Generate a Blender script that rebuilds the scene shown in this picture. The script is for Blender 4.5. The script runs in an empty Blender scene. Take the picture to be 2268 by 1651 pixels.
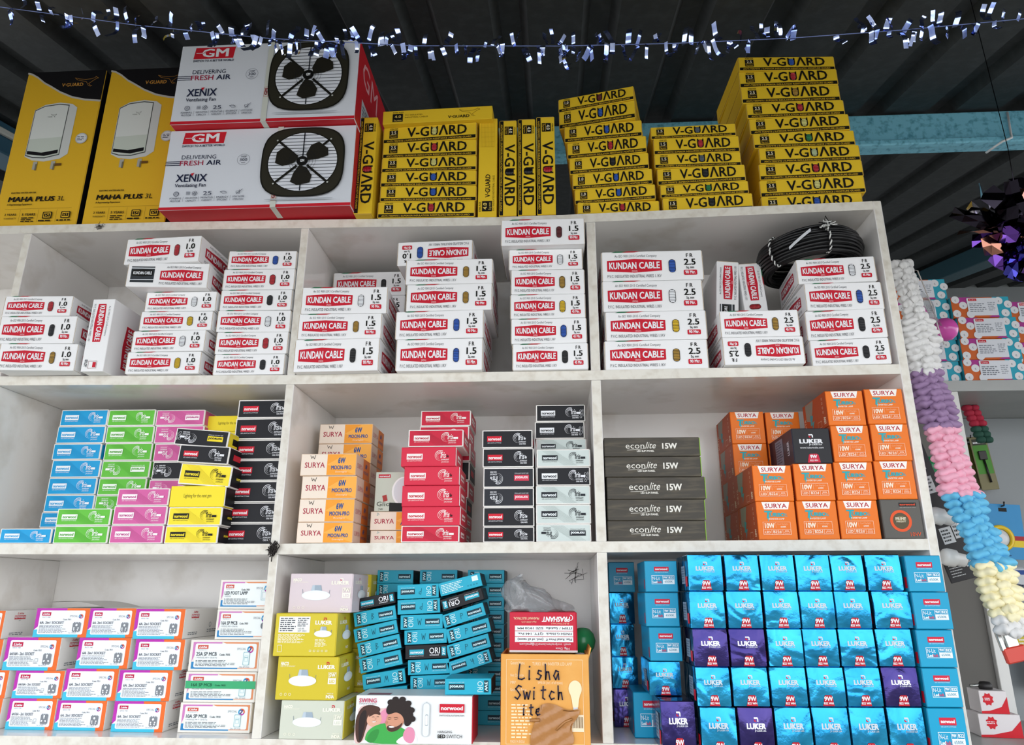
# Electrical shop shelf under a dark metal roof, seen from the open shop front.
import bpy, math, random
from mathutils import Vector, Matrix
random.seed(7)
scene = bpy.context.scene
col = scene.collection
R = math.radians
ZO = 1.5                                   # eye height above the ground; shelf heights below are given from eye level

# ------------------------------------------------------------------ camera
cd = bpy.data.cameras.new('camera'); cam = bpy.data.objects.new('camera', cd); col.objects.link(cam)
cd.sensor_fit = 'HORIZONTAL'; cd.sensor_width = 36.0; cd.lens = 36.0 * 1598.66 / 2268.0
cd.clip_start = 0.05; cd.clip_end = 200
PITCH, YAW, ROLL = R(17.112), R(-3.282), R(0.105)
fw = Vector((math.sin(YAW)*math.cos(PITCH), math.cos(YAW)*math.cos(PITCH), math.sin(PITCH)))
rt = Vector((math.cos(YAW), -math.sin(YAW), 0)); up = rt.cross(fw)
rt2 = rt*math.cos(ROLL) + up*math.sin(ROLL); up2 = -rt*math.sin(ROLL) + up*math.cos(ROLL)
cam.matrix_world = Matrix(((rt2.x, up2.x, -fw.x, 0.5301), (rt2.y, up2.y, -fw.y, -1.40014), (rt2.z, up2.z, -fw.z, ZO), (0, 0, 0, 1)))
scene.camera = cam

# ------------------------------------------------------------------ sky, exposure
scene.view_settings.view_transform = 'Standard'; scene.view_settings.look = 'None'
scene.view_settings.gamma = 1.0; scene.view_settings.use_curve_mapping = False
scene.view_settings.exposure = 0.24
wd = bpy.data.worlds.new('bright_cloudy_sky'); scene.world = wd; wd.use_nodes = True
nt = wd.node_tree; nt.nodes.clear()
N = nt.nodes.new; LK = nt.links.new
wo = N('ShaderNodeOutputWorld'); bg = N('ShaderNodeBackground'); tc = N('ShaderNodeTexCoord'); sp = N('ShaderNodeSeparateXYZ')
cr = N('ShaderNodeValToRGB'); nz = N('ShaderNodeTexNoise'); mx = N('ShaderNodeMix'); mx.data_type = 'RGBA'
LK(tc.outputs['Generated'], sp.inputs[0]); LK(sp.outputs['Z'], cr.inputs[0])
e = cr.color_ramp.elements
e[0].position = 0.0; e[0].color = (0.92, 0.95, 1.0, 1); e[1].position = 0.7; e[1].color = (0.62, 0.78, 1.0, 1)
nz.inputs['Scale'].default_value = 2.2; nz.inputs['Detail'].default_value = 5
LK(tc.outputs['Generated'], nz.inputs['Vector'])
cr2 = N('ShaderNodeValToRGB'); cr2.color_ramp.elements[0].position = 0.42; cr2.color_ramp.elements[1].position = 0.62
LK(nz.outputs['Fac'], cr2.inputs[0]); LK(cr2.outputs['Color'], mx.inputs[0])
LK(cr.outputs['Color'], mx.inputs[6]); mx.inputs[7].default_value = (1.15, 1.15, 1.15, 1)
LK(mx.outputs[2], bg.inputs['Color']); bg.inputs['Strength'].default_value = 2.6
LK(bg.outputs[0], wo.inputs[0])

# ------------------------------------------------------------------ materials
def lin(hx):
    hx = hx.lstrip('#'); out = []
    for i in (0, 2, 4):
        c = int(hx[i:i+2], 16)/255.0
        out.append(c/12.92 if c <= 0.04045 else ((c+0.055)/1.055)**2.4)
    return (*out, 1.0)
MATS = {}
def mat(name, hx, rough=0.5, metal=0.0, noise=0.0, nscale=20.0, bump=0.0, bscale=60.0, hx2=None, trans=0.0, spec=0.5, stretch=None, bdist=0.002, alpha=1.0):
    if name in MATS: return MATS[name]
    m = bpy.data.materials.new(name); m.use_nodes = True; t = m.node_tree; b = t.nodes['Principled BSDF']
    b.inputs['Base Color'].default_value = lin(hx); b.inputs['Roughness'].default_value = rough; b.inputs['Metallic'].default_value = metal
    b.inputs['Specular IOR Level'].default_value = spec
    b.inputs['Alpha'].default_value = alpha
    if trans: b.inputs['Transmission Weight'].default_value = trans
    if noise or bump:
        c = t.nodes.new('ShaderNodeTexCoord'); src = c.outputs['Object']
        if stretch:
            mp = t.nodes.new('ShaderNodeMapping'); mp.inputs['Scale'].default_value = stretch; t.links.new(src, mp.inputs[0]); src = mp.outputs[0]
    if noise:
        n = t.nodes.new('ShaderNodeTexNoise'); n.inputs['Scale'].default_value = nscale; n.inputs['Detail'].default_value = 6; t.links.new(src, n.inputs['Vector'])
        r = t.nodes.new('ShaderNodeValToRGB'); r.color_ramp.elements[0].position = 0.62-noise*0.3; r.color_ramp.elements[1].position = 0.78
        x = t.nodes.new('ShaderNodeMix'); x.data_type = 'RGBA'; x.inputs[6].default_value = lin(hx); x.inputs[7].default_value = lin(hx2 or hx)
        t.links.new(n.outputs['Fac'], r.inputs[0]); t.links.new(r.outputs['Color'], x.inputs[0]); t.links.new(x.outputs[2], b.inputs['Base Color'])
    if bump:
        n = t.nodes.new('ShaderNodeTexNoise'); n.inputs['Scale'].default_value = bscale; n.inputs['Detail'].default_value = 3; t.links.new(src, n.inputs['Vector'])
        u = t.nodes.new('ShaderNodeBump'); u.inputs['Strength'].default_value = bump; u.inputs['Distance'].default_value = bdist
        t.links.new(n.outputs['Fac'], u.inputs['Height']); t.links.new(u.outputs[0], b.inputs['Normal'])
    MATS[name] = m
    return m
def ink(hx, rough=0.5):
    return mat('print_' + hx.lstrip('#') + ('' if rough == 0.5 else '_gloss'), hx, rough, spec=0.22)
def card(hx, rough=0.5):
    return mat('card_' + hx.lstrip('#'), hx, rough, bump=0.06, bscale=90, spec=0.25)
PAINT = mat('white_gloss_paint', '#efece8', 0.17, noise=0.25, nscale=9, hx2='#d6cfc5', bump=0.07, bscale=35, bdist=0.0015)
EDGE = mat('chipped_cream_paint', '#dcd8cd', 0.45, noise=0.55, nscale=48, hx2='#c4bbac', bump=0.25, bscale=70)
GREY = mat('grey_card', '#8b8273', 0.7)
KRAFT = mat('brown_card_edge', '#a58a5c', 0.8)
BLACK = ink('#14130f'); WHITE = ink('#e9ecef'); RED = ink('#c3172c'); NAVY = ink('#1a2238')

# ------------------------------------------------------------------ lettering: outlines of Blender's own font, cached as flat meshes
TX = {}
def tmesh(s, shear=0.0):
    k = (s, shear)
    if k in TX: return TX[k]
    c = bpy.data.curves.new('lettering', 'FONT'); c.body = s; c.size = 1.0; c.resolution_u = 2; c.shear = shear
    o = bpy.data.objects.new('lettering', c); col.objects.link(o)
    dg = bpy.context.evaluated_depsgraph_get(); ev = o.evaluated_get(dg); me = ev.to_mesh()
    vs = [(v.co.x, v.co.y) for v in me.vertices]; fs = []
    for p in me.polygons:
        i = list(p.vertices); a = 0
        for q in range(len(i)):
            x0, y0 = vs[i[q]]; x1, y1 = vs[i[(q+1) % len(i)]]; a += x0*y1-x1*y0
        fs.append(i if a > 0 else i[::-1])
    ev.to_mesh_clear(); bpy.data.objects.remove(o); bpy.data.curves.remove(c)
    xs = [v[0] for v in vs] or [0, 1]
    TX[k] = (vs, fs, min(xs), max(xs)); return TX[k]
_h = tmesh('H'); CAP = max(v[1] for v in _h[0])

# ------------------------------------------------------------------ mesh builder
class MB:
    def __init__(s): s.v = []; s.f = []; s.m = []; s.mats = []; s.smooth = []
    def mi(s, m):
        if m not in s.mats: s.mats.append(m)
        return s.mats.index(m)
    def add(s, vs, fs, m, smooth=False):
        b = len(s.v); s.v += [tuple(v) for v in vs]; i = s.mi(m)
        for f in fs: s.f.append([b+k for k in f]); s.m.append(i); s.smooth.append(smooth)
    def box(s, x0, x1, y0, y1, z0, z1, m, b=0.0, M=None, mats=None):
        c = Vector(((x0+x1)/2, (y0+y1)/2, (z0+z1)/2)); h = ((x1-x0)/2, (y1-y0)/2, (z1-z0)/2); b = min(b, *[q*0.49 for q in h])
        vs = []; ix = {}
        for sx in (-1, 1):
            for sy in (-1, 1):
                for sz in (-1, 1):
                    for a in range(3):
                        p = [sx*(h[0]-b), sy*(h[1]-b), sz*(h[2]-b)]; p[a] = (sx, sy, sz)[a]*h[a]
                        ix[sx, sy, sz, a] = len(vs); vs.append(Vector(p))
        fs = []
        S = (-1, 1)
        for a in range(3):
            o = [q for q in range(3) if q != a]
            for sg in S:
                f = []
                for p, q in ((-1, -1), (1, -1), (1, 1), (-1, 1)):
                    k = [0, 0, 0]; k[a] = sg; k[o[0]] = p; k[o[1]] = q; f.append(ix[k[0], k[1], k[2], a])
                fs.append((f, a, sg))
        if b > 1e-6:
            for a in range(3):
                o = [q for q in range(3) if q != a]
                for p in S:
                    for q in S:
                        f = []
                        for sg, w in ((-1, o[0]), (1, o[0]), (1, o[1]), (-1, o[1])):
                            k = [0, 0, 0]; k[a] = sg; k[o[0]] = p; k[o[1]] = q; f.append(ix[k[0], k[1], k[2], w])
                        fs.append((f, None, 0))
            for sx in S:
                for sy in S:
                    for sz in S: fs.append(([ix[sx, sy, sz, a] for a in range(3)], None, 0))
        out = []
        for f, a, sg in fs:
            p = [vs[k] for k in f]; n = (p[1]-p[0]).cross(p[2]-p[0]); g = sum(p, Vector())
            out.append((f if n.dot(g) > 0 else f[::-1], a, sg))
        pv = [(M @ (v+c)) if M else v+c for v in vs]
        base = len(s.v); s.v += [tuple(v) for v in pv]
        for f, a, sg in out:
            mm = (mats or {}).get((a, sg), m); s.f.append([base+k for k in f]); s.m.append(s.mi(mm)); s.smooth.append(False)
    def tube(s, pts, r, m, n=8, closed=False, cap=True):
        pts = [Vector(p) for p in pts]; L = len(pts); vs = []; ref = None
        for i, p in enumerate(pts):
            a = pts[(i-1) % L] if (closed or i > 0) else p; c = pts[(i+1) % L] if (closed or i < L-1) else p
            t = (c-a).normalized()
            if ref is None: ref = Vector((0, 0, 1)) if abs(t.z) < 0.9 else Vector((1, 0, 0))
            u = (ref - t*ref.dot(t)).normalized(); ref = u; w = t.cross(u); rr = r[i] if isinstance(r, (list, tuple)) else r
            for k in range(n): vs.append(p + (u*math.cos(2*math.pi*k/n) + w*math.sin(2*math.pi*k/n))*rr)
        fs = []
        for i in range(L if closed else L-1):
            j = (i+1) % L
            for k in range(n): fs.append((i*n+k, i*n+(k+1) % n, j*n+(k+1) % n, j*n+k))
        if cap and not closed: fs.append(tuple(range(n))[::-1]); fs.append(tuple((L-1)*n+k for k in range(n)))
        s.add(vs, fs, m, True)
    def lathe(s, prof, m, M=None, n=20):       # prof: (radius, height) pairs about local z
        vs = []; fs = []
        for r, z in prof:
            for k in range(n):
                p = Vector((r*math.cos(2*math.pi*k/n), r*math.sin(2*math.pi*k/n), z)); vs.append(M @ p if M else p)
        for i in range(len(prof)-1):
            for k in range(n): fs.append((i*n+k, i*n+(k+1) % n, (i+1)*n+(k+1) % n, (i+1)*n+k))
        s.add(vs, fs, m, True)
    def grid(s, fn, nu, nv, m, smooth=True, closed_u=False):
        vs = [fn(i/nu, j/nv) for j in range(nv+1) for i in range(nu+1)]
        fs = [(j*(nu+1)+i, j*(nu+1)+i+1, (j+1)*(nu+1)+i+1, (j+1)*(nu+1)+i) for j in range(nv) for i in range(nu)]
        s.add(vs, fs, m, smooth)
    def mesh(s, name):
        me = bpy.data.meshes.new(name); me.from_pydata(s.v, [], s.f)
        for m in s.mats: me.materials.append(m)
        me.polygons.foreach_set('material_index', s.m); me.polygons.foreach_set('use_smooth', s.smooth); me.update()
        return me
    def build(s, name, parent=None, label=None, cat=None, group=None, kind=None):
        o = bpy.data.objects.new(name, s.mesh(name)); col.objects.link(o)
        if parent: o.parent = parent
        return tag(o, label, cat, group, kind)
def tag(o, label=None, cat=None, group=None, kind=None):
    for k, v in (('label', label), ('category', cat), ('group', group), ('kind', kind)):
        if v: o[k] = v
    return o
def empty(name, label, cat, M=None, group=None):
    o = bpy.data.objects.new(name, None); o.empty_display_size = 0.02; col.objects.link(o)
    if M is not None: o.matrix_world = M
    return tag(o, label, cat, group)

# ------------------------------------------------------------------ printing on a carton face (thin ink layers lying on that face)
class Face:
    def __init__(s, mb, o, u, v, w, h, flip=False, warp=None):
        o, u, v = Vector(o), Vector(u), Vector(v)
        s.n = u.cross(v); s.k = 0; s.warp = warp; s.flip = flip
        if flip: o = o+u*w+v*h; u = -u; v = -v
        s.mb, s.o, s.u, s.v, s.w, s.h = mb, o, u, v, w, h
    def put(s, pts, fs, m, extra=0.0, step=True):
        if step: s.k += 1
        d = 0.0002+0.00008*s.k+extra; vs = []
        for x, y in pts:
            b = d
            if s.warp: b += s.warp((s.w-x)/s.w if s.flip else x/s.w, (s.h-y)/s.h if s.flip else y/s.h)
            vs.append(s.o+s.u*x+s.v*y+s.n*b)
        s.mb.add(vs, fs, m)
    def poly(s, pts, m): s.put([(x*s.w, y*s.h) for x, y in pts], [list(range(len(pts)))], m) if s.area(pts) > 0 else s.put([(x*s.w, y*s.h) for x, y in pts[::-1]], [list(range(len(pts)))], m)
    @staticmethod
    def area(p): return sum(p[i][0]*p[(i+1) % len(p)][1]-p[(i+1) % len(p)][0]*p[i][1] for i in range(len(p)))
    def blob(s, pts, m):                              # soft-edged outline: corners rounded off
        for _ in range(2): pts = [q for a, b in zip(pts, pts[1:]+pts[:1]) for q in ((a[0]*.75+b[0]*.25, a[1]*.75+b[1]*.25), (a[0]*.25+b[0]*.75, a[1]*.25+b[1]*.75))]
        s.poly(pts, m)
    def rect(s, x0, y0, x1, y1, m):
        if not s.warp: return s.poly([(x0, y0), (x1, y0), (x1, y1), (x0, y1)], m)
        n = 6; pts = [((x0+(x1-x0)*i/n)*s.w, (y0+(y1-y0)*j/n)*s.h) for j in range(n+1) for i in range(n+1)]
        s.put(pts, [(j*(n+1)+i, j*(n+1)+i+1, (j+1)*(n+1)+i+1, (j+1)*(n+1)+i) for j in range(n) for i in range(n)], m)
    def frame(s, x0, y0, x1, y1, t, m):
        tx, ty = t/s.w, t/s.h
        s.rect(x0, y0, x1, y0+ty, m); s.rect(x0, y1-ty, x1, y1, m); s.rect(x0, y0, x0+tx, y1, m); s.rect(x1-tx, y0, x1, y1, m)
    def rrect(s, x0, y0, x1, y1, r, m):
        X0, Y0, X1, Y1 = x0*s.w, y0*s.h, x1*s.w, y1*s.h; r = min(r, (X1-X0)/2, (Y1-Y0)/2); pts = []
        for cx, cy, a in ((X1-r, Y1-r, 0), (X0+r, Y1-r, 90), (X0+r, Y0+r, 180), (X1-r, Y0+r, 270)):
            for k in range(5): t = R(a+k*22.5); pts.append((cx+r*math.cos(t), cy+r*math.sin(t)))
        s.put(pts, [list(range(len(pts)))], m)
    def ell(s, cx, cy, rx, ry, m, n=24, rot=0.0):
        c, d = math.cos(rot), math.sin(rot)
        pts = [(cx*s.w+rx*math.cos(2*math.pi*k/n)*c-ry*math.sin(2*math.pi*k/n)*d, cy*s.h+rx*math.cos(2*math.pi*k/n)*d+ry*math.sin(2*math.pi*k/n)*c) for k in range(n)]
        s.put(pts, [list(range(n))], m)
    def ring(s, cx, cy, r0, r1, m, a0=0, a1=360, n=24, taper=False):
        pts = []; fs = []
        for k in range(n+1):
            t = R(a0+(a1-a0)*k/n); q = r0 if not taper else r1-(r1-r0)*(1-k/n)
            pts += [(cx*s.w+q*math.cos(t), cy*s.h+q*math.sin(t)), (cx*s.w+r1*math.cos(t), cy*s.h+r1*math.sin(t))]
        for k in range(n): fs.append((2*k, 2*k+1, 2*k+3, 2*k+2))
        s.put(pts, fs, m)
    def line(s, pts, t, m):
        P = [Vector((x*s.w, y*s.h)) for x, y in pts]; vs = []; fs = []
        for a, b in zip(P[:-1], P[1:]):
            d = b-a
            if d.length < 1e-7: continue
            d.normalize(); n = Vector((-d.y, d.x))*t/2; e = d*t*0.3; k = len(vs)
            vs += [tuple(a-e-n), tuple(b+e-n), tuple(b+e+n), tuple(a-e+n)]; fs.append((k, k+1, k+2, k+3))
        s.put(vs, fs, m)
    def text(s, t, x, y, cap, m, fit=None, al='l', bold=0.0, shear=0.0, rot=0.0):
        vs, fs, x0, x1 = tmesh(t, shear); x0 -= bold; x1 += bold; sy = cap*s.h/CAP; sx = sy
        if fit: sx = fit*s.w/(x1-x0) if not rot or abs(rot) == 180 else fit*s.h/(x1-x0)
        if rot and abs(rot) == 90: sy = cap*s.w/CAP; sx = sx if fit else sy
        W = (x1-x0)*sx; ox = {'l': 0, 'c': -W/2, 'r': -W}[al]; c, d = math.cos(R(rot)), math.sin(R(rot)); pts = []
        offs = [(0, 0)] if not bold else [(-bold, -bold*.6), (bold, -bold*.6), (-bold, bold*.6), (bold, bold*.6)]   # bold by overprinting
        for j, (dx, dy) in enumerate(offs):
            pts = []
            for a, b in vs:
                p, q = (a+dx-x0)*sx+ox, (b+dy)*sy; pts.append((x*s.w+p*c-q*d, y*s.h+p*d+q*c))
            s.put(pts, fs, m, j*0.00002, j == 0)
    def greek(s, x0, y0, x1, y1, rows, m, fill=0.5):      # rows of small print too fine to read
        rnd = random.Random(int((x0+y1)*1000)+rows); pts = []; fs = []; st = (y1-y0)/rows
        for r in range(rows):
            y = y1-st*(r+0.75); x = x0; end = x1-(x1-x0)*rnd.uniform(0, 0.3)
            while x < end:
                w = min(rnd.uniform(0.02, 0.075), end-x); k = len(pts)
                for a, b in ((x, y), (x+w, y), (x+w, y+st*fill), (x, y+st*fill)): pts.append((a*s.w, b*s.h))
                fs.append((k, k+1, k+2, k+3)); x += w+0.012
        s.put(pts, fs, m)
XA, YA, ZA = Vector((1, 0, 0)), Vector((0, 1, 0)), Vector((0, 0, 1))
def front(mb, W, H, flip=False, y=0.0, warp=None): return Face(mb, (-W/2, y, 0), XA, ZA, W, H, flip, warp)
def rside(mb, W, H, D, flip=False, x=None): return Face(mb, ((W/2 if x is None else x), 0, 0), YA, ZA, D, H, flip)
def lside(mb, W, H, D, flip=False, x=None): return Face(mb, ((-W/2 if x is None else x), D, 0), -YA, ZA, D, H, flip)
# ------------------------------------------------------------------ carton designs: each returns (object name, category, W, H, D, parts)
WIRE = {'red': '#b81f2c', 'blue': '#2357b4', 'yellow': '#d9b41c', 'gold': '#a8822c', 'black': '#17181c', 'white': '#eef0f3', 'green': '#1d7a48',
        'grey': '#55606a', 'darkred': '#5c141a', 'lemon': '#d8d483', 'palegreen': '#b9c79a'}
YEL = card('#e6c02c'); YEL2 = card('#d8b024')
def coil_window(W, H, cx, cz, a, b, colour, n=6):
    """wire turns showing through the window of a carton: half-round strands lying one above the other"""
    mb = MB(); m = mat('wire_'+colour, WIRE[colour], 0.35); r = b/n
    for i in range(n):
        z = -b+r*(2*i+1); e = abs(z)-(b-a); w = a if e <= 0 else math.sqrt(max(a*a-e*e, 0)); w = max(w, a*0.45)
        vs = []
        for x in (-w, w):
            for k in range(5): t = math.pi*k/4; vs.append((cx+x, -0.0004-0.9*r*math.sin(t), cz+z+r*math.cos(t)))
        mb.add(vs, [(k, k+5, k+6, k+1) for k in range(4)]+[(0, 1, 2, 3, 4), (9, 8, 7, 6, 5)], m, True)
    return mb
def flaps(W, H, D, m, t=0.0014, back=KRAFT, bulge=0.0):
    out = []
    for sg in (-1, 1):
        mb = MB(); x = sg*(W/2-t/2); mb.box(x-t/2, x+t/2, 0.001, D-0.004, 0.0015, H-0.0015, m, 0.0003, mats={(1, -1): back, (2, 1): back, (2, -1): back})
        if bulge: mb.grid(lambda i, j: Vector((sg*(W/2+bulge*math.sin(math.pi*j)*(1-.5*i)-.0002), .0012+(D-.006)*i, .002+(H-.004)*j)), 5, 5, m, True)
        out.append(mb)
    return out
def k_vguard(size, colour):
    W, H, D = 0.217, 0.0375, 0.2
    mb = MB(); mb.box(-W/2+.0015, W/2-.0015, 0, D, 0, H, YEL, 0.0008); f = front(mb, W, H)
    f.rect(.012, .03, .988, .235, BLACK); Y = ink('#e0b62a')
    f.text('ANTI-TERMITE | SUPERIOR INSULATION RESISTANCE | MOISTURE GUARD', .045, .075, .1, Y, fit=.9, bold=.01)
    f.text('XTRA FLEX', .075, .85, .085, BLACK, fit=.085, bold=.02); f.rect(.07, .3, .16, .80, BLACK)
    f.text(size, .115, .555, .19, ink('#efe6c8'), fit=.052, al='c', bold=.015); f.rect(.075, .5, .155, .515, Y); f.text('Sq.mm', .115, .345, .11, Y, fit=.068, al='c')
    f.text('V-G', .262, .325, .57, BLACK, fit=.232, bold=.018)
    U = [(.513, .9), (.527, .9), (.527, .5), (.536, .42), (.55, .4), (.566, .42), (.574, .5), (.574, .9), (.588, .9), (.588, .47), (.578, .36), (.55, .325), (.523, .36), (.513, .47)]
    f.poly(U, BLACK); f.rrect(.522, .36, .58, .84, .002, BLACK)  # black patch inside the U stands for the shaded wire opening; nothing is cut
    f.text('\u039bRD', .598, .325, .57, BLACK, fit=.298, bold=.018)
    for g in (rside(mb, W, H, D, x=W/2), lside(mb, W, H, D, x=-W/2)): pass
    fl = flaps(W, H, D, YEL2)
    return 'wire_carton', 'wire box', W, H, D, [('carton', mb), ('wire_coil', coil_window(W, H, -W/2+.5505*W, .60*H, .0055, .0085, colour, 5)), ('end_flap', fl[0]), ('end_flap', fl[1])]
def k_vback(size):
    W, H, D = 0.25, 0.035, 0.2
    mb = MB(); mb.box(-W/2, W/2, 0, D, 0, H, YEL, 0.0008); f = front(mb, W, H)
    f.text('XTRA FLEX', .09, .80, .09, BLACK, fit=.1, bold=.02); f.rect(.09, .12, .185, .74, BLACK); Y = ink('#e9cf6a')
    f.text(size, .138, .42, .2, Y, fit=.06, al='c', bold=.015); f.text('Sq.mm', .138, .18, .12, Y, fit=.07, al='c')
    f.text('PVC INSULATED', .205, .56, .1, ink('#6b5712'), fit=.16); f.text('INDUSTRIAL CABLES', .205, .38, .1, ink('#6b5712'), fit=.21)
    f.text('V\u00b7GUARD', .6, .2, .2, BLACK, fit=.195, bold=.02)
    roo(f, .7, .25, .19, .6, ink('#6b4a12'), .0006)
    return 'wire_carton', 'wire box', W, H, D, [('carton', mb)]
def roo(f, x, y, w, h, m, t):
    P = lambda pts: f.line([(x+a*w, y+b*h) for a, b in pts], t, m)
    P([(0, .95), (.2, .82), (.45, .75), (.7, .78), (.86, .92), (.88, 1.05), (.92, .95), (1, .86), (.93, .82), (.86, .72), (.76, .55), (.7, .42), (.62, .3), (.7, .12), (.78, .05)])
    P([(0, .95), (.12, .72), (.36, .58), (.5, .52), (.56, .34), (.62, .1), (.72, 0)])
def k_vupb(size):
    W, H, D = 0.252, 0.042, 0.2
    mb = MB(); mb.box(-W/2, W/2, 0, D, 0, H, YEL, 0.001); f = front(mb, W, H); Y = ink('#e9cf6a')
    f.text('XTRA FLEX', .05, .84, .1, BLACK, fit=.1, bold=.02); f.rect(.055, .25, .155, .78, BLACK)
    f.text(size, .105, .52, .2, Y, fit=.065, al='c', bold=.015); f.text('Sq.mm', .105, .31, .12, Y, fit=.075, al='c')
    f.text('V\u00b7GUARD', .19, .36, .25, BLACK, fit=.23, bold=.02); f.text('PVC INSULATED INDUSTRIAL CABLES', .06, .12, .1, ink('#6b5712'), fit=.35)
    L = ink('#b8901a'); f.frame(.7, .15, .95, .88, .0004, L)
    for i in range(1, 9): f.rect(.7, .15+.08*i, .95, .158+.08*i, L)
    for i in range(1, 5): f.rect(.7+.05*i, .15, .7015+.05*i, .88, L)
    return 'wire_carton', 'wire box', W, H, D, [('carton', mb)]
KW = card('#efefef', 0.4)
def lozenge(f, x0, x1, y0, y1, m, n=.12):
    c = (x0+x1)/2; f.poly([(x0, y0+(y1-y0)*n), (c, y0), (x1, y0+(y1-y0)*n), (x1, y1-(y1-y0)*n), (c, y1), (x0, y1-(y1-y0)*n)], m)
def kundan_face(f, size, length, colour, W):
    T = ink('#3a3f46'); R2 = ink('#c4182e')
    f.text('An ISO 9001:2015 Certified Company', .13, .8, .085, T, fit=.42, shear=.1)
    lozenge(f, .055, .595, .27, .74, R2); f.text('KUNDAN', .075, .405, .22, WHITE, fit=.27, bold=.03); f.text('CABLE', .37, .405, .22, WHITE, fit=.205, bold=.03)
    f.text('(INDIA)', .325, .295, .06, ink('#f0c9cd'), fit=.055, al='c')
    f.text('P.V.C. INSULATED INDUSTRIAL WIRES 1.1KV', .055, .1, .1, T, fit=.53)
    f.text('F R', .87, .765, .12, BLACK, fit=.065, al='c', bold=.025); f.text(size, .87, .5, .2, BLACK, fit=.115, al='c', bold=.025); f.text('Sq. mm', .87, .375, .08, BLACK, fit=.075, al='c', bold=.02)
    f.rrect(.805, .155, .935, .325, .002, R2); f.text(length+' Mtr.', .87, .2, .1, WHITE, fit=.1, al='c', bold=.03)
def k_kundan(length, size, colour, flip=False, back=False):
    big = length == '90'; W, H, D = (.18, .06, .178) if big else (.155, .05, .152)
    mb = MB(); mb.box(-W/2+.0015, W/2-.0015, 0, D, 0, H, KW, 0.001); f = front(mb, W, H, flip)
    parts = [('carton', mb)]
    if back:
        R2 = ink('#c4182e'); T = ink('#3a3f46'); K = ink('#33383c')
        f.rect(.05, .18, .335, .84, K); f.rect(.05, .75, .335, .79, WHITE); f.rect(.05, .28, .335, .31, WHITE)
        lozenge(f, .065, .32, .42, .72, BLACK); f.text('KUNDAN CABLE', .192, .51, .12, WHITE, fit=.225, al='c', bold=.03)
        f.text('An ISO 9001:2015 Certified Company', .48, .78, .08, T, fit=.42, shear=.1); lozenge(f, .41, .93, .24, .72, R2)
        f.text('KUNDAN CABLE', .43, .385, .22, WHITE, fit=.48, bold=.03); f.text('(INDIA)', .67, .265, .06, ink('#f0c9cd'), fit=.05, al='c'); f.text('P.V.C. INSULATED INDUSTRIAL WIRES 1.1KV', .41, .1, .1, T, fit=.52)
    else:
        kundan_face(f, size, length, colour, W)
        x, z = (.695*W, .47*H) if not flip else (W-.695*W, H-.47*H)
        a, b = .0052, .0125 if big else .0115
        f.rrect(.695-.0062/W, .47-(b+.001)/H, .695+.0062/W, .47+(b+.001)/H, .0062, ink('#2a2a2c'))  # dark pill printed as shade in the window, which is not cut out
        parts.append(('wire_coil', coil_window(W, H, -W/2+x, z, a, b, colour, 8)))
    if not back and not flip:
        f.poly([(.1, .965), (.2, .965), (.26, 1), (.14, 1)], ink('#1f6b45')); f.poly([(.2, .965), (.33, .965), (.39, 1), (.26, 1)], ink('#b5202f'))
    fl = flaps(W, H, D, KW)
    for sg, q in zip((-1, 1), fl):
        g = rside(q, W, H, D, flip) if sg > 0 else lside(q, W, H, D, flip)
        T = ink('#3a3f46'); g.text('An ISO 9001:2015 Certified Company', .2, .8, .085, T, fit=.5, shear=.1); lozenge(g, .12, .82, .27, .74, ink('#b01c30'))
        g.text('KUNDAN CABLE', .15, .4, .22, WHITE, fit=.64, bold=.03); g.text('P.V.C. INSULATED INDUSTRIAL WIRES 1.1KV', .12, .1, .1, T, fit=.7)
        parts.append(('end_flap', q))
    g = Face(mb, (-W/2, D, 0), XA, -YA, W, D)          # underside print
    g.greek(.2, .3, .8, .6, 5, ink('#8d9094'))
    return 'cable_carton', 'cable box', W, H, D, parts
def k_kup():
    W, H, D = .162, .05, .15
    mb = MB(); mb.box(-W/2, W/2, 0, D, 0, H, KW, 0.001); f = front(mb, W, H); T = ink('#3a3f46'); R2 = ink('#c4182e')
    f.text('An ISO 9001:2015 Certified Company', .1, .78, .08, T, fit=.42, shear=.1); lozenge(f, .07, .6, .24, .7, R2)
    f.text('KUNDAN CABLE', .09, .38, .22, WHITE, fit=.49, bold=.03); f.text('P.V.C. INSULATED INDUSTRIAL WIRES 1.1KV', .07, .08, .1, T, fit=.52)
    f.frame(.86, .3, .96, .68, .0006, ink('#8d5a5e')); f.rect(.875, .5, .945, .64, R2); f.greek(.84, .12, .97, .26, 3, T)
    g = Face(mb, (-W/2, 0, H), XA, YA, W, D)           # local top = right side once the carton stands on end
    g.text('KUNDAN CABLE', .3, .4, .22, ink('#c4182e'), fit=.5, bold=.03)
    s = Face(mb, (W/2, D, H), -XA, -YA, W, D, )        # same panel, the other way up
    lozenge(s, .14, .74, .36, .66, R2); s.text('KUNDAN CABLE', .17, .44, .14, WHITE, fit=.54, bold=.03); s.text('P.V.C. INSULATED INDUSTRIAL WIRES 1.1KV', .14, .24, .07, T, fit=.58)
    return 'cable_carton', 'cable box', W, H, D, [('carton', mb)]
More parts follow.
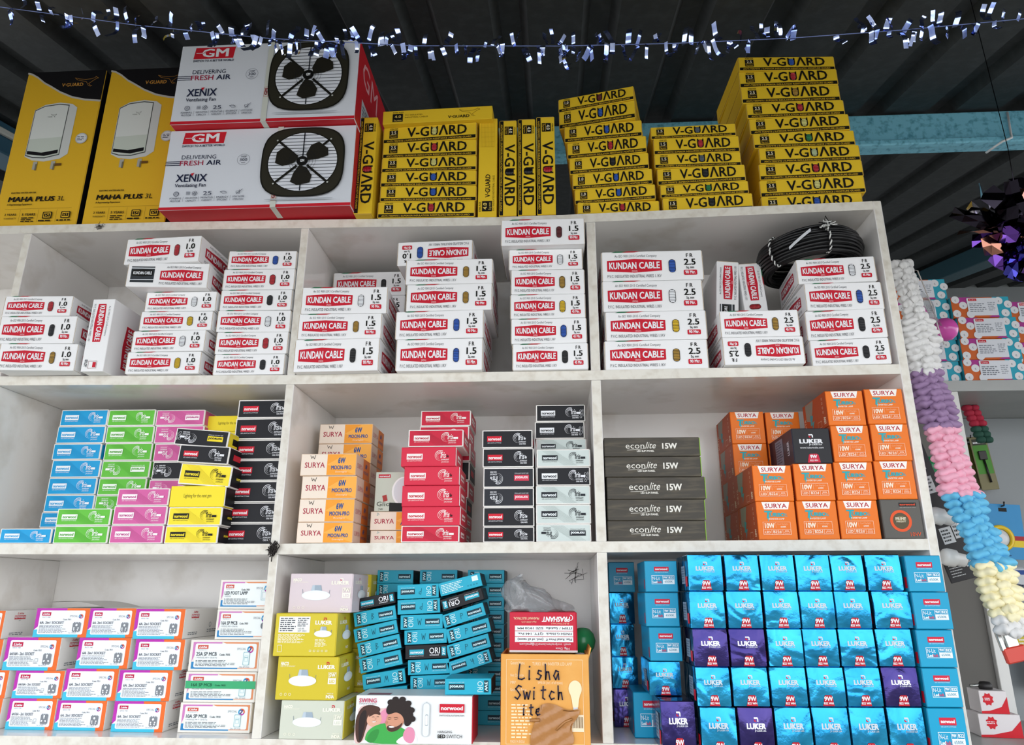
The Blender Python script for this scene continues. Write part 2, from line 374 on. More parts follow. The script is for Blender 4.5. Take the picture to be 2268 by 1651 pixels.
IR = {'blue': ('#159bd3', '#e9eef2', '#159bd3', '#e9eef2'), 'green': ('#62bb3c', '#eef3ea', '#4da12c', '#f3f6ef'), 'pink': ('#cf5f9c', '#f4ecf0', '#b84a86', '#f4ecf0'),
      'yellow': ('#f2dc2e', '#17160f', '#f2dc2e', '#17160f'), 'red': ('#c81f3c', '#f1ebe8', '#b01c36', '#f1ebe8'), 'silver': ('#c9d4d0', '#20242a', '#e8eef0', '#20242a'),
      'blackred': ('#15151a', '#d01e33', '#f3eff0', '#e9eaee'), 'blackwhite': ('#15151a', '#eff1f4', '#15151a', '#e9eaee'), 'blackyellow': ('#15151a', '#f0d92c', '#15151a', '#e9eaee'),
      'blackpink': ('#24252c', '#d23a52', '#f3d9dd', '#dfe0e4'), 'red8': ('#d52a45', '#f1e9e6', '#c02038', '#f1e9e6')}
def k_iris(c, flip=False, eight=False, plain=False):
    W, H, D = (.112 if eight else .108), (.04 if eight else .036), .104
    base, lab, labt, art = IR[c]; dark = c.startswith('black'); m = ink(base, .42)
    body = card('#ece9e4') if c != 'red8' else card(base)
    if plain: body = card(base)
    mb = MB(); mb.box(-W/2, W/2-.0012, 0, D, 0, H, body, 0.0008); f = front(mb, W, H, flip); A = ink(art)
    e, g = .022, .055
    sidec = ink('#15151a') if (dark or c in ('silver', 'yellow')) else m
    if not plain:
        f.rect(e, g, 1-e, 1-g, m)
        if not dark and c != 'red8':
            d = ink({'blue': '#0f7fb2', 'green': '#3f9425', 'pink': '#a8467c', 'yellow': '#b8a51e', 'red': '#8f1730', 'silver': '#7d8986'}[c])
            for i in range(9): x = .1+.028*i; f.line([(x, .93), (x+.42, .07)], .00028, d)
        f.rect(.1, .36, .39, .66, ink(lab)); f.text('norwood', .245, .43, .16, ink(labt), fit=.25, al='c', bold=.035)
        f.text('LED LIGHTS & FITTINGS', .245, .26, .055, A, fit=.27, al='c')
        for r0, r1, a0 in ((.0085, .0098, 60), (.006, .0073, 40), (.0035, .0048, 20)):
            f.ring(.69 if not eight else .71, .56, r0*H/.036, r1*H/.036, A, a0, a0+235, 20, True)
        f.text('Iris', .715, .43, .3, A, fit=.1, shear=.25, bold=.012)
        x = .82
        if eight: f.text('8w', x+.005, .45, .16, ink('#2b1216') if c == 'red8' else A, fit=.04, bold=.03)
        else: f.rect(x, .44, x+.085, .56, A if c != 'yellow' else BLACK)
        f.text('DOWNLIGHT', .8, .3, .075, A, fit=.14, al='c', bold=.02)
        f.text('COOL WHITE' if dark else 'JUNCTION BOX', .8, .18, .075, A, fit=.14 if not dark else .13, al='c', bold=.03 if dark else 0)
        if c in ('blackwhite', 'blackyellow'):
            for yy in (.62, .44, .26): f.ring(.91, yy, .0022, .0027, A, n=6)
            f.text('DIMM WARM', .965, .3, .018, A, fit=.42, rot=90)
    else: f.text('Lighting for the next gen', .5, .45, .17, ink('#5b5312'), fit=.5, al='c')
    fl = MB(); fl.box(W/2-.0012, W/2, .001, D-.002, .0012, H-.0012, card('#ece9e4'), 0.0003); s = rside(fl, W, H, D)
    if c == 'blackyellow': s.rect(.03, .06, .97, .94, ink('#f0d92c')); s.rect(.2, .3, .75, .68, BLACK)
    else: s.rect(.03, .06, .97, .94, sidec); s.rect(.2, .34, .7, .66, ink(lab if not plain else '#17160f'))
    if not (dark or plain): s.text('norwood', .45, .42, .16, ink(labt), fit=.4, al='c', bold=.03)
    return 'downlight_carton', 'light box', W, H, D, [('carton', mb), ('end_flap', fl)]
def k_surya(w, sub):
    W, H, D = .111, .043 if w == '6W' else .036, .105
    cr, og = ink('#ecdccb'), ink('#f09d33')
    mb = MB(); mb.box(-W/2, W/2-.001, 0, D, 0, H, card('#e6cdb4'), 0.0008); f = front(mb, W, H); B = ink('#1c4f8f')
    f.rect(.01, .03, .475, .97, cr); f.rect(.475, .03, .99, .97, og)
    f.poly([(.475, .5), (.99, .03), (.99, .97), (.8, .97)], ink('#f4ad4c'))
    f.text('SURYA', .255, .36, .24, ink('#a8203c'), fit=.36, al='c', bold=.01)
    f.text(w, .735, .56, .25, B, fit=.13, al='c', bold=.04); f.text(sub, .735, .28, .17, B, fit=.36, al='c', bold=.03); f.text('Downlights', .735, .14, .07, ink('#f8e6c8'), fit=.2, al='c')
    if w == '6W': f.line([(.17, .92), (.19, .78), (.21, .88), (.24, .76), (.26, .93)], .0009, BLACK)
    else: f.line([(.12, .78), (.13, .93), (.16, .85), (.13, .8)], .0006, ink('#3c8f94'))
    fl = MB(); fl.box(W/2-.001, W/2, .001, D-.002, .001, H-.001, card('#d8b59b'), 0.0003); s = rside(fl, W, H, D)
    s.rect(.01, .03, .5, .97, ink('#dcc3b0')); s.rect(.5, .03, .99, .97, ink('#e27a2a')); s.text('SURYA', .26, .38, .22, ink('#a8203c'), fit=.38, al='c'); s.text(w, .72, .55, .22, B, fit=.14, al='c', bold=.03); s.text(sub, .72, .28, .14, B, fit=.36, al='c')
    return 'downlight_carton', 'light box', W, H, D, [('carton', mb), ('end_flap', fl)]
def k_glio():
    W, H, D = .1, .082, .03
    mb = MB(); mb.box(-W/2, W/2, 0, D, 0, H, card('#c6ccbd'), 0.0008); f = front(mb, W, H)
    f.rect(.06, .85, .32, .94, RED); f.text('norwood', .19, .87, .045, WHITE, fit=.22, al='c', bold=.03)
    f.ell(.62, .5, .026, .031, ink('#f0f1ef')); f.ell(.63, .505, .023, .028, ink('#d6d9dc')); f.poly([(.32, .0), (1, 0), (1, .28), (.7, .2), (.32, .22)], BLACK)
    f.poly([(.19, .24), (.28, .27), (.25, .42), (.16, .39)], ink('#a83a36')); f.text('Glio', .05, .13, .11, ink('#3f4438'), fit=.28); f.text('3W', .09, .03, .05, ink('#3f4438'), fit=.1)
    return 'downlight_carton', 'light box', W, H, D, [('carton', mb)]
def k_econ():
    W, H, D = .187, .038, .187
    b = mat('scuffed_dark_carton', '#3d382f', 0.6, noise=0.5, nscale=18, hx2='#5e5645', stretch=(1, 6, 9), bump=.1)
    mb = MB(); mb.box(-W/2, W/2-.0015, 0, D, 0, H, b, 0.001); f = front(mb, W, H); T = ink('#e6e3da')
    f.text('econ', .225, .42, .3, T, fit=.195); f.text('lite', .43, .42, .33, T, fit=.11, shear=.35); f.line([(.24, .34), (.36, .36), (.44, .44)], .0006, T)
    f.text('LED SLIM PANEL', .34, .24, .09, T, fit=.18, bold=.03); f.text('15W', .605, .4, .28, T, fit=.155, bold=.035)
    fl = MB(); fl.box(W/2-.0015, W/2, .001, D-.002, .001, H-.001, card('#8cc03a'), 0.0004)
    return 'panel_light_carton', 'light box', W, H, D, [('carton', mb), ('end_flap', fl)]
def k_turbo():
    W, H, D = .073, .0695, .132
    O = card('#e8751c', .42); mb = MB(); mb.box(-W/2, W/2, .0006, D, 0, H, O, 0.0008)
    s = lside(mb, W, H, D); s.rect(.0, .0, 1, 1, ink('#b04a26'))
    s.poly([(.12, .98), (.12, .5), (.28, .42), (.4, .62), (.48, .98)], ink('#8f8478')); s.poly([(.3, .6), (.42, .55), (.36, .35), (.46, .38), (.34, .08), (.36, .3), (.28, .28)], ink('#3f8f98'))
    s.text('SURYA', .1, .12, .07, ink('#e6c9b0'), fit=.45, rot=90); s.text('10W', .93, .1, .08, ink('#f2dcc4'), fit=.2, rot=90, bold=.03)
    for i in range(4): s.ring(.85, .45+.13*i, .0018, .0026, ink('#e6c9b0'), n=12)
    s.frame(.6, .06, .76, .24, .0006, ink('#e6c9b0'))
    fl = MB(); fl.box(-W/2+.0012, W/2-.0012, 0, .0012, .001, H-.001, O, 0.0005); f = front(fl, W, H); P = ink('#fbe7cf'); C = ink('#2fa7b0')
    f.poly([(.2, .79), (.82, .79), (.87, .985), (.15, .985)], ink('#f3eee8')); f.text('SURYA', .51, .825, .115, ink('#b01f33'), fit=.56, al='c', bold=.012)
    f.poly([(.2, .755), (.41, .755), (.39, .71), (.335, .71), (.31, .58), (.34, .58), (.28, .47), (.285, .55), (.25, .55), (.275, .71), (.2, .715)], C)
    f.text('URBO', .34, .6, .095, C, fit=.38, shear=.15, bold=.045)
    for i in range(3): f.rect(.72, .605+.03*i, .79-.015*i, .618+.03*i, C)
    f.text('INVERTER LAMP', .5, .52, .04, P, fit=.4, al='c', bold=.02)
    f.text('10W', .18, .3, .125, P, fit=.25, bold=.04); f.rect(.46, .3, .463, .45, P); f.text('Cool Daylight', .5, .385, .04, ink('#f2b78a'), fit=.27); f.text('6500K', .58, .315, .035, P, fit=.14, bold=.03)
    f.frame(.13, .13, .83, .26, .0005, P); f.rect(.34, .13, .346, .26, P); f.rect(.62, .13, .626, .26, P)
    f.text('LED', .24, .165, .06, P, fit=.14, al='c', bold=.02); f.text('B22d', .48, .165, .07, P, fit=.2, al='c', bold=.02); f.frame(.66, .16, .79, .2, .0004, P); f.frame(.68, .2, .77, .235, .0004, P)
    f.frame(.13, .13, .83, .46, .0004, P)
    return 'bulb_carton', 'bulb box', W, H, D, [('carton', mb), ('tuck_flap', fl)]
def k_lukb():
    W, H, D = .072, .069, .16
    K = card('#15151b', .35); mb = MB(); mb.box(-W/2, W/2, .0006, D, 0, H, card('#1b1c33', .35), 0.0008)
    s = lside(mb, W, H, D); s.rect(.32, .12, .62, .9, ink('#7d7f92')); s.greek(.34, .2, .6, .86, 9, ink('#4a4c60')); s.text('LUKER', .86, .3, .07, ink('#c9c9d6'), fit=.4, rot=90, bold=.03)
    fl = MB(); fl.box(-W/2+.0012, W/2-.0012, 0, .0012, .001, H-.001, K, 0.0005); f = front(fl, W, H); T = ink('#e9e9ec')
    luker_logo(f, .5, .78, .0042, T); f.text('LUKER', .49, .57, .115, T, fit=.62, al='c', bold=.05); f.text('JV LUKER USA', .6, .51, .04, T, fit=.34, al='c', bold=.02); f.text('www.lukerindia.com', .49, .42, .05, T, fit=.62, al='c')
    f.poly([(.34, .02), (.68, .02), (.64, .24), (.6, .27), (.43, .27), (.39, .24)], ink('#c92540')); f.text('9W', .51, .145, .09, WHITE, fit=.18, al='c', bold=.04); f.text('B22 WH', .51, .06, .045, WHITE, fit=.2, al='c', bold=.02)
    return 'bulb_carton', 'bulb box', W, H, D, [('carton', mb), ('tuck_flap', fl)]
def luker_logo(f, x, y, r, T):
    a, b = r/f.w, r/f.h
    f.poly([(x-a, y+b*.8), (x+a*.6, y+b*.8), (x+a, y+b*.4), (x+a, y-b*.8), (x+a*.45, y-b*.8), (x+a*.45, y+b*.25), (x-a, y+b*.25)], T)
    f.poly([(x-a, y), (x-a*.5, y), (x-a*.5, y-b*.4), (x, y-b*.4), (x, y-b*.8), (x-a*.7, y-b*.8), (x-a, y-b*.5)], RED)
def k_prime():
    W, H, D = .072, .07, .132
    mb = MB(); mb.box(-W/2, W/2, .0006, D, 0, H, card('#57544f'), 0.0008)
    fl = MB(); fl.box(-W/2+.0012, W/2-.0012, 0, .0012, .001, H-.001, card('#5d5a55'), 0.0005); f = front(fl, W, H)
    f.rect(.46, .82, .9, .92, ink('#2b2826')); f.text('norwood', .68, .845, .05, ink('#e0512f'), fit=.38, al='c', bold=.03); f.text('LED LIGHTS & FITTINGS', .68, .785, .02, ink('#c9c6c0'), fit=.4, al='c')
    f.ell(.46, .45, .0195, .0195, ink('#e2572b'), 32); f.ell(.46, .45, .0145, .0145, ink('#5a4f3a'), 32); f.ell(.46, .49, .009, .006, ink('#7d714f')); f.text('PRIME', .46, .465, .075, ink('#f2ead6'), fit=.26, al='c'); f.text('EMERGENCY', .46, .415, .03, ink('#f2ead6'), fit=.24, al='c'); f.text('10W', .78, .06, .1, ink('#e2572b'), fit=.26, al='c')
    return 'bulb_carton', 'bulb box', W, H, D, [('carton', mb), ('tuck_flap', fl)]
def lisha_tag(f, x, y, w, h, c='#b81a45'):
    f.rect(x, y, x+w, y+h, ink(c)); f.text('Lisha', x+w/2, y+h*.25, h*.5, WHITE, fit=w*.75, al='c', bold=.03, shear=.25)
def seven(f, x, y, r):
    for a, c in ((100, '#2a8fc0'), (220, '#b0359b'), (340, '#dd5a2a')): f.ring(x, y, r*.62, r, ink(c), a, a+125, 10)
    f.text('7', x, y-r*.62/f.h, 1.15*r/f.h, ink('#4b3f7a'), al='c', bold=.05, shear=.2)
def k_lis(kind):
    W, H, D = .1, .055, .2
    mb = MB(); mb.box(-W/2, W/2, .0008, D, 0, H, card('#eceae7'), 0.0008); fl = MB(); fl.box(-W/2+.0004, W/2-.0004, 0, .0014, .0004, H-.0004, card('#eceae7'), .0003); f = front(fl, W, H); T = ink('#7f858c'); dk = ink('#4d525a')
    f.poly([(.0, .25), (.0, 1), (.57, 1), (.57, .85), (.2, .6)], ink('#b52fa8')); f.poly([(.57, 1), (1, 1), (1, 0), (.84, 0), (.84, .5), (.57, .8)], ink('#e2692a')); f.poly([(0, 0), (.84, 0), (.84, .2), (.2, .3), (.0, .25)], ink('#41b9d6'))
    f.rrect(.07, .1, .92, .92, .003, ink('#e9edf1'))
    lisha_tag(f, .11, .74, .17, .12) if kind == '6' else lisha_tag(f, .11, .72, .2, .14)
    f.text('SINCE 1980', .2, .665, .04, T, fit=.15, al='c'); f.text('SPECIAL', .64, .695, .065, T, fit=.15); seven(f, .85, .72, .0042)
    f.text('Code: 7011' if kind == '6' else 'Code: 7012', .6, .585, .05, dk, fit=.15, al='c', bold=.01)
    f.text('6A. 2in1 SOCKET' if kind == '6' else '6A/16A - 2in1 SOCKET', .1, .46, .085, dk, fit=.45, bold=.015)
    f.greek(.1, .14, .66 if kind == '6' else .6, .43, 7, T, .42)
    if kind != '6': f.frame(.58, .27, .64, .36, .0005, T); f.greek(.56, .2, .64, .25, 1, T)
    I = ink('#7d8288'); x, y = (.8, .35); f.rect(x-.075, y-.14, x+.075, y+.14, I)
    for dx in (-.045, 0, .045):
        for s in (-1, 1): f.rect(x+dx-.012, y+s*.155-.015, x+dx+.012, y+s*.155+.015, I)
    Q = ink('#e4e8ec')
    if kind == '6':
        f.ell(x, y+.07, .0022, .0022, Q, 12)
        for dx, dy in ((-.04, -.03), (.04, -.03), (-.035, -.09), (.035, -.09)): f.ell(x+dx, y+dy, .0014, .0014, Q, 10)
    else:
        f.rect(x-.012, y+.02, x+.012, y+.1, Q); f.ell(x, y+.1, .002, .002, Q, 10); f.ell(x-.04, y-.06, .002, .0015, Q, 10, .6); f.ell(x+.04, y-.06, .002, .0015, Q, 10, -.6)
    f.text('Qty. 10 Units', .74, .14, .04, T, fit=.14, al='c')
    s = rside(mb, W, H, D); s.text('Lisha', .22, .86, .07, RED, fit=.09, al='c', shear=.2, bold=.02); s.rect(.14, .68, .3, .82, ink('#c9373f')); s.text('REWARDS', .22, .72, .08, WHITE, fit=.15, al='c', bold=.03); s.text('APP', .22, .61, .04, T, fit=.03, al='c'); s.greek(.1, .1, .36, .22, 2, T)
    s.ring(.56, .42, .004, .005, T, n=14); s.ring(.76, .42, .004, .005, ink('#b0359b'), n=14); s.greek(.5, .14, .9, .28, 2, T)
    t = Face(mb, (-W/2, 0, H), XA, YA, W, D); t.frame(.3, .3, .6, .6, .0006, T)
    return 'socket_carton', 'switch box', W, H, D, [('carton', mb), ('end_flap', fl)]
def k_mcb(v):
    W, H, D = .138, .055, .2
    mb = MB(); mb.box(-W/2, W/2-.0012, 0, D, 0, H, card('#e3dfd6'), 0.0008); f = front(mb, W, H); T = ink('#7b828a'); dk = ink('#3d444c')
    for e, c in ((.03, '#c96fae'), (.055, '#e9e6ee'), (.07, '#c96fae')): pass
    f.poly([(.04, .3), (.04, .93), (.45, .93), (.45, .85), (.1, .7)], ink('#c67ab4')); f.poly([(.45, .93), (.97, .93), (.97, .1), (.7, .1), (.85, .6)], ink('#d98a5e')); f.poly([(.04, .3), (.04, .08), (.7, .08), (.7, .2), (.2, .3)], ink('#2f7fb5'))
    f.rrect(.075, .12, .945, .88, .003, ink('#e6eceb'))
    lisha_tag(f, .11, .71, .15, .12, '#c5503f'); f.text('TRUSTED IN 7.1', .185, .66, .035, T, fit=.14, al='c'); f.text('SPECIAL', .67, .68, .07, T, fit=.13); seven(f, .86, .7, .0062)
    title = {'10': '10A SP MCB', '16t': '16A SP MCB', '16': '16A SP MCB', '25': '25A SP MCB', 'foot': 'LED FOOT LAMP'}[v]
    f.text(title, .1, .49, .115, dk, fit=.42 if v == 'foot' else .29, bold=.015)
    f.text({'10': 'Code: 7032', '16t': 'Code: 7033', '16': 'Code: 7033', '25': 'Code: 7035', 'foot': 'Code: 7601'}[v], .43 if v != 'foot' else .4, .5 if v != 'foot' else .63, .06, dk, fit=.15, bold=.02)
    f.text('1 MODULE 240 V~ 50-60 Hz' if v != 'foot' else '1 MODULE', .1, .41, .05, T, fit=.3 if v != 'foot' else .12); f.greek(.1, .16, .7, .37, 5, dk, .35)
    if v == 'foot': f.frame(.77, .3, .92, .66, .0008, ink('#9fc4cf')); f.frame(.79, .36, .9, .58, .0005, ink('#9fc4cf'))
    elif v == '16': f.ell(.86, .46, .0062, .0062, ink('#6a6f76'))
    else:
        f.rrect(.77, .2, .86, .62, .002, ink('#8fb7be')); f.rrect(.778, .22, .852, .6, .002, ink('#dfeaea')); f.frame(.79, .32, .84, .5, .0005, ink('#8fb7be')); f.rect(.79, .43, .84, .46, ink('#8fb7be'))
        f.text('Qty. 20 Units', .8, .13, .05, T, fit=.14, al='c')
    parts = [('carton', mb)]
    fl = MB(); fl.box(W/2-.0012, W/2, .001, D-.002, .001, H-.001, card('#cfc3ae'), .0003); parts.append(('end_flap', fl))
    if v == '16t':
        tp = MB(); tp.box(-W/2+.002, W/2-.001, -.0022, -.0014, .45*H, .70*H, mat('green_tape', '#1fa066', .3), .0002)
        g = Face(tp, (-W/2, -.0022, 0), XA, ZA, W, H); g.text('16A SP MCB', .1, .52, .105, ink('#0f5a3c'), fit=.29, bold=.015); g.text('Code: 7033', .43, .53, .055, ink('#0f5a3c'), fit=.15, bold=.02); parts.append(('tape_strip', tp))
    return 'breaker_carton', 'switch box', W, H, D, parts
def downlight_art(f, x, y, w, h):
    S, L, D2 = ink('#9aa9b6'), ink('#e8f0f5'), ink('#6f7f8e')
    P = lambda p, m: f.poly([(x+a*w, y+b*h) for a, b in p], m)
    P([(.3, .55), (.72, .55), (.66, 1), (.36, 1)], S); P([(.3, .55), (.44, .55), (.44, 1), (.36, 1)], ink('#b7c4cf')); f.line([(x+.06*w, y+.25*h), (x+.02*w, y+.75*h)], .0007, D2); f.line([(x+.94*w, y+.25*h), (x+.98*w, y+.7*h)], .0007, D2)
    f.ell(x+.5*w, y+.38*h, .5*w*f.w, .3*h*f.h, L, 28); f.ell(x+.5*w, y+.33*h, .4*w*f.w, .2*h*f.h, ink('#f6fafc'), 28)
def k_haco(c):
    W, H, D = .117, .072, .117
    body = {'yellow': '#cdb92c', 'back': '#d0bd2e', 'grey': '#c9cdbd', 'pink': '#d6c8cc'}[c]
    mb = MB(); mb.box(-W/2, W/2-.0012, 0, D, 0, H, card(body, .4), 0.001); f = front(mb, W, H); T = ink('#f4f1e0')
    def logo(g, x, y, w): luker_logo(g, x+.02, y+.13, .0028, RED if c != 'pink' else T); g.text('LUKER', x, y, .085, T, fit=w, al='c', bold=.045)
    if c == 'back':
        f.rect(.06, .55, .56, .92, ink('#eef0ee')); f.greek(.08, .57, .34, .9, 7, ink('#5c6066')); f.greek(.36, .68, .54, .9, 5, ink('#5c6066')); f.text('160.00', .37, .62, .04, ink('#3b3f45'), fit=.1); f.text('SEP 2024', .37, .565, .04, ink('#3b3f45'), fit=.14)
        f.greek(.06, .3, .5, .52, 9, T, .4); f.greek(.66, .22, .86, .4, 6, T, .4); logo(f, .78, .74, .27); downlight_art(f, .64, .42, .28, .27); f.frame(.07, .1, .14, .26, .0006, T)
        for i in range(5): f.frame(.58+.065*i, .11, .615+.065*i, .15, .0005, T)
    else:
        f.text('HACO', .05, .8, .075, T, fit=.13, bold=.04); f.text('DEEP LIT DOWNLIGHT', .05, .765, .025, T, fit=.24); logo(f, .8, .72, .28)
        downlight_art(f, .2, .28, .45, .42); wv = '7W' if c == 'pink' else '5W'
        f.frame(.84, .5, .97, .64, .0006, T); f.text(wv, .905, .53, .09, T, fit=.1, al='c', bold=.03); f.rect(.84, .37, .97, .5, T); f.text('LED', .905, .4, .07, ink(body), fit=.09, al='c', bold=.03)
        f.text('MADE IN', .89, .14, .03, T, fit=.1, al='c'); f.text('INDIA', .89, .05, .07, T, fit=.13, al='c', bold=.04)
        for i in range(3): f.ring(.1+.07*i, .13, .0018, .0023, T, n=14)
    fl = MB(); fl.box(W/2-.0012, W/2, .001, D-.002, .001, H-.001, card(body if c in ('yellow', 'back') else ('#d4c23a' if c == 'grey' else body), .4), .0003); s = rside(fl, W, H, D)
    s.text('LUKER', .35, .74, .08, T, fit=.4, al='c', bold=.04); luker_logo(s, .4, .87, .0026, RED); downlight_art(s, .3, .32, .5, .38); s.text('HACO', .6, .14, .06, T, fit=.16, al='c', bold=.03)
    return 'downlight_carton', 'light box', W, H, D, [('carton', mb), ('end_flap', fl)]
GLY = {'W': [[(0, 1), (.25, 0), (.5, .7), (.75, 0), (1, 1)]], 'P': [[(.2, 0), (.3, 1), (.8, .9), (.8, .6), (.25, .5)]], 'B': [[(.2, 0), (.25, 1), (.7, .9), (.3, .55), (.8, .35), (.2, 0)]], 'h': [[(.1, 1), (.2, 0), (.3, .5), (.6, .5), (.8, 0)]],
       'L': [[(.15, 1), (.05, .6), (.0, .05), (.5, .0), (.9, .1)]], 'i': [[(.3, .6), (.3, 0), (.4, .05)], [(.3, .8), (.36, .86)]], 's': [[(.8, .55), (.4, .6), (.3, .4), (.8, .25), (.5, 0), (.1, .05)]], 'a': [[(.8, .5), (.4, .6), (.1, .25), (.4, 0), (.75, .4), (.85, 0)]],
       'S': [[(.9, .9), (.5, 1), (.1, .75), (.5, .5), (.8, .3), (.4, 0), (0, .15)]], 'w': [[(0, .6), (.25, 0), (.5, .5), (.75, 0), (1, .6)]], 't': [[(.4, .95), (.4, .1), (.7, .0)], [(.1, .65), (.8, .7)]], 'c': [[(.8, .5), (.4, .6), (.1, .25), (.4, 0), (.85, .1)]], 'e': [[(.1, .3), (.8, .35), (.6, .6), (.2, .5), (.1, .2), (.4, 0), (.9, .1)]]}
def hand(f, s, x, y, cap, adv, t, m, slant=.15):
    for ch in s:
        for st in GLY.get(ch, []): f.line([(x+(a*.8+slant*b*.4)*adv, y+b*cap) for a, b in st], t, m)
        x += adv
def k_ori(c='teal', letter=None, flip=False):
    W, H, D = .084, .0265, .088
    base = '#22a6c2' if c in ('teal', 'back') else '#15151a'
    mb = MB(); mb.box(-W/2, W/2-.001, 0, D, 0, H, card(base, .4), 0.0006); f = front(mb, W, H, flip); T = ink('#bfe6ea' if c == 'teal' else '#e9e9ee')
    if c == 'back':
        f.greek(.05, .15, .55, .85, 6, ink('#d7eef2'), .45); f.rect(.78, .5, .92, .88, ink('#d7eef2')); [f.ring(.66+.07*i, .26, .001, .0014, ink('#123c48'), n=10) for i in range(4)]
    elif c == 'black':
        f.rect(.1, .3, .44, .68, ink('#2aa5bd')); f.text('norwood', .27, .39, .2, WHITE, fit=.29, al='c', bold=.03); f.text('LED LIGHTS & FITTINGS', .27, .18, .06, T, fit=.33, al='c')
        f.text('ORI', .57, .36, .42, T, fit=.25, bold=.01); f.text('DOWNLIGHT', .69, .2, .09, T, fit=.22, al='c', bold=.02); f.rect(.86, .2, .96, .82, ink('#2aa5bd')); f.text('3W', .935, .25, .055, WHITE, fit=.5, rot=90, bold=.03)
    else:
        f.rect(.58, .32, .92, .7, ink('#163845')); f.text('norwood', .75, .41, .2, ink('#cfe9ee'), fit=.29, al='c', bold=.03); f.text('LED LIGHTS & FITTINGS', .75, .2, .06, T, fit=.33, al='c')
        f.rect(.07, .12, .165, .86, ink('#123c48')); f.text('3W', .15, .2, .06, ink('#cfe9ee'), fit=.58, rot=90, bold=.03)
        f.text('ORI', .305, .16, .115, T, fit=.68, rot=90, bold=.005)
        if letter: hand(f, letter, .4, .3, .42, .11, .0007, ink('#10404e'))
    fl = MB(); fl.box(W/2-.001, W/2, .0008, D-.002, .0008, H-.0008, card('#15181c'), .0003); s = rside(fl, W, H, D); s.rect(.15, .3, .55, .68, ink('#1d4450'))
    return 'downlight_carton', 'light box', W, H, D, [('carton', mb), ('end_flap', fl)]
def k_swing():
    W, H, D = .207, .08, .095
    mb = MB(); mb.box(-W/2, W/2-.0015, 0, D, 0, H, card('#e4e6e6', .4), 0.001); f = front(mb, W, H)
    sk, sk2, hr, hr2 = ink('#c98f74'), ink('#d8a58c'), ink('#2a211f'), ink('#4a3129')
    # printed picture: a laughing man in a green jumper with a girl leaning on his back
    f.blob([(.0, .0), (.0, .3), (.03, .55), (.02, .7), (.06, .8), (.14, .78), (.2, .72), (.3, .76), (.35, .66), (.3, .45), (.2, .3), (.12, .2), (.06, .0)], ink('#d9b9b4'))
    f.blob([(.2, .3), (.2, .62), (.27, .76), (.36, .66), (.33, .4), (.3, .3)], ink('#d98aa5'))
    f.blob([(.02, .02), (.0, .45), (.03, .68), (.08, .79), (.15, .8), (.22, .74), (.2, .62), (.13, .56), (.1, .34), (.07, .02)], hr2)
    f.blob([(.04, .05), (.03, .5), (.06, .68), (.1, .7), (.09, .4), (.06, .05)], hr)
    f.ell(.165, .5, .0135, .0118, sk2, 26, .5); f.blob([(.11, .55), (.14, .68), (.21, .67), (.22, .58), (.17, .62), (.13, .56)], hr2)
    f.blob([(.09, .0), (.1, .22), (.16, .36), (.26, .44), (.37, .38), (.47, .24), (.5, .1), (.5, 0)], ink('#3fa24a')); f.blob([(.1, .05), (.14, .26), (.22, .32), (.2, .12), (.16, .0)], ink('#338a3e'))
    f.blob([(.34, .0), (.4, .16), (.5, .22), (.54, .14), (.53, 0)], ink('#e9ece9')); f.blob([(.41, .2), (.45, .37), (.51, .32), (.52, .12), (.49, .0), (.43, .06)], ink('#d98aa5'))
    f.blob([(.145, .455), (.155, .435), (.18, .445), (.185, .465), (.16, .46)], ink('#f1ece8')); f.line([(.148, .462), (.165, .468), (.187, .462)], .0005, ink('#8d3b3b')); f.line([(.145, .545), (.155, .553), (.166, .548)], .0006, hr); f.line([(.185, .553), (.195, .56), (.204, .553)], .0006, hr); f.blob([(.172, .53), (.17, .495), (.182, .495), (.18, .53)], ink('#c48f77'))
    f.blob([(.27, .34), (.262, .46), (.28, .6), (.31, .7), (.39, .7), (.43, .5), (.4, .34), (.34, .25), (.29, .25)], sk)
    f.blob([(.28, .6), (.26, .68), (.275, .8), (.31, .9), (.37, .94), (.43, .9), (.475, .78), (.5, .6), (.49, .46), (.46, .36), (.425, .38), (.42, .5), (.4, .6), (.35, .66), (.31, .62)], hr)
    for x, y in ((.3, .86), (.34, .92), (.4, .92), (.45, .84), (.48, .7), (.49, .52)): f.ell(x, y, .006, .005, hr, 14)
    f.blob([(.275, .36), (.28, .29), (.31, .245), (.36, .27), (.4, .36), (.41, .46), (.38, .38), (.34, .345), (.3, .39)], ink('#4a322a')); f.blob([(.288, .35), (.31, .33), (.345, .345), (.335, .365), (.3, .37)], ink('#f4f1ec'))
    f.blob([(.268, .48), (.258, .41), (.275, .4), (.285, .46)], ink('#b87f65')); f.line([(.283, .53), (.297, .545), (.31, .535)], .0008, hr); f.line([(.335, .54), (.352, .55), (.368, .535)], .0008, hr); f.line([(.285, .505), (.305, .5)], .0006, hr); f.line([(.34, .505), (.362, .505)], .0006, hr); f.blob([(.405, .44), (.42, .5), (.415, .4)], ink('#b87f65'))
    f.text('SWING', .03, .855, .085, ink('#c23b5c'), fit=.15, bold=.02); f.text('SWITCHES', .03, .815, .022, BLACK, fit=.15)
    f.rrect(.575, .16, .64, .86, .006, ink('#b9c0c4')); f.rrect(.582, .17, .633, .85, .005, ink('#dfe4e6')); f.rrect(.6, .38, .625, .62, .002, ink('#a9b1b6')); f.rrect(.602, .4, .622, .6, .002, ink('#eef1f2')); f.rect(.6, .85, .615, .88, ink('#b9c0c4'))
    f.rect(.72, .66, .93, .84, ink('#c4182e')); f.text('norwood', .825, .715, .08, WHITE, fit=.185, al='c', bold=.035); f.text('SWITCHES & AUTOMATION', .825, .585, .03, BLACK, fit=.21, al='c', bold=.01)
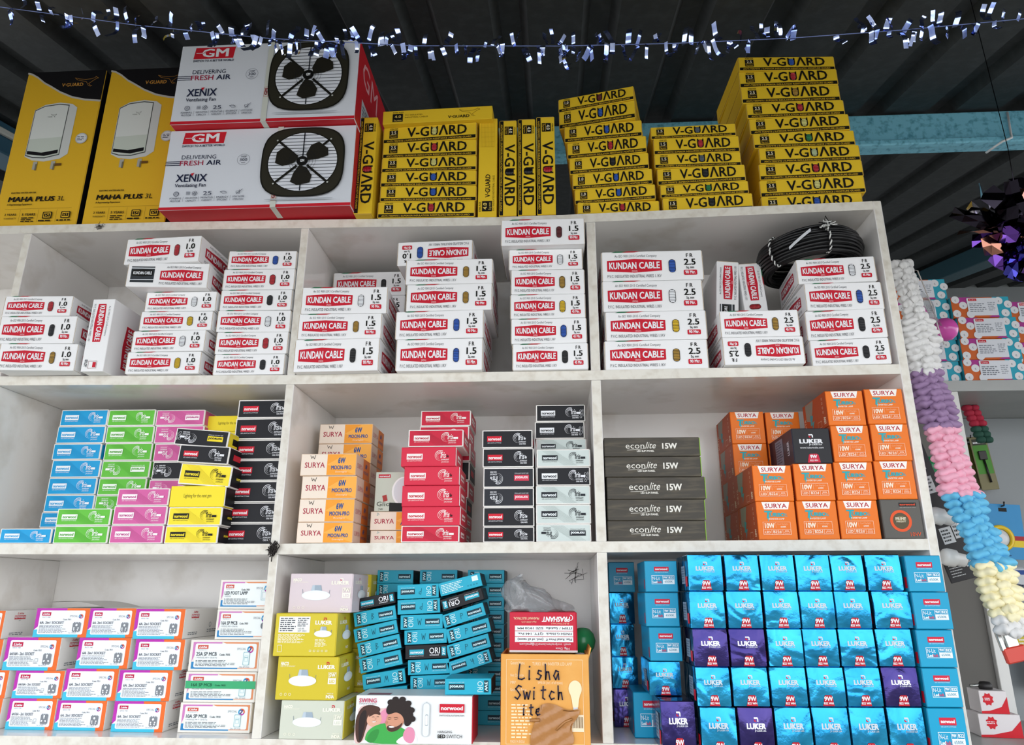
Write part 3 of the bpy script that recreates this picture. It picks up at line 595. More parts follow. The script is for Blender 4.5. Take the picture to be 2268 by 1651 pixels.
    f.text('HANGING', .71, .24, .05, BLACK, fit=.12); f.text('BED', .71, .14, .07, BLACK, fit=.065, bold=.04); f.text('SWITCH', .785, .14, .07, BLACK, fit=.13)
    t = Face(mb, (-W/2, 0, H), XA, YA, W, D); t.rect(.08, .1, .28, .35, ink('#9a4a55'))
    fl = MB(); fl.box(W/2-.0015, W/2, .001, D-.002, .001, H-.001, card('#b51c2c'), .0003)
    return 'switch_carton', 'switch box', W, H, D, [('carton', mb), ('end_flap', fl)]
def k_prash():
    W, H, D = .124, .07, .13
    mb = MB(); mb.box(-W/2, W/2-.0015, 0, D, 0, H, card('#c5203a', .45), 0.001); f = front(mb, W, H, True); Y = ink('#e8c9a8')
    f.text('PRASHANT', .1, .12, .12, WHITE, fit=.42, bold=.04, shear=.2); f.ring(.1, .14, .004, .0052, WHITE, 90, 270, 12); f.text('PRASHANT ELECTRICAL', .56, .13, .055, Y, fit=.38, bold=.02); f.text('ELECTRICALS', .12, .27, .035, Y, fit=.26); f.text('Aligarh-202001 (U.P.)', .6, .23, .04, Y, fit=.22)
    for y, a, b in ((.34, 'ITEM / Saddle', 'SIZE 19/20 MM'), (.48, 'FINISH G.I/black', 'QTY. 144 Pcs.'), (.62, 'Max. Retail Price \u20b9', '(incl. of all taxes)')):
        f.rect(.06, y, .92, y+.125, WHITE); f.text(a, .08, y+.035, .055, BLACK, fit=.38, bold=.015); f.text(b, .5, y+.035, .055, BLACK, fit=.38, bold=.015)
    f.text('email : coolprashant.kumar21@gmail.com', .1, .78, .05, WHITE, fit=.75); f.text('Mfg. Date', .12, .88, .05, WHITE, fit=.2)
    f.rect(.0, .95, 1, 1, ink('#e3d9d4'))
    fl = MB(); fl.box(W/2-.0015, W/2, .001, D-.002, .001, H-.001, card('#b3182f'), .0003)
    return 'hardware_carton', 'hardware box', W, H, D, [('carton', mb), ('end_flap', fl)]
def foil(name, hx, hx2):
    m = bpy.data.materials.new(name); m.use_nodes = True; t = m.node_tree; b = t.nodes['Principled BSDF']; n = t.nodes.new; L = t.links.new
    b.inputs['Metallic'].default_value = 0.93; b.inputs['Roughness'].default_value = 0.2
    c = n('ShaderNodeTexCoord'); oi = n('ShaderNodeObjectInfo'); ad = n('ShaderNodeVectorMath'); ad.operation = 'MULTIPLY_ADD'; ad.inputs[1].default_value = (1, 1, 1)
    sc = n('ShaderNodeVectorMath'); sc.operation = 'SCALE'; sc.inputs['Scale'].default_value = 7.0
    L(oi.outputs['Location'], sc.inputs[0]); L(c.outputs['Object'], ad.inputs[0]); L(sc.outputs[0], ad.inputs[2])
    big = n('ShaderNodeTexNoise'); big.inputs['Scale'].default_value = 17; big.inputs['Detail'].default_value = 2; big.inputs['Distortion'].default_value = 0.6; L(ad.outputs[0], big.inputs['Vector'])
    fine = n('ShaderNodeTexNoise'); fine.inputs['Scale'].default_value = 160; fine.inputs['Detail'].default_value = 3; L(ad.outputs[0], fine.inputs['Vector'])
    u1 = n('ShaderNodeBump'); u1.inputs['Strength'].default_value = 0.55; u1.inputs['Distance'].default_value = 0.012; L(big.outputs['Fac'], u1.inputs['Height'])
    u2 = n('ShaderNodeBump'); u2.inputs['Strength'].default_value = 0.18; u2.inputs['Distance'].default_value = 0.002; L(fine.outputs['Fac'], u2.inputs['Height']); L(u1.outputs[0], u2.inputs['Normal']); L(u2.outputs[0], b.inputs['Normal'])
    x = n('ShaderNodeMix'); x.data_type = 'RGBA'; x.inputs[6].default_value = lin(hx); x.inputs[7].default_value = lin(hx2); L(big.outputs['Fac'], x.inputs[0]); L(x.outputs[2], b.inputs['Base Color'])
    return m
FOILB = foil('blue_foil_card', '#39a6cd', '#176fa8'); FOILI = foil('indigo_foil_card', '#26235c', '#4a4076')
def k_luk(c):
    W, H, D = .06, .061, .12
    F = FOILB if c == 'blue' else FOILI
    mb = MB(); mb.box(-W/2+.0006, W/2-.0006, .002, D, 0, H, F, 0.0012)
    s = lside(mb, W, H, D); s.rect(.45, .2, .75, .7, ink('#7f93a8')); s.greek(.47, .24, .73, .66, 6, ink('#4c5c70')); s.rect(.78, .12, .92, .4, RED)
    bl = .0035
    wp = lambda a, b: bl*(1-(2*a-1)**2*.6)*(math.sin(math.pi*min(max(b, 0), 1))**.8)*1.0 - .0006*(2*a-1)**2
    fl = MB(); w2, h2 = W-.0024, H-.002
    fl.grid(lambda i, j: Vector((-w2/2+w2*i, .0005-wp(i, j), .001+h2*j)), 12, 12, F)
    f = Face(fl, (-w2/2, .0005, .001), XA, ZA, w2, h2, warp=wp); T = ink('#c3cbd2' if c == 'blue' else '#eceef4', .3)
    luker_logo(f, .5, .76, .0036, T); f.text('LUKER', .49, .56, .115, T, fit=.56, al='c', bold=.05); f.text('JV LUKER USA', .6, .505, .035, T, fit=.34, al='c', bold=.01)
    f.poly([(.34, .0), (.66, .0), (.635, .1), (.615, .25), (.58, .285), (.42, .285), (.385, .25), (.365, .1)], ink('#b5202f')); f.text('9W', .5, .135, .115, WHITE, fit=.24, al='c', bold=.028); f.text('B22 WH', .5, .045, .055, WHITE, fit=.27, al='c', bold=.03)
    return 'bulb_carton', 'bulb box', W, H, D, [('carton', mb), ('tuck_flap', fl)]
def k_nlit():
    W, H, D = .0595, .0595, .12
    C = card('#1197bf', .35); mb = MB(); mb.box(-W/2, W/2, .0006, D, 0, H, card('#0f7a9f', .35), 0.001)
    s = lside(mb, W, H, D); s.rect(.9, .1, .97, .4, RED); [s.ell(.2+.2*i, .3+.15*(i % 3), .0008, .0008, ink('#7fb6cc'), 8) for i in range(4)]
    fl = MB(); fl.box(-W/2+.001, W/2-.001, 0, .0012, .001, H-.001, C, 0.0005); f = front(fl, W, H); T = ink('#e3f0f6')
    f.rect(.29, .66, .74, .81, ink('#c8233c')); f.text('norwood', .515, .705, .065, WHITE, fit=.37, al='c', bold=.04); f.text('LED LIGHTS & FITTINGS', .515, .62, .02, T, fit=.4, al='c')
    f.frame(.2, .25, .9, .53, .0007, T); f.rect(.54, .25, .55, .53, T); f.text('N-Lit', .23, .39, .1, T, fit=.22); f.text('Led', .23, .285, .07, T, fit=.14, bold=.04); f.text('bulb', .38, .285, .07, ink('#c8506c'), fit=.13, bold=.02)
    f.text('9W', .62, .43, .065, T, fit=.12, al='c', bold=.03); f.rect(.7, .4, .707, .52, T); f.text('B22', .8, .43, .065, T, fit=.15, al='c', bold=.03); f.rect(.55, .26, .89, .4, T); f.text('6500K', .72, .3, .065, ink('#3f7f96'), fit=.25, al='c', bold=.01)
    return 'bulb_carton', 'bulb box', W, H, D, [('carton', mb), ('tuck_flap', fl)]
def k_heater():
    W, H, D = .198, .429, .2
    mb = MB(); mb.box(-W/2, W/2, 0, D, 0, H, card('#dcae28'), 0.002, mats={(0, 1): card('#17161a'), (0, -1): card('#17161a'), (2, 1): card('#17161a')}); f = front(mb, W, H); K = ink('#121114'); G = ink('#c08a3a')
    cv = [(.0, 1.0), (.06, .992), (.143, .968), (.24, .93), (.33, .905), (.463, .865), (.63, .828), (.8, .808), (1, .797)]
    f.poly([(x, y-.012) for x, y in cv]+[(1, 1), (0, 1)], ink('#b9b7b0')); f.poly(cv+[(1, 1)], K)
    f.text('V\u00b7GUARD', .47, .895, .022, G, fit=.27, bold=.015); roo(f, .62, .89, .3, .065, G, .0007)
    f.poly([(.2, .44), (.2, .74), (.32, .775), (.5, .787), (.66, .775), (.727, .75), (.727, .45), (.64, .42), (.45, .405), (.3, .415)], ink('#c9ccc8'))
    f.poly([(.205, .445), (.205, .74), (.32, .768), (.5, .778), (.625, .77), (.625, .445), (.45, .425), (.3, .43)], ink('#4a4f4c')); f.poly([(.213, .45), (.213, .735), (.32, .762), (.5, .772), (.615, .764), (.615, .45), (.45, .432), (.3, .437)], ink('#d5d9d4'))
    f.poly([(.215, .45), (.215, .55), (.615, .56), (.615, .45), (.45, .432)], ink('#c3cbc0')); f.poly([(.22, .455), (.22, .476), (.4, .462), (.6, .478), (.6, .456), (.44, .44)], K); f.text('V\u00b7GUARD', .38, .69, .006, K, fit=.06); roo(f, .42, .69, .07, .02, K, .0004)
    for x in (.33, .55): f.rect(x, .355, x+.05, .405, ink('#a9a79c')); f.rect(x+.03, .35, x+.05, .39, ink('#6f6a55'))
    f.rect(.6, .375, .68, .39, ink('#6b4a1c')); f.ell(.86, .545, .0145, .0145, ink('#b9bbbd'), 20); f.ell(.86, .545, .0118, .0118, ink('#d7d9da'), 20); f.greek(.81, .53, .91, .56, 3, ink('#5c5f66'))
    B = ink('#191408'); f.text('ELECTRIC WATER HEATER', .15, .207, .0085, B, fit=.3, bold=.03); f.text('MAHA PLUS', .13, .158, .027, B, fit=.56, bold=.04, shear=.08); f.text('3L', .72, .158, .027, B, fit=.09, shear=.08); f.text('A Rejuvenating Experience', .13, .135, .01, B, fit=.3, bold=.02, shear=.15)
    f.rect(.12, .112, .92, .1128, B)
    for x in (.31, .53, .75): f.rect(x, .03, x+.002, .105, B)
    f.text('2 YEARS', .13, .072, .012, B, fit=.14, bold=.02); f.text('WARRANTY', .13, .05, .01, B, fit=.15); f.text('5 YEARS', .34, .07, .014, B, fit=.16, bold=.02); f.greek(.34, .03, .5, .062, 3, B)
    for x in (.59, .81): f.rrect(x, .05, x+.11, .09, .002, B); f.rrect(x+.012, .055, x+.098, .085, .0015, ink('#dcae28')); f.text('ISI', x+.055, .061, .018, B, fit=.07, al='c', bold=.05); f.greek(x-.04, .03, x+.13, .045, 1, B)
    return 'heater_carton', 'appliance box', W, H, D, [('carton', mb)]
def k_gm(sx):
    W, H, D = .42, .21, .38
    wh, rd = card('#d9dde4', .42), card('#c4232e', .45)
    mb = MB(); mb.box(-W/2, W/2, 0, D, 0, H, wh, 0.0015, mats={(0, 1): rd, (0, -1): rd, (2, -1): rd}); f = front(mb, W, H); R2 = ink('#c9202e'); T = ink('#1c2440')
    f.rect(0, 0, 1, .035, R2)
    f.poly([(.074, .82), (.298, .82), (.306, .965), (.082, .965)], R2); f.text('GM', .195, .845, .1, WHITE, fit=.15, al='c', bold=.028); f.line([(.09, .895), (.13, .895), (.14, .915), (.15, .88), (.16, .91), (.17, .895), (.19, .895)], .0016, R2); f.line([(.088, .895), (.12, .895)], .0016, WHITE)
    f.text('SWITCH TO A BETTER WORLD', .19, .78, .026, T, fit=.23, al='c', bold=.02); f.text('DELIVERING', .083, .625, .05, T, fit=.185); f.text('FRESH', .078, .545, .06, ink('#a32443'), fit=.125, bold=.01); f.text('AIR', .22, .545, .06, T, fit=.08, bold=.01)
    for i in range(3): f.rect(.0, .548+.022*i, .078, .556+.022*i, T)
    f.ring(.417, .6, .0138, .0143, T, n=30); f.text('SWEEP', .417, .625, .022, T, fit=.03, al='c'); f.text('300', .417, .58, .035, T, fit=.04, al='c'); f.text('mm', .417, .552, .02, T, fit=.02, al='c')
    f.text('XENIX', .07, .34, .09, T, fit=.165, bold=.015); f.poly([(.145, .44), (.165, .45), (.155, .41)], R2); f.text('Ventilating Fan', .07, .275, .04, T, fit=.165, bold=.01)
    for i, (a, b) in enumerate((('POWERFUL', 'MOTOR'), ('HIGH SUCTION', 'CAPACITY'), ('MONTHS', 'WARRANTY'), ('ENERGY', 'EFFICIENT'), ('LOW NOISE', 'OPERATION'))):
        x = .085+.083*i; f.text(a, x, .125, .022, T, fit=.063, al='c'); f.text(b, x, .092, .022, T, fit=.055, al='c')
        if i == 2: f.text('25', x, .165, .045, T, fit=.045, al='c')
        elif i == 0: f.ring(x, .19, .005, .0062, T, n=14); f.ring(x, .19, .002, .0028, T, n=10)
        elif i == 1: [f.ring(x+.015+.009*math.cos(k*1.26), .19+.018*math.sin(k*1.26), .0018, .0026, T, n=10) for k in range(5)]; [f.rect(x-.03, .175+.015*k, x-.008, .18+.015*k, T) for k in range(3)]
        elif i == 3: f.ring(x, .19, .004, .0046, T, 0, 180); f.line([(x-.016, .2), (x, .175), (x+.018, .18), (x+.014, .2), (x-.016, .2)], .0007, T)
        else: f.line([(x-.015, .18), (x-.005, .18), (x+.004, .17), (x+.004, .215), (x-.005, .2), (x-.015, .2), (x-.015, .18)], .0008, T); f.line([(x-.012, .165), (x+.018, .225)], .001, T)
        if i: f.rect(x-.0425, .09, x-.0415, .15, T)
    cx, cy = .735, .54; q = .092
    fr, bar, gl = ink('#2c2a20'), ink('#16150f'), ink('#10141f')
    pts = []
    for k in range(48):
        a = 2*math.pi*k/48; c, s = math.cos(a), math.sin(a); r = q/max(abs(c)**3.4+abs(s)**3.4, 1e-6)**(1/3.4); pts.append((cx+r*1.0*c/W, cy+r*.985*s/H))
    f.poly(pts, bar); f.poly([(cx+(x-cx)*.965, cy+(y-cy)*.965) for x, y in pts], fr); f.ell(cx, cy, .0785, .0785, bar, 40); f.ell(cx, cy, .076, .076, ink('#dfe3ea'), 40)
    for k in range(-8, 9):
        y = k*.0086; x = math.sqrt(max(.076**2-y*y, 0)); f.rect(cx-x/W, cy+(y-.0006)/H, cx+x/W, cy+(y+.0006)/H, gl)
    f.rect(cx-.0012/W, cy-.076/H, cx+.0012/W, cy+.076/H, gl)
    for a in (45, 135, 225, 315): f.line([(cx+.018*math.cos(R(a))/W, cy+.018*math.sin(R(a))/H), (cx+.083*math.cos(R(a))/W, cy+.08*math.sin(R(a))/H)], .0055, bar); f.ell(cx+.084*math.cos(R(a))/W, cy+.08*math.sin(R(a))/H, .0022, .0022, ink('#b9bbb5'), 10)
    for a0 in (38, 165, 272):
        P = [(.012, -30), (.035, -31), (.058, -25), (.063, -8), (.06, 18), (.045, 30), (.02, 30)]
        f.poly([(cx+r*math.cos(R(a0+d))/W, cy+r*math.sin(R(a0+d))/H) for r, d in P], ink('#211f18'))
    for r in (.017, .024, .03): f.ring(cx, cy, r-.0006, r, gl)
    f.ell(cx, cy, .0125, .0125, ink('#0f0f0e'), 24); f.text('GM', cx, cy-.012, .03, WHITE, fit=.022, al='c', bold=.04); f.ell(cx, .075, .075, .0016, ink('#a9afb6'), 24)
    s = rside(mb, W, H, D); s.text('GM', .1, .62, .28, ink('#e0a0a5'), fit=.36); s.rect(.12, .06, .42, .4, ink('#c3c9d0')); s.greek(.14, .1, .4, .36, 6, ink('#5f6670'))
    st = MB(); PS = mat('packing_strap', '#cfd2c8', .4); w = .0062; x0 = -W/2+sx*W
    st.box(x0-w, x0+w, -.0022, -.0016, 0, H, PS, .0002); st.box(x0-w, x0+w, -.0022, .046, -.0006, -.0001, PS, .0001)
    g = Face(st, (x0-w, -.0022, 0), XA, ZA, 2*w, H)
    for y in (.08, .7) if sx > .55 else (.3,):
        g.frame(.1, y, .9, y+.12, .0006, ink('#c0555c')); g.text('GM', .72, y+.02, .5, ink('#8a2030'), fit=.08, rot=90, bold=.04)
    return 'fan_carton', 'appliance box', W, H, D, [('carton', mb), ('strap', st)]
def k_carton():
    W, H, D = .155, .146, .15; t = .003
    O = mat('orange_carton_card', '#dd9c45', .6, noise=.4, nscale=7, hx2='#e8b263', bump=.1, bscale=40)
    mb = MB()
    for a in ((-W/2, W/2, 0, t, 0, H), (-W/2, W/2, D-t, D, 0, H), (-W/2, -W/2+t, t, D-t, 0, H), (W/2-t, W/2, t, D-t, 0, H), (-W/2+t, W/2-t, t, D-t, 0, t)): mb.box(*a, O, .0006)
    s = lside(mb, W, H, D); s.rect(0, 0, 1, 1, ink('#d9772f')); s.rect(.62, .3, .98, .45, ink('#d9d3c6'))
    f = front(mb, W, H); P = ink('#f3dcb4'); K = ink('#231d33')
    f.text('Generic Name', .11, .885, .035, P, fit=.16); f.text('TURBO 10W INVERTER LED LAMP', .36, .875, .035, P, fit=.45); f.frame(.06, .02, .93, .94, .0006, P)
    for i, tx in enumerate(('Net Quantity', 'MRP', 'Unit Sale Price')): f.text(tx, .11, .75-.08*i, .032, P, fit=(.15, .06, .18)[i])
    f.text('5990.00 (incl. of all taxes)', .42, .67, .03, P, fit=.28)
    f.greek(.12, .08, .36, .46, 11, P, .45); f.text('MADE IN INDIA', .11, .035, .03, P, fit=.16)
    f.ell(.84, .62, .0115, .0135, P, 24); f.poly([(.77, .62), (.91, .62), (.88, .5), (.87, .42), (.81, .42), (.8, .5)], P); f.rect(.815, .38, .865, .42, ink('#c9cfd6')); f.rect(.77, .16, .93, .34, ink('#ecd9b8'))
    for i in range(14): f.rect(.785+.01*i, .2, .785+.01*i+(.003 if i % 3 else .006), .32, ink('#7a5a35'))
    hand(f, 'Lisha', .2, .72, .17, .098, .0024, K); hand(f, 'Switch', .16, .505, .15, .095, .0024, K); hand(f, 'ite', .24, .335, .12, .075, .0024, K)
    tp = MB(); B = mat('brown_packing_tape', '#a8733f', .25, bump=.7, bscale=38, bdist=.004)
    rnd = random.Random(5); n, k = 10, 14
    def tf(i, j):
        x = .33+.1*j+.44*i+.02*math.sin(5*j+3)*(i < .05)+.025*math.sin(9*j)*(i > .95); y = -.01+.45*j+.03*math.sin(6*i)*(j > .95)-.02*i*j
        return Vector((-W/2+x*W, -.0032-.0012*math.sin(11*i+4*j)**2-.001*math.sin(9*j-6*i)**2, max(y*H, .0005)))
    tp.grid(tf, 26, 26, B, True)
    tp.tube([(-W/2+.33*W, -.005, .28*H), (-W/2+.44*W, -.006, .285*H)], .0028, B, 6); tp.tube([(-W/2+.62*W, -.005, .18*H), (-W/2+.72*W, -.006, .27*H), (-W/2+.8*W, -.005, .3*H)], .002, B, 6)
    fl = MB(); M = Matrix.Translation((W/2, 0, H)) @ Matrix.Rotation(R(16), 4, 'Y'); fl.box(0, .0025, .002, D*.8, -.125, .012, O, .0005, M=M)
    return 'open_carton', 'carton', W, H, D, [('carton', mb), ('tape_patch', tp), ('side_flap', fl)]
def k_bgl():
    W, H, D = .15, .058, .1
    mb = MB(); mb.box(-W/2, W/2, 0, D, 0, H, card('#c8622c'), .0008); f = front(mb, W, H); rnd = random.Random(3)
    f.rect(.72, 0, 1, 1, ink('#2f9fb6')); f.poly([(0, 1), (.35, 1), (.3, .7), (.1, .72)], ink('#a83a8a')); f.poly([(.6, .0), (.8, 0), (.75, .2)], ink('#a83a8a'))
    for x, y in ((.07, .2), (.2, .6), (.08, .88), (.9, .2), (.82, .8), (.97, .62), (.3, .15)): f.ell(x, y, .0105, .0105, ink('#dcdde0'), 18); f.text('c', x, y-.07, .12, NAVY, al='c')
    f.rrect(.27, .08, .78, .95, .003, ink('#d8dbe2')); f.rect(.3, .8, .44, .92, RED); f.text('Lisha', .37, .83, .06, WHITE, fit=.1, al='c'); f.greek(.3, .25, .6, .7, 5, ink('#7d838c')); f.greek(.62, .3, .75, .75, 5, ink('#9aa0a8'))
    for k, g in enumerate((rside(mb, W, H, D), lside(mb, W, H, D))):
        g.rect(0, 0, 1, 1, ink('#2f9fb6')); [g.ell(.15+.3*(i % 3), .25+.5*(i//3), .0105, .0105, ink('#dcdde0'), 18) for i in range(6)]
    return 'switch_carton', 'switch box', W, H, D, [('carton', mb)]
def design(key):
    a = key.split(':'); k = a[0]
    if k == 'v' or k == 'vup': return k_vguard(a[1], a[2])
    if k == 'vback': return k_vback(a[1])
    if k == 'vupb': return k_vupb(a[1])
    if k in ('k90', 'k45', 'k45u'): return k_kundan(k[1:3], a[1], a[2], k.endswith('u'))
    if k == 'kb90' or k == 'kbup': return k_kundan('90' if k == 'kb90' else '45', '1.0', 'black', back=True)
    if k == 'kup': return k_kup()
    if k in ('iris', 'irisu', 'iris8', 'iris8u', 'irisp'): return k_iris(a[1], k.endswith('u'), '8' in k, k == 'irisp')
    if k == 'surya6': return k_surya('6W', 'MOON-PRO')
    if k == 'surya3': return k_surya('3W', 'AURA PRO')
    if k == 'lis': return k_lis('6')
    if k == 'lis16': return k_lis('16')
    if k == 'mcb': return k_mcb(a[1])
    if k == 'haco': return k_haco(a[1])
    if k in ('ori', 'oriu'): return k_ori('teal', a[1] if len(a) > 1 else None, k == 'oriu')
    if k in ('orik', 'oriku'): return k_ori('black', None, k == 'oriku')
    if k == 'orib': return k_ori('back')
    if k == 'luk': return k_luk(a[1])
    if k == 'gm': return k_gm(float(a[1]))
    return {'glio': k_glio, 'econ': k_econ, 'turbo': k_turbo, 'lukb': k_lukb, 'prime': k_prime, 'nlit': k_nlit, 'heater': k_heater, 'swing': k_swing, 'prash': k_prash, 'carton': k_carton, 'bgl': k_bgl}[k]()
# ------------------------------------------------------------------ the place: ground, roof, beams, back wall
g = MB(); g.box(-12, 12, -14, 8, -.1, 0, mat('dusty_concrete', '#8a857c', .85, noise=.5, nscale=1.5, hx2='#716b62')); g.build('floor', kind='structure')
def roof_z(y): return ZO+1.30+.22*y
ROOF = mat('dark_roof_sheet', '#272a2b', .62, noise=.55, nscale=34, hx2='#363a3b', bump=.15, bscale=120)
rf = MB(); xs = []; PR = .215; P0 = .443
x = P0-PR*22
while x < P0+PR*26:
    for dx, h in ((-.043, 0), (-.024, .03), (.024, .03), (.043, 0)): xs.append((x+dx, h))
    x += PR
Y0, Y1 = -1.6, 3.4; vs = []; fs = []
for t in (0.0, .004):
    for px, h in xs:
        for y in (Y0, Y1): vs.append((px, y, roof_z(y)+h*1.02+t-.001))
n2 = len(xs)*2
for i in range(len(xs)-1):
    a = 2*i; fs.append((a, a+2, a+3, a+1)); fs.append((n2+a, n2+a+1, n2+a+3, n2+a+2))
rf.add(vs, fs, ROOF); rf.build('ceiling', kind='structure')
w = MB(); w.box(-4.4, 6.2, Y1, Y1+.1, 0, roof_z(Y1)+.06, mat('grey_back_wall', '#8f9496', .8, noise=.3, nscale=3, hx2='#7d8284')); w.build('wall_back', kind='structure')
TEAL = mat('blue_painted_steel', '#86d0e8', .4, noise=.45, nscale=70, hx2='#3a86a2')
def beam(name, label, boxes, M=None, m=None):
    b = MB()
    for q in boxes: b.box(*q, m or TEAL, .004, M=M)
    return b.build(name, label=label, cat='beam')
yb = .55
beam('roof_beam', 'blue painted steel beam running across under the dark roof sheets', [(.2, 4.2, yb, yb+.055, ZO+1.307, ZO+1.415), (.2, 4.2, yb-.022, yb, ZO+1.292, ZO+1.312)])
wt = MB(); wt.tube([(1.925, yb-.004, ZO+1.405), (1.92, yb-.006, ZO+1.34), (1.905, yb-.026, ZO+1.30), (1.875, yb-.026, ZO+1.288), (1.86, yb+.03, ZO+1.288)], .0035, WHITE, 6); wt.build('cable_tie', label='thin white cable tie hooked round the blue roof beam', cat='cable tie')
for x0, x1, lb, m in ((-1.24, -1.13, 'dark blue rafter with a pale pipe under the roof at far left', mat('dark_blue_steel', '#2f5a70', .5)), (2.80, 2.92, 'dark teal rafter behind the foil decoration', mat('dark_teal_steel', '#2b4d58', .5))):
    ya = .62 if x0 > 0 else .2; M = Matrix.Translation((0, ya, roof_z(ya)-.004)) @ Matrix.Rotation(math.atan(.22), 4, 'X')
    b = MB(); b.box(x0, x1, 0, 2.8, -.1, -.002, m, .004, M=M)
    if x0 < 0: b.box(x1+.001, x1+.018, 0, 2.8, -.05, -.03, mat('pale_pipe', '#c9ccc4', .5), .004, M=M)
    b.build('rafter', label=lb, cat='beam')

# ------------------------------------------------------------------ the white pigeonhole shelving
BZ = {1: ([-1.25, -.715, -.322, -.067, .425, .563, 1.232], [.7985, .7981, .7968, .7938, .7869, .7882, .8013]), 2: ([-1.25, -.637, -.013, .607, 1.215], [.4425, .4403, .4337, .4336, .437]),
      3: ([-1.25, -.561, -.016, .61, 1.216], [.0945, .0941, .093, .0959, .0995]), 4: ([-1.25, 1.215], [-.248, -.248])}
def bz(k, x):
    X, Z = BZ[k]
    if x <= X[0]: return Z[0]
    for a, b, c, d in zip(X[:-1], X[1:], Z[:-1], Z[1:]):
        if x <= b: return c+(d-c)*(x-a)/(b-a)
    return Z[-1]
TH = .02; DEP = .3
unit = empty('shelving_unit', 'white painted wooden pigeonhole shelving with chipped front edges, full of boxed goods', 'shelf', Matrix.Translation((0, 0, 0)))
XL, XR = -1.25, 1.2163
for k in (1, 2, 3, 4):
    mb = MB(); X = [x for x in BZ[k][0] if x < XR]+[XR]; vs = []; n = len(X)
    for x in X:
        z = bz(k, x)+ZO
        vs += [(x, 0, z-TH), (x, 0, z), (x, DEP, z), (x, DEP, z-TH)]
    fr = []; ot = []
    for i in range(n-1):
        a, b = 4*i, 4*i+4; fr.append((a, b, b+1, a+1)); ot += [(a+1, b+1, b+2, a+2), (a+3, b+3, b, a), (a+2, b+2, b+3, a+3)]
    ot += [(0, 1, 2, 3), (4*n-1, 4*n-2, 4*n-3, 4*n-4)]
    mb.add(vs, ot, PAINT); mb.add(vs, fr, EDGE); mb.build('shelf_board', unit)
DV = {'A': (-.655, -.637), 'B': (-.0170, 0.0), 'C': (.6098, .6288)}
for nm, (x0, x1) in DV.items():
    for k in (2, 3, 4):
        za, zb_ = max(bz(k, x0), bz(k, x1))+ZO+.0002, min(bz(k-1, x0), bz(k-1, x1))-TH+ZO-.0002
        mb = MB(); mb.box(x0, x1, .0008, DEP-.0005, za, zb_, PAINT, .001, mats={(1, -1): EDGE}); mb.build('divider', unit)
for x0, x1 in ((XL-.018, XL), (XR, XR+.0175)):
    mb = MB(); mb.box(x0, x1, -.001, DEP+.012, 0, ZO+(.8013 if x0 > 0 else .7985), PAINT, .0015, mats={(1, -1): EDGE}); mb.build('end_panel', unit)
mb = MB(); mb.box(XL, XR, DEP, DEP+.012, ZO-.7, ZO+.785, PAINT); mb.build('back_panel', unit)
for z in (-.66, -1.08, -1.45):
    mb = MB(); mb.box(XL, XR, 0, DEP, ZO+z-TH, ZO+z, PAINT, .001, mats={(1, -1): EDGE}); mb.build('shelf_board', unit)
k = MB(); rnd = random.Random(2)
for i in range(14):
    pts = [(-.008+rnd.gauss(0, .0045), -.004-abs(rnd.gauss(0, .0035)), ZO+.083+rnd.gauss(0, .0065)) for _ in range(7)]; k.tube(pts, .0011, mat('black_thread', '#2a2522', .8), 5)
k.build('thread_knot', label='tangled black thread caught on the shelf edge above the blue light boxes', cat='thread')
k2 = MB()
for i in range(9):
    pts = [(.575+rnd.gauss(0, .012), .296, ZO+.045+rnd.gauss(0, .01)) for _ in range(3)]; k2.tube(pts, .0004, MATS['black_thread'], 4)
k2.build('thread_scrap', label='thin dark thread scrap stuck to the back of the compartment above the plastic bag', cat='thread')
k3 = MB()
for i in range(7):
    pts = [(-.476+rnd.gauss(0, .007), -.003, ZO+.789+rnd.gauss(0, .005)) for _ in range(4)]; k3.tube(pts, .0005, MATS['black_thread'], 4)
k3.build('thread_scrap', label='black thread scrap on the top shelf edge below the yellow heater cartons', cat='thread')

# ------------------------------------------------------------------ cartons on the shelves: one design, many individual boxes
DES = {}; TILT = random.Random(12)
def get(key):
    if key not in DES:
        nm, cat, W, H, D, parts = design(key); DES[key] = (nm, cat, W, H, D, [(p, mb.mesh(p)) for p, mb in parts])
    return DES[key]
def put(key, x, y, z, w=None, h=None, yaw=0, roll=0, label='', group=None, ys=1.0, up=0, pitch=0):
    """stand one carton with the middle of its front bottom edge at (x, y, z)"""
    nm, cat, W, H, D, parts = get(key)
    M = Matrix.Translation((x, y, z+ZO)) @ Matrix.Rotation(R(yaw), 4, 'Z') @ Matrix.Rotation(R(-roll), 4, 'Y') @ Matrix.Rotation(R(pitch), 4, 'X')
    if up:                                      # standing on its end
        sx, sz = (h/W if h else 1), (w/H if w else 1)
        M = M @ Matrix.Translation((-up*H*sz/2, 0, W*sx/2)) @ Matrix.Rotation(R(90*up), 4, 'Y')
    else: sx, sz = (w/W if w else 1), (h/H if h else 1)
    M = M @ Matrix.Diagonal((sx, ys, sz, 1))
    if len(parts) == 1:
        o = bpy.data.objects.new(nm, parts[0][1]); col.objects.link(o); o.matrix_world = M; tag(o, label, cat, group)
        return o
    root = empty(nm, label, cat, M, group)
    for p, me in parts:
        o = bpy.data.objects.new(p, me); col.objects.link(o); o.parent = root
        if p == 'tuck_flap' and key.startswith('luk:'): o.rotation_euler = (TILT.uniform(-.03, .02), 0, TILT.uniform(-.015, .015))
        if p == 'wire_coil': o['label'] = 'wire turns seen through the window'
        elif p == 'tape_strip': o['label'] = 'green tape across the front'
    return root
ORD = ['', 'first', 'second', 'third', 'fourth', 'fifth', 'sixth', 'seventh', 'eighth', 'ninth', 'tenth', 'eleventh', 'twelfth']
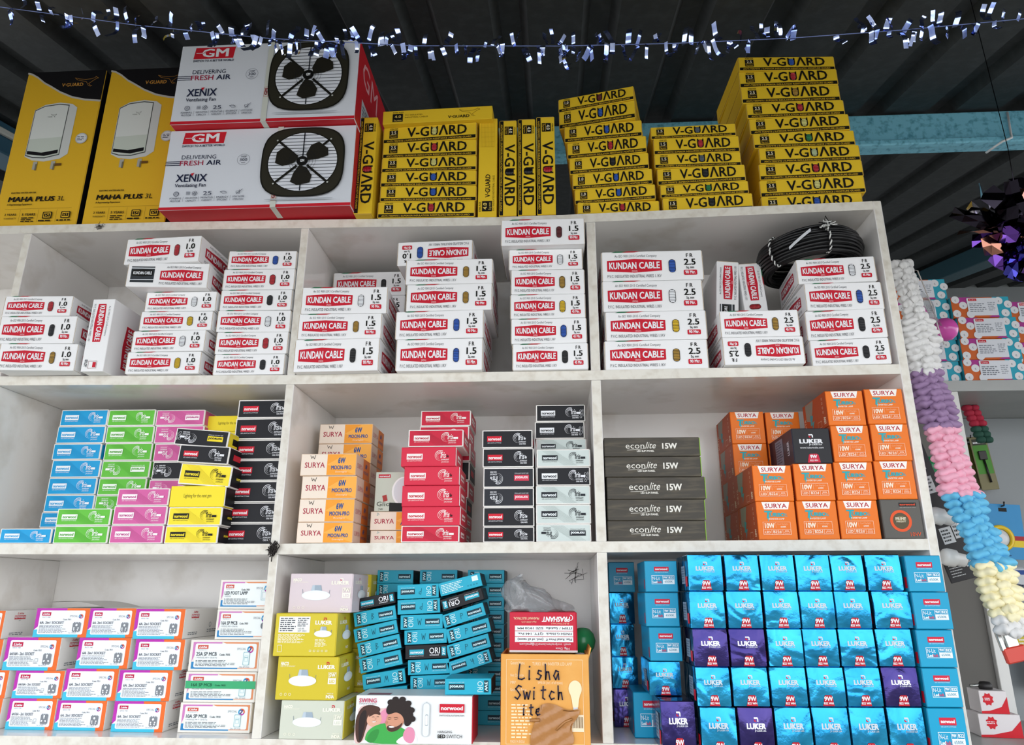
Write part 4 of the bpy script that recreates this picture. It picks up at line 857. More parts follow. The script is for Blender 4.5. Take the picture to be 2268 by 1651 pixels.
BOX = {
 'heater1': [
  ('heater', -0.6457, 0.0120, 0.7984, 0.1990, 0.4287, 0.0, 0.0, 1, 'tall yellow and black water heater carton'),
 ],
 'heater2': [
  ('heater', -0.4358, 0.0120, 0.7978, 0.1956, 0.4276, 0.0, 0.0, 1, 'tall yellow and black water heater carton'),
 ],
 'gm': [
  ('gm:0.60', -0.1069, -0.0500, 0.7971, 0.4240, 0.2017, 0.0, 0.0, 1, 'white and red ventilating fan carton'),
  ('gm:0.51', -0.1033, -0.0700, 1.0006, 0.4173, 0.2129, 0.0, 0.0, 1, 'white and red ventilating fan carton'),
 ],
 'vupL': [
  ('vup:4.0:red', 0.1238, -0.0200, 0.7917, 0.0398, 0.2487, 0.0, 0.0, 1, 'upright yellow wire carton with red wire showing'),
 ],
 'vA': [
  ('v:2.5:red', 0.2598, 0.0000, 0.7910, 0.2164, 0.0396, 1.2, 0.0, 1, 'yellow wire carton with red wire showing'),
  ('v:2.5:blue', 0.2630, 0.0000, 0.8312, 0.2155, 0.0375, 1.6, 0.0, 1, 'yellow wire carton with blue wire showing'),
  ('v:2.5:blue', 0.2621, 0.0000, 0.8694, 0.2162, 0.0372, 0.8, 0.0, 1, 'yellow wire carton with blue wire showing'),
  ('v:2.5:lemon', 0.2618, 0.0000, 0.9072, 0.2158, 0.0366, 0.1, 0.0, 1, 'yellow wire carton with pale yellow wire showing'),
  ('v:2.5:red', 0.2616, 0.0000, 0.9444, 0.2154, 0.0408, -0.6, 0.0, 1, 'yellow wire carton with red wire showing'),
  ('v:2.5:lemon', 0.2604, 0.0000, 0.9857, 0.2177, 0.0420, -3.1, 0.0, 1, 'yellow wire carton with pale yellow wire showing'),
  ('vback:4.0', 0.2786, -0.0120, 1.0283, 0.2523, 0.0344, -1.8, 0.0, 1, 'long yellow wire carton with leaping animal emblem lying'),
 ],
 'vupM': [
  ('vupb:4.0', 0.3947, 0.0000, 0.7879, 0.0411, 0.2523, 0.0, 0.0, 1, 'upright plain yellow wire carton showing a printed table'),
 ],
 'vup1': [
  ('vup:4.0:black', 0.4398, 0.0000, 0.7875, 0.0386, 0.2464, 0.0, 0.0, 1, 'upright yellow wire carton with black wire showing'),
 ],
 'vup2': [
  ('vup:4.0:black', 0.4816, 0.0000, 0.7879, 0.0390, 0.2479, 0.0, 0.0, 1, 'upright yellow wire carton with black wire showing'),
 ],
 'vup3': [
  ('vup:4.0:red', 0.5245, 0.0000, 0.7883, 0.0406, 0.2520, 0.0, 0.0, 1, 'upright yellow wire carton with red wire showing'),
 ],
 'vB': [
  ('v:1.0:red', 0.6818, 0.0200, 0.7926, 0.1796, 0.0353, 0.1, 0.0, 1, 'yellow wire carton with red wire showing'),
  ('v:1.0:blue', 0.6755, 0.0200, 0.8285, 0.1773, 0.0366, -4.7, 0.0, 1, 'yellow wire carton with blue wire showing'),
  ('v:1.0:blue', 0.6712, 0.0200, 0.8657, 0.1770, 0.0389, -4.9, 0.0, 1, 'yellow wire carton with blue wire showing'),
  ('v:1.0:black', 0.6653, 0.0200, 0.9051, 0.1768, 0.0405, -5.2, 0.0, 1, 'yellow wire carton with black wire showing'),
  ('v:1.0:red', 0.6617, 0.0200, 0.9462, 0.1783, 0.0421, -6.2, 0.0, 1, 'yellow wire carton with red wire showing'),
  ('v:1.0:blue', 0.6550, 0.0200, 0.9889, 0.1764, 0.0420, -5.5, 0.0, 1, 'yellow wire carton with blue wire showing'),
  ('v:1.0:blue', 0.6424, 0.0200, 1.0316, 0.1762, 0.0464, -11.2, 0.0, 1, 'yellow wire carton with blue wire showing'),
  ('v:1.0:darkred', 0.6413, 0.0200, 1.0786, 0.1770, 0.0359, -13.1, 0.0, 1, 'yellow wire carton with dark red wire showing'),
 ],
 'vC': [
  ('v:1.5:black', 0.8756, 0.0200, 0.7965, 0.1929, 0.0402, -3.7, 0.0, 1, 'yellow wire carton with black wire showing'),
  ('v:1.5:green', 0.8711, 0.0200, 0.8373, 0.1902, 0.0310, -3.1, 0.0, 1, 'yellow wire carton with green wire showing'),
  ('v:1.5:black', 0.8671, 0.0200, 0.8690, 0.1916, 0.0408, -2.7, 0.0, 1, 'yellow wire carton with black wire showing'),
  ('v:1.5:grey', 0.8622, 0.0200, 0.9103, 0.1911, 0.0345, -0.4, 0.0, 1, 'yellow wire carton with grey wire showing'),
  ('v:1.5:red', 0.8622, 0.0200, 0.9454, 0.1905, 0.0404, -0.8, 0.0, 1, 'yellow wire carton with red wire showing'),
  ('v:1.5:grey', 0.8577, 0.0200, 0.9863, 0.1900, 0.0313, -1.4, 0.0, 1, 'yellow wire carton with grey wire showing'),
 ],
 'vD': [
  ('v:2.5:blue', 1.1064, 0.0400, 0.8013, 0.2163, 0.0419, -1.9, 0.0, 1, 'yellow wire carton with blue wire showing'),
  ('v:2.5:lemon', 1.1116, 0.0400, 0.8438, 0.2253, 0.0416, -2.4, 0.0, 1, 'yellow wire carton with pale yellow wire showing'),
  ('v:2.5:red', 1.1135, 0.0400, 0.8859, 0.2250, 0.0403, -1.5, 0.0, 1, 'yellow wire carton with red wire showing'),
  ('v:2.5:palegreen', 1.1152, 0.0400, 0.9269, 0.2212, 0.0393, -0.7, 0.0, 1, 'yellow wire carton with pale green wire showing'),
  ('v:2.5:green', 1.1076, 0.0400, 0.9668, 0.2250, 0.0379, -0.4, 0.0, 1, 'yellow wire carton with green wire showing'),
  ('v:2.5:lemon', 1.1019, 0.0400, 1.0053, 0.2216, 0.0410, -1.9, 0.0, 1, 'yellow wire carton with pale yellow wire showing'),
  ('v:2.5:red', 1.0976, 0.0400, 1.0469, 0.2198, 0.0395, -0.7, 0.0, 1, 'yellow wire carton with red wire showing'),
  ('v:2.5:gold', 1.0912, 0.0400, 1.0869, 0.2245, 0.0431, 0.4, 0.0, 1, 'yellow wire carton with golden brown wire showing'),
  ('v:2.5:red', 1.0909, 0.0400, 1.1306, 0.2259, 0.0431, 0.1, 0.0, 1, 'yellow wire carton with red wire showing'),
  ('v:2.5:blue', 1.0916, 0.0400, 1.1743, 0.2252, 0.0380, 2.2, 0.0, 1, 'yellow wire carton with blue wire showing'),
 ],
 'k1L': [
  ('k90:1.0:gold', -0.5343, -0.0375, 0.4404, 0.1608, 0.0585, 4.6, 0.0, 1, 'white long cable carton, golden brown window'),
  ('k90:1.0:black', -0.5472, -0.0375, 0.4995, 0.1636, 0.0609, 2.4, 0.0, 1, 'white long cable carton, black window'),
  ('k45:1.0:red', -0.5564, -0.0375, 0.5610, 0.1473, 0.0455, 2.2, 0.0, 1, 'white short cable carton, red window'),
 ],
 'k1V': [
  ('kup:1.0', -0.4171, -0.0300, 0.4385, 0.0481, 0.1612, 0.0, 0.0, 1, 'white cable carton standing on end'),
 ],
 'k1M': [
  ('k45:1.0:yellow', -0.2789, -0.0103, 0.4376, 0.1584, 0.0480, 1.2, 0.0, 1, 'white short cable carton, yellow window'),
  ('k45:1.0:white', -0.2747, -0.0103, 0.4862, 0.1590, 0.0468, -0.2, 0.0, 1, 'white short cable carton, white window'),
  ('k45:1.0:yellow', -0.2646, -0.0103, 0.5336, 0.1565, 0.0427, 1.5, 0.0, 1, 'white short cable carton, yellow window'),
  ('k45:1.0:white', -0.2605, -0.0103, 0.5769, 0.1554, 0.0445, 1.0, 0.0, 1, 'white short cable carton, white window'),
  ('kb90:1.0', -0.2833, -0.0353, 0.6220, 0.1725, 0.0559, 4.9, 0.0, 1, 'white cable carton with twin emblems'),
  ('k90:1.0:red', -0.3033, -0.0353, 0.6786, 0.1721, 0.0606, -3.1, 0.0, 1, 'white long cable carton, red window'),
 ],
 'k1R': [
  ('k45:1.0:black', -0.0998, 0.0001, 0.4357, 0.1507, 0.0451, 1.1, 0.0, 1, 'white short cable carton, black window'),
  ('k45:1.0:red', -0.0993, 0.0001, 0.4814, 0.1547, 0.0485, 1.3, 0.0, 1, 'white short cable carton, red window'),
  ('k45:1.0:white', -0.1002, 0.0001, 0.5305, 0.1574, 0.0488, 3.0, 0.0, 1, 'white short cable carton, white window'),
  ('k45:1.0:black', -0.1006, 0.0001, 0.5799, 0.1559, 0.0470, 1.6, 0.0, 1, 'white short cable carton, black window'),
  ('k45:1.0:red', -0.0998, 0.0001, 0.6275, 0.1572, 0.0483, 1.7, 0.0, 1, 'white short cable carton, red window'),
  ('k45:1.0:blue', -0.0967, 0.0001, 0.6765, 0.1504, 0.0425, 2.5, 0.0, 1, 'white short cable carton, blue window'),
 ],
 'k2L': [
  ('k90:1.5:black', 0.0903, -0.0200, 0.4340, 0.1784, 0.0697, -1.4, 0.0, 1, 'white long cable carton, black window'),
  ('k90:1.5:gold', 0.0927, -0.0200, 0.5042, 0.1747, 0.0553, 1.4, 0.0, 1, 'white long cable carton, golden brown window'),
  ('k90:1.5:white', 0.0983, -0.0200, 0.5601, 0.1816, 0.0596, 1.7, 0.0, 1, 'white long cable carton, white window'),
 ],
 'k2Lb': [
  ('k90:1.5:black', 0.0983, 0.1650, 0.4340, 0.1777, 0.0605, 0.0, 0.0, 0.6, 'white long cable carton, black window'),
  ('k90:1.5:black', 0.0983, 0.1650, 0.4950, 0.1777, 0.0608, 0.0, 0.0, 0.6, 'white long cable carton, black window'),
  ('k90:1.5:black', 0.0983, 0.1650, 0.5564, 0.1777, 0.0608, 0.0, 0.0, 0.6, 'white long cable carton, black window'),
  ('k90:1.5:black', 0.0983, 0.1650, 0.6178, 0.1777, 0.0608, 0.0, 0.0, 0.6, 'white long cable carton, black window'),
  ('k90:1.5:black', 0.0983, 0.1650, 0.6792, 0.1777, 0.0608, 0.0, 0.0, 0.6, 'white long cable carton, black window'),
 ],
 'k2M': [
  ('k90:1.5:blue', 0.3018, -0.0150, 0.4339, 0.1789, 0.0680, -0.1, 0.0, 1, 'white long cable carton, blue window'),
  ('k90:1.5:blue', 0.3000, -0.0150, 0.5026, 0.1840, 0.0612, -1.1, 0.0, 1, 'white long cable carton, blue window'),
  ('k90:1.5:gold', 0.3184, -0.0150, 0.5643, 0.1809, 0.0597, 0.0, 0.0, 1, 'white long cable carton, golden brown window'),
  ('k90:1.5:gold', 0.3171, -0.0150, 0.6246, 0.1851, 0.0564, 0.8, 0.0, 1, 'white long cable carton, golden brown window'),
  ('k45u:1.0:blue', 0.2808, 0.0100, 0.6816, 0.1662, 0.0562, -1.8, 0.0, 1, 'upside-down white cable carton, blue window'),
 ],
 'k2R': [
  ('k45:1.5:black', 0.5277, -0.0095, 0.4339, 0.1540, 0.0558, -0.7, 0.0, 1, 'white short cable carton, black window'),
  ('k45:1.5:blue', 0.5256, -0.0095, 0.4902, 0.1557, 0.0542, -0.3, 0.0, 1, 'white short cable carton, blue window'),
  ('k45:1.5:yellow', 0.5242, -0.0095, 0.5451, 0.1560, 0.0533, 0.0, 0.0, 1, 'white short cable carton, yellow window'),
  ('k45:1.5:gold', 0.5249, -0.0095, 0.5989, 0.1547, 0.0555, 1.1, 0.0, 1, 'white short cable carton, golden brown window'),
  ('k45:1.5:white', 0.5211, -0.0095, 0.6551, 0.1564, 0.0469, 0.5, 0.0, 1, 'white short cable carton, white window'),
  ('k90:1.5:darkred', 0.5158, -0.0295, 0.7026, 0.1770, 0.0600, -0.1, 0.0, 1, 'white long cable carton, dark red window'),
 ],
 'k3L': [
  ('k90:2.5:gold', 0.7426, 0.0043, 0.4352, 0.2085, 0.0625, -0.6, 0.0, 1, 'white long cable carton, golden brown window'),
  ('k90:2.5:yellow', 0.7456, 0.0043, 0.4984, 0.2067, 0.0628, -0.7, 0.0, 1, 'white long cable carton, yellow window'),
  ('k90:2.5:white', 0.7426, 0.0043, 0.5618, 0.2084, 0.0686, 0.4, 0.0, 1, 'white long cable carton, white window'),
  ('k90:2.5:blue', 0.7456, 0.0043, 0.6310, 0.2126, 0.0674, 0.1, 0.0, 1, 'white long cable carton, blue window'),
 ],
 'k3M': [
  ('k45u:2.5:black', 0.9520, -0.0150, 0.4363, 0.1589, 0.0578, -0.4, 0.0, 1, 'upside-down white cable carton, black window'),
  ('k45:2.5:gold', 0.9497, -0.0150, 0.4946, 0.1567, 0.0562, -0.1, 0.0, 1, 'white short cable carton, golden brown window'),
 ],
 'k3R': [
  ('k45:2.5:black', 1.1258, 0.0000, 0.4372, 0.1520, 0.0542, -4.2, 0.0, 1, 'white short cable carton, black window'),
  ('k45:2.5:black', 1.1247, 0.0000, 0.4921, 0.1542, 0.0621, -5.3, 0.0, 1, 'white short cable carton, black window'),
  ('k45:2.5:blue', 1.1294, 0.0000, 0.5547, 0.1555, 0.0598, 0.1, 0.0, 1, 'white short cable carton, blue window'),
  ('k45:2.5:white', 1.1210, 0.0000, 0.6151, 0.1570, 0.0554, -3.6, 0.0, 1, 'white short cable carton, white window'),
 ],
 'i1': [
  ('iris:blue', -0.5119, 0.0000, 0.0944, 0.1057, 0.0290, 0.0, 0.0, 1, 'light blue downlight carton'),
 ],
 'i1b': [
  ('iris:blue', -0.5108, 0.1120, 0.0944, 0.1130, 0.0403, 0.0, 0.0, 1, 'light blue downlight carton'),
  ('iris:blue', -0.5131, 0.1120, 0.1353, 0.1113, 0.0319, 0.0, 0.0, 1, 'light blue downlight carton'),
  ('iris:blue', -0.5114, 0.1120, 0.1678, 0.1102, 0.0366, 0.0, 0.0, 1, 'light blue downlight carton'),
  ('iris:blue', -0.5121, 0.1120, 0.2050, 0.1087, 0.0364, 0.0, 0.0, 1, 'light blue downlight carton'),
  ('iris:blue', -0.5109, 0.1120, 0.2420, 0.1108, 0.0388, 0.0, 0.0, 1, 'light blue downlight carton'),
  ('iris:blue', -0.5156, 0.1120, 0.2814, 0.1090, 0.0355, 0.0, 0.0, 1, 'light blue downlight carton'),
  ('iris:blue', -0.5134, 0.1120, 0.3175, 0.1100, 0.0390, 0.0, 0.0, 1, 'light blue downlight carton'),
  ('iris:blue', -0.5125, 0.1120, 0.3571, 0.1082, 0.0369, 0.0, 0.0, 1, 'light blue downlight carton'),
 ],
 'i2': [
  ('iris:green', -0.3990, 0.0000, 0.0942, 0.1102, 0.0342, 0.0, 0.0, 1, 'green downlight carton'),
  ('iris:green', -0.3997, 0.0000, 0.1290, 0.1103, 0.0330, 0.0, 0.0, 1, 'green downlight carton'),
 ],
 'i2b': [
  ('iris:green', -0.3993, 0.1120, 0.0942, 0.1092, 0.0415, 0.0, 0.0, 1, 'green downlight carton'),
  ('iris:green', -0.3991, 0.1120, 0.1363, 0.1073, 0.0321, 0.0, 0.0, 1, 'green downlight carton'),
  ('irisu:green', -0.4002, 0.1120, 0.1690, 0.1076, 0.0336, 0.0, 0.0, 1, 'upside-down green downlight carton'),
  ('iris:green', -0.4001, 0.1120, 0.2032, 0.1062, 0.0366, 0.0, 0.0, 1, 'green downlight carton'),
  ('irisu:green', -0.3982, 0.1120, 0.2404, 0.1087, 0.0375, 0.0, 0.0, 1, 'upside-down green downlight carton'),
  ('iris:green', -0.3990, 0.1120, 0.2785, 0.1072, 0.0385, 0.0, 0.0, 1, 'green downlight carton'),
  ('iris:green', -0.4012, 0.1120, 0.3176, 0.1085, 0.0377, 0.0, 0.0, 1, 'green downlight carton'),
  ('iris:green', -0.4034, 0.1120, 0.3559, 0.1074, 0.0370, 0.0, 0.0, 1, 'green downlight carton'),
 ],
 'i3': [
  ('iris:pink', -0.2865, 0.0000, 0.0940, 0.1069, 0.0353, 0.0, 0.0, 1, 'pink downlight carton'),
  ('iris:pink', -0.2853, 0.0000, 0.1299, 0.1084, 0.0368, 0.0, 0.0, 1, 'pink downlight carton'),
  ('iris:pink', -0.2843, 0.0000, 0.1673, 0.1060, 0.0339, 0.0, 0.0, 1, 'pink downlight carton'),
 ],
 'i3b': [
  ('irisu:pink', -0.2895, 0.1120, 0.0940, 0.1069, 0.0414, 0.0, 0.0, 1, 'upside-down pink downlight carton'),
  ('irisu:pink', -0.2893, 0.1120, 0.1360, 0.1057, 0.0324, 0.0, 0.0, 1, 'upside-down pink downlight carton'),
  ('irisu:pink', -0.2900, 0.1120, 0.1689, 0.1056, 0.0307, 0.0, 0.0, 1, 'upside-down pink downlight carton'),
  ('irisu:pink', -0.2874, 0.1120, 0.2002, 0.1062, 0.0353, 0.0, 0.0, 1, 'upside-down pink downlight carton'),
  ('irisu:blackwhite', -0.2842, 0.1120, 0.2361, 0.1071, 0.0387, 0.0, 0.0, 1, 'upside-down black downlight carton with white badge'),
  ('irisu:pink', -0.2862, 0.1120, 0.2754, 0.1077, 0.0396, 0.0, 0.0, 1, 'upside-down pink downlight carton'),
  ('irisu:pink', -0.2892, 0.1120, 0.3156, 0.1095, 0.0393, 0.0, 0.0, 1, 'upside-down pink downlight carton'),
  ('irisu:pink', -0.2919, 0.1120, 0.3555, 0.1102, 0.0353, 0.0, 0.0, 1, 'upside-down pink downlight carton'),
 ],
 'i4': [
  ('iris:yellow', -0.1758, 0.0000, 0.0937, 0.1057, 0.0335, 0.0, 0.0, 1, 'yellow downlight carton'),
  ('iris:yellow', -0.1735, 0.0000, 0.1279, 0.1080, 0.0360, 0.0, 0.0, 1, 'yellow downlight carton'),
  ('irisp:yellow', -0.1733, 0.0000, 0.1645, 0.1113, 0.0411, 0.0, 0.0, 1, 'plain yellow carton with slogan'),
  ('iris:yellow', -0.1646, 0.0000, 0.2062, 0.1060, 0.0421, 0.0, -4.3, 1, 'yellow downlight carton'),
  ('iris:blackred', -0.1675, -0.0100, 0.2489, 0.1040, 0.0359, 0.0, -3.4, 1, 'black downlight carton with red badge'),
  ('irisu:blackyellow', -0.1816, 0.0000, 0.2854, 0.1116, 0.0345, 0.0, -4.8, 1, 'upside-down black downlight carton with yellow badge'),
 ],
 'i4b': [
  ('irisp:yellow', -0.1853, 0.1300, 0.0938, 0.1103, 0.0350, 0.0, 0.0, 1, 'plain yellow carton with slogan'),
  ('irisp:yellow', -0.1853, 0.1300, 0.1293, 0.1103, 0.0354, 0.0, 0.0, 1, 'plain yellow carton with slogan'),
  ('irisp:yellow', -0.1853, 0.1300, 0.1653, 0.1103, 0.0354, 0.0, 0.0, 1, 'plain yellow carton with slogan'),
  ('irisp:yellow', -0.1853, 0.1300, 0.2013, 0.1103, 0.0354, 0.0, 0.0, 1, 'plain yellow carton with slogan'),
  ('irisp:yellow', -0.1853, 0.1300, 0.2373, 0.1103, 0.0354, 0.0, 0.0, 1, 'plain yellow carton with slogan'),
  ('irisp:yellow', -0.1853, 0.1300, 0.2733, 0.1103, 0.0354, 0.0, 0.0, 1, 'plain yellow carton with slogan'),
  ('irisp:yellow', -0.1853, 0.1300, 0.3093, 0.1103, 0.0354, 0.0, 0.0, 1, 'plain yellow carton with slogan'),
  ('irisp:yellow', -0.1853, 0.1300, 0.3453, 0.1103, 0.0354, 0.0, 0.0, 1, 'plain yellow carton with slogan'),
 ],
 'i5': [
  ('iris8:blackred', -0.0767, 0.0450, 0.0936, 0.1141, 0.0426, 0.0, 0.0, 1, 'black downlight carton with red badge'),
  ('iris8:blackred', -0.0742, 0.0450, 0.1368, 0.1122, 0.0408, 0.0, 0.0, 1, 'black downlight carton with red badge'),
  ('iris8:blackred', -0.0744, 0.0450, 0.1782, 0.1136, 0.0430, 0.0, 0.0, 1, 'black downlight carton with red badge'),
  ('iris8:blackred', -0.0751, 0.0450, 0.2217, 0.1144, 0.0432, 0.0, 0.0, 1, 'black downlight carton with red badge'),
  ('iris8:blackred', -0.0755, 0.0450, 0.2655, 0.1147, 0.0421, 0.0, 0.0, 1, 'black downlight carton with red badge'),
  ('iris8:blackred', -0.0758, 0.0450, 0.3083, 0.1151, 0.0448, 0.0, 0.0, 1, 'black downlight carton with red badge'),
  ('iris8:blackred', -0.0749, 0.0450, 0.3537, 0.1146, 0.0395, 0.0, 0.0, 1, 'black downlight carton with red badge'),
 ],
 's1': [
  ('surya6', 0.0885, 0.0000, 0.0941, 0.1102, 0.0393, 0.0, 0.0, 1, 'cream and orange downlight carton'),
  ('surya6', 0.0887, 0.0000, 0.1340, 0.1097, 0.0441, 0.0, 0.0, 1, 'cream and orange downlight carton'),
  ('surya6', 0.0900, 0.0000, 0.1786, 0.1100, 0.0449, 0.0, 0.0, 1, 'cream and orange downlight carton'),
  ('surya6', 0.0854, 0.0000, 0.2242, 0.1121, 0.0438, 0.0, 0.0, 1, 'cream and orange downlight carton'),
 ],
 's1b': [
  ('surya6', 0.0784, 0.1280, 0.0940, 0.1179, 0.0430, 0.0, 0.0, 1, 'cream and orange downlight carton'),
  ('surya6', 0.0784, 0.1280, 0.1377, 0.1179, 0.0436, 0.0, 0.0, 1, 'cream and orange downlight carton'),
  ('surya6', 0.0784, 0.1280, 0.1819, 0.1179, 0.0436, 0.0, 0.0, 1, 'cream and orange downlight carton'),
  ('surya6', 0.0784, 0.1280, 0.2261, 0.1179, 0.0436, 0.0, 0.0, 1, 'cream and orange downlight carton'),
  ('surya6', 0.0784, 0.1280, 0.2703, 0.1179, 0.0436, 0.0, 0.0, 1, 'cream and orange downlight carton'),
  ('surya6', 0.0784, 0.1280, 0.3145, 0.1179, 0.0436, 0.0, 0.0, 1, 'cream and orange downlight carton'),
 ],
 's2': [
  ('surya3', 0.2199, 0.0500, 0.0947, 0.1092, 0.0268, 0.0, 0.0, 1, 'small cream and orange carton'),
  ('surya3', 0.2183, 0.0500, 0.1221, 0.1099, 0.0368, 0.0, 0.0, 1, 'small cream and orange carton'),
  ('glio', 0.2173, 0.0500, 0.1594, 0.0954, 0.0792, 0.0, 0.0, 1, 'pale green carton with round lamp picture'),
 ],
 'r1': [
  ('iris:red', 0.2935, 0.0000, 0.0950, 0.1125, 0.0313, 0.0, 0.0, 1, 'red downlight carton'),
  ('iris8:red8', 0.2940, 0.0000, 0.1269, 0.1140, 0.0354, 0.0, 0.0, 1, 'plain red downlight carton'),
  ('iris8:red8', 0.2923, 0.0000, 0.1629, 0.1132, 0.0405, 0.0, 0.0, 1, 'plain red downlight carton'),
  ('iris8:red8', 0.2928, 0.0000, 0.2041, 0.1093, 0.0365, 0.0, 0.0, 1, 'plain red downlight carton'),
  ('iris8:red8', 0.2853, 0.0000, 0.2411, 0.1095, 0.0382, 0.0, 0.0, 1, 'plain red downlight carton'),
  ('iris:red', 0.2983, 0.0000, 0.2800, 0.1103, 0.0345, 0.0, 0.0, 1, 'red downlight carton'),
 ],
 'r1b': [
  ('iris:red', 0.2902, 0.1250, 0.0950, 0.1111, 0.0376, 0.0, 0.0, 1, 'red downlight carton'),
  ('iris:red', 0.2908, 0.1250, 0.1332, 0.1122, 0.0267, 0.0, 0.0, 1, 'red downlight carton'),
  ('iris8:blackred', 0.2910, 0.1250, 0.1606, 0.1121, 0.0335, 0.0, 0.0, 1, 'black downlight carton with red badge'),
  ('iris:red', 0.2934, 0.1250, 0.1946, 0.1152, 0.0364, 0.0, 0.0, 1, 'red downlight carton'),
  ('iris8:blackred', 0.2954, 0.1250, 0.2317, 0.1145, 0.0405, 0.0, 0.0, 1, 'black downlight carton with red badge'),
  ('irisu:red', 0.2966, 0.1250, 0.2728, 0.1137, 0.0395, 0.0, 0.0, 1, 'upside-down red downlight carton'),
  ('iris:red', 0.2955, 0.1250, 0.3129, 0.1082, 0.0372, 0.0, 0.0, 1, 'red downlight carton'),
  ('iris:red', 0.2981, 0.1250, 0.3506, 0.1102, 0.0344, 0.0, 0.0, 1, 'red downlight carton'),
 ],
 'b1': [
  ('iris8:blackred', 0.4433, 0.0120, 0.0957, 0.0983, 0.0287, 0.0, 0.0, 1, 'black downlight carton with red badge'),
  ('iris8:blackred', 0.4432, 0.0120, 0.1250, 0.0991, 0.0373, 0.0, 0.0, 1, 'black downlight carton with red badge'),
  ('iris8u:blackpink', 0.4428, 0.0120, 0.1629, 0.0991, 0.0364, 0.0, 0.0, 1, 'upside-down black downlight carton with pink badge'),
  ('iris8u:blackpink', 0.4428, 0.0120, 0.1999, 0.0996, 0.0392, 0.0, 0.0, 1, 'upside-down black downlight carton with pink badge'),
  ('iris8:blackred', 0.4418, 0.0120, 0.2398, 0.1014, 0.0381, 0.0, 0.0, 1, 'black downlight carton with red badge'),
  ('iris8:blackred', 0.4400, 0.0120, 0.2785, 0.1006, 0.0363, 0.0, 0.0, 1, 'black downlight carton with red badge'),
 ],
 'g1': [
  ('irisu:silver', 0.5485, 0.0120, 0.0962, 0.1049, 0.0332, 0.0, 0.0, 1, 'upside-down silver grey downlight carton'),
  ('iris:silver', 0.5488, 0.0120, 0.1299, 0.1056, 0.0365, 0.0, 0.0, 1, 'silver grey downlight carton'),
  ('iris:silver', 0.5490, 0.0120, 0.1670, 0.1055, 0.0358, 0.0, 0.0, 1, 'silver grey downlight carton'),
  ('iris:blackwhite', 0.5500, 0.0120, 0.2034, 0.1052, 0.0362, 0.0, 0.0, 1, 'black downlight carton with white badge'),
  ('iris:silver', 0.5510, 0.0120, 0.2402, 0.1055, 0.0347, 0.0, 0.0, 1, 'silver grey downlight carton'),
  ('iris:silver', 0.5476, 0.0620, 0.2755, 0.1033, 0.0307, 0.0, 0.0, 1, 'silver grey downlight carton'),
  ('iris:blackwhite', 0.5450, 0.0620, 0.3068, 0.1025, 0.0354, 0.0, 0.0, 1, 'black downlight carton with white badge'),
  ('iris:blackwhite', 0.5475, 0.0620, 0.3428, 0.1020, 0.0358, 0.0, 0.0, 1, 'black downlight carton with white badge'),
 ],
 'e1': [
  ('econ', 0.7250, 0.0100, 0.0975, 0.1851, 0.0376, 0.0, 0.0, 1, 'dark scuffed panel light carton'),
  ('econ', 0.7261, 0.0100, 0.1356, 0.1861, 0.0397, 0.0, 0.0, 1, 'dark scuffed panel light carton'),
  ('econ', 0.7284, 0.0100, 0.1759, 0.1893, 0.0425, 0.0, 0.0, 1, 'dark scuffed panel light carton'),
  ('econ', 0.7246, 0.0100, 0.2190, 0.1866, 0.0394, 0.0, 0.0, 1, 'dark scuffed panel light carton'),
  ('econ', 0.7247, 0.0100, 0.2591, 0.1871, 0.0374, 0.0, 0.0, 1, 'dark scuffed panel light carton'),
 ],
 't1': [
  ('turbo', 0.9471, 0.0000, 0.0984, 0.0719, 0.0706, 0.0, 0.0, 1, 'orange bulb carton with white name tag'),
  ('turbo', 0.9472, 0.0000, 0.1696, 0.0733, 0.0679, 0.0, 0.0, 1, 'orange bulb carton with white name tag'),
 ],
 't2': [
  ('turbo', 1.0229, 0.0000, 0.0989, 0.0731, 0.0709, 0.0, 0.0, 1, 'orange bulb carton with white name tag'),
  ('turbo', 1.0243, 0.0000, 0.1704, 0.0727, 0.0699, 0.0, 0.0, 1, 'orange bulb carton with white name tag'),
  ('lukb', 1.0283, 0.0000, 0.2409, 0.0715, 0.0685, 0.0, 0.0, 1, 'black bulb carton with red wattage tab'),
 ],
 't3': [
  ('turbo', 1.0982, 0.0000, 0.0993, 0.0726, 0.0711, 0.0, 0.0, 1, 'orange bulb carton with white name tag'),
  ('turbo', 1.0999, 0.0000, 0.1710, 0.0719, 0.0717, 0.0, 0.0, 1, 'orange bulb carton with white name tag'),
  ('turbo', 1.1028, 0.0000, 0.2433, 0.0713, 0.0708, 0.0, 0.0, 1, 'orange bulb carton with white name tag'),
  ('turbo', 1.1013, 0.0000, 0.3147, 0.0716, 0.0689, 0.0, 0.0, 1, 'orange bulb carton with white name tag'),
 ],
 't4': [
  ('prime', 1.1762, 0.0000, 0.0998, 0.0719, 0.0717, 0.0, 0.0, 1, 'dark grey bulb carton with orange ring'),
  ('turbo', 1.1749, 0.0000, 0.1721, 0.0717, 0.0723, 0.0, 0.0, 1, 'orange bulb carton with white name tag'),
  ('turbo', 1.1777, 0.0000, 0.2450, 0.0710, 0.0709, 0.0, 0.0, 1, 'orange bulb carton with white name tag'),
  ('turbo', 1.1769, 0.0000, 0.3165, 0.0725, 0.0701, 0.0, 0.0, 1, 'orange bulb carton with white name tag'),
 ],
 'tb1': [
  ('turbo', 0.9510, 0.1500, 0.0985, 0.0718, 0.0697, 0.0, 0.0, 1, 'orange bulb carton with white name tag'),
  ('turbo', 0.9510, 0.1500, 0.1688, 0.0718, 0.0703, 0.0, 0.0, 1, 'orange bulb carton with white name tag'),
  ('turbo', 0.9510, 0.1500, 0.2397, 0.0718, 0.0703, 0.0, 0.0, 1, 'orange bulb carton with white name tag'),
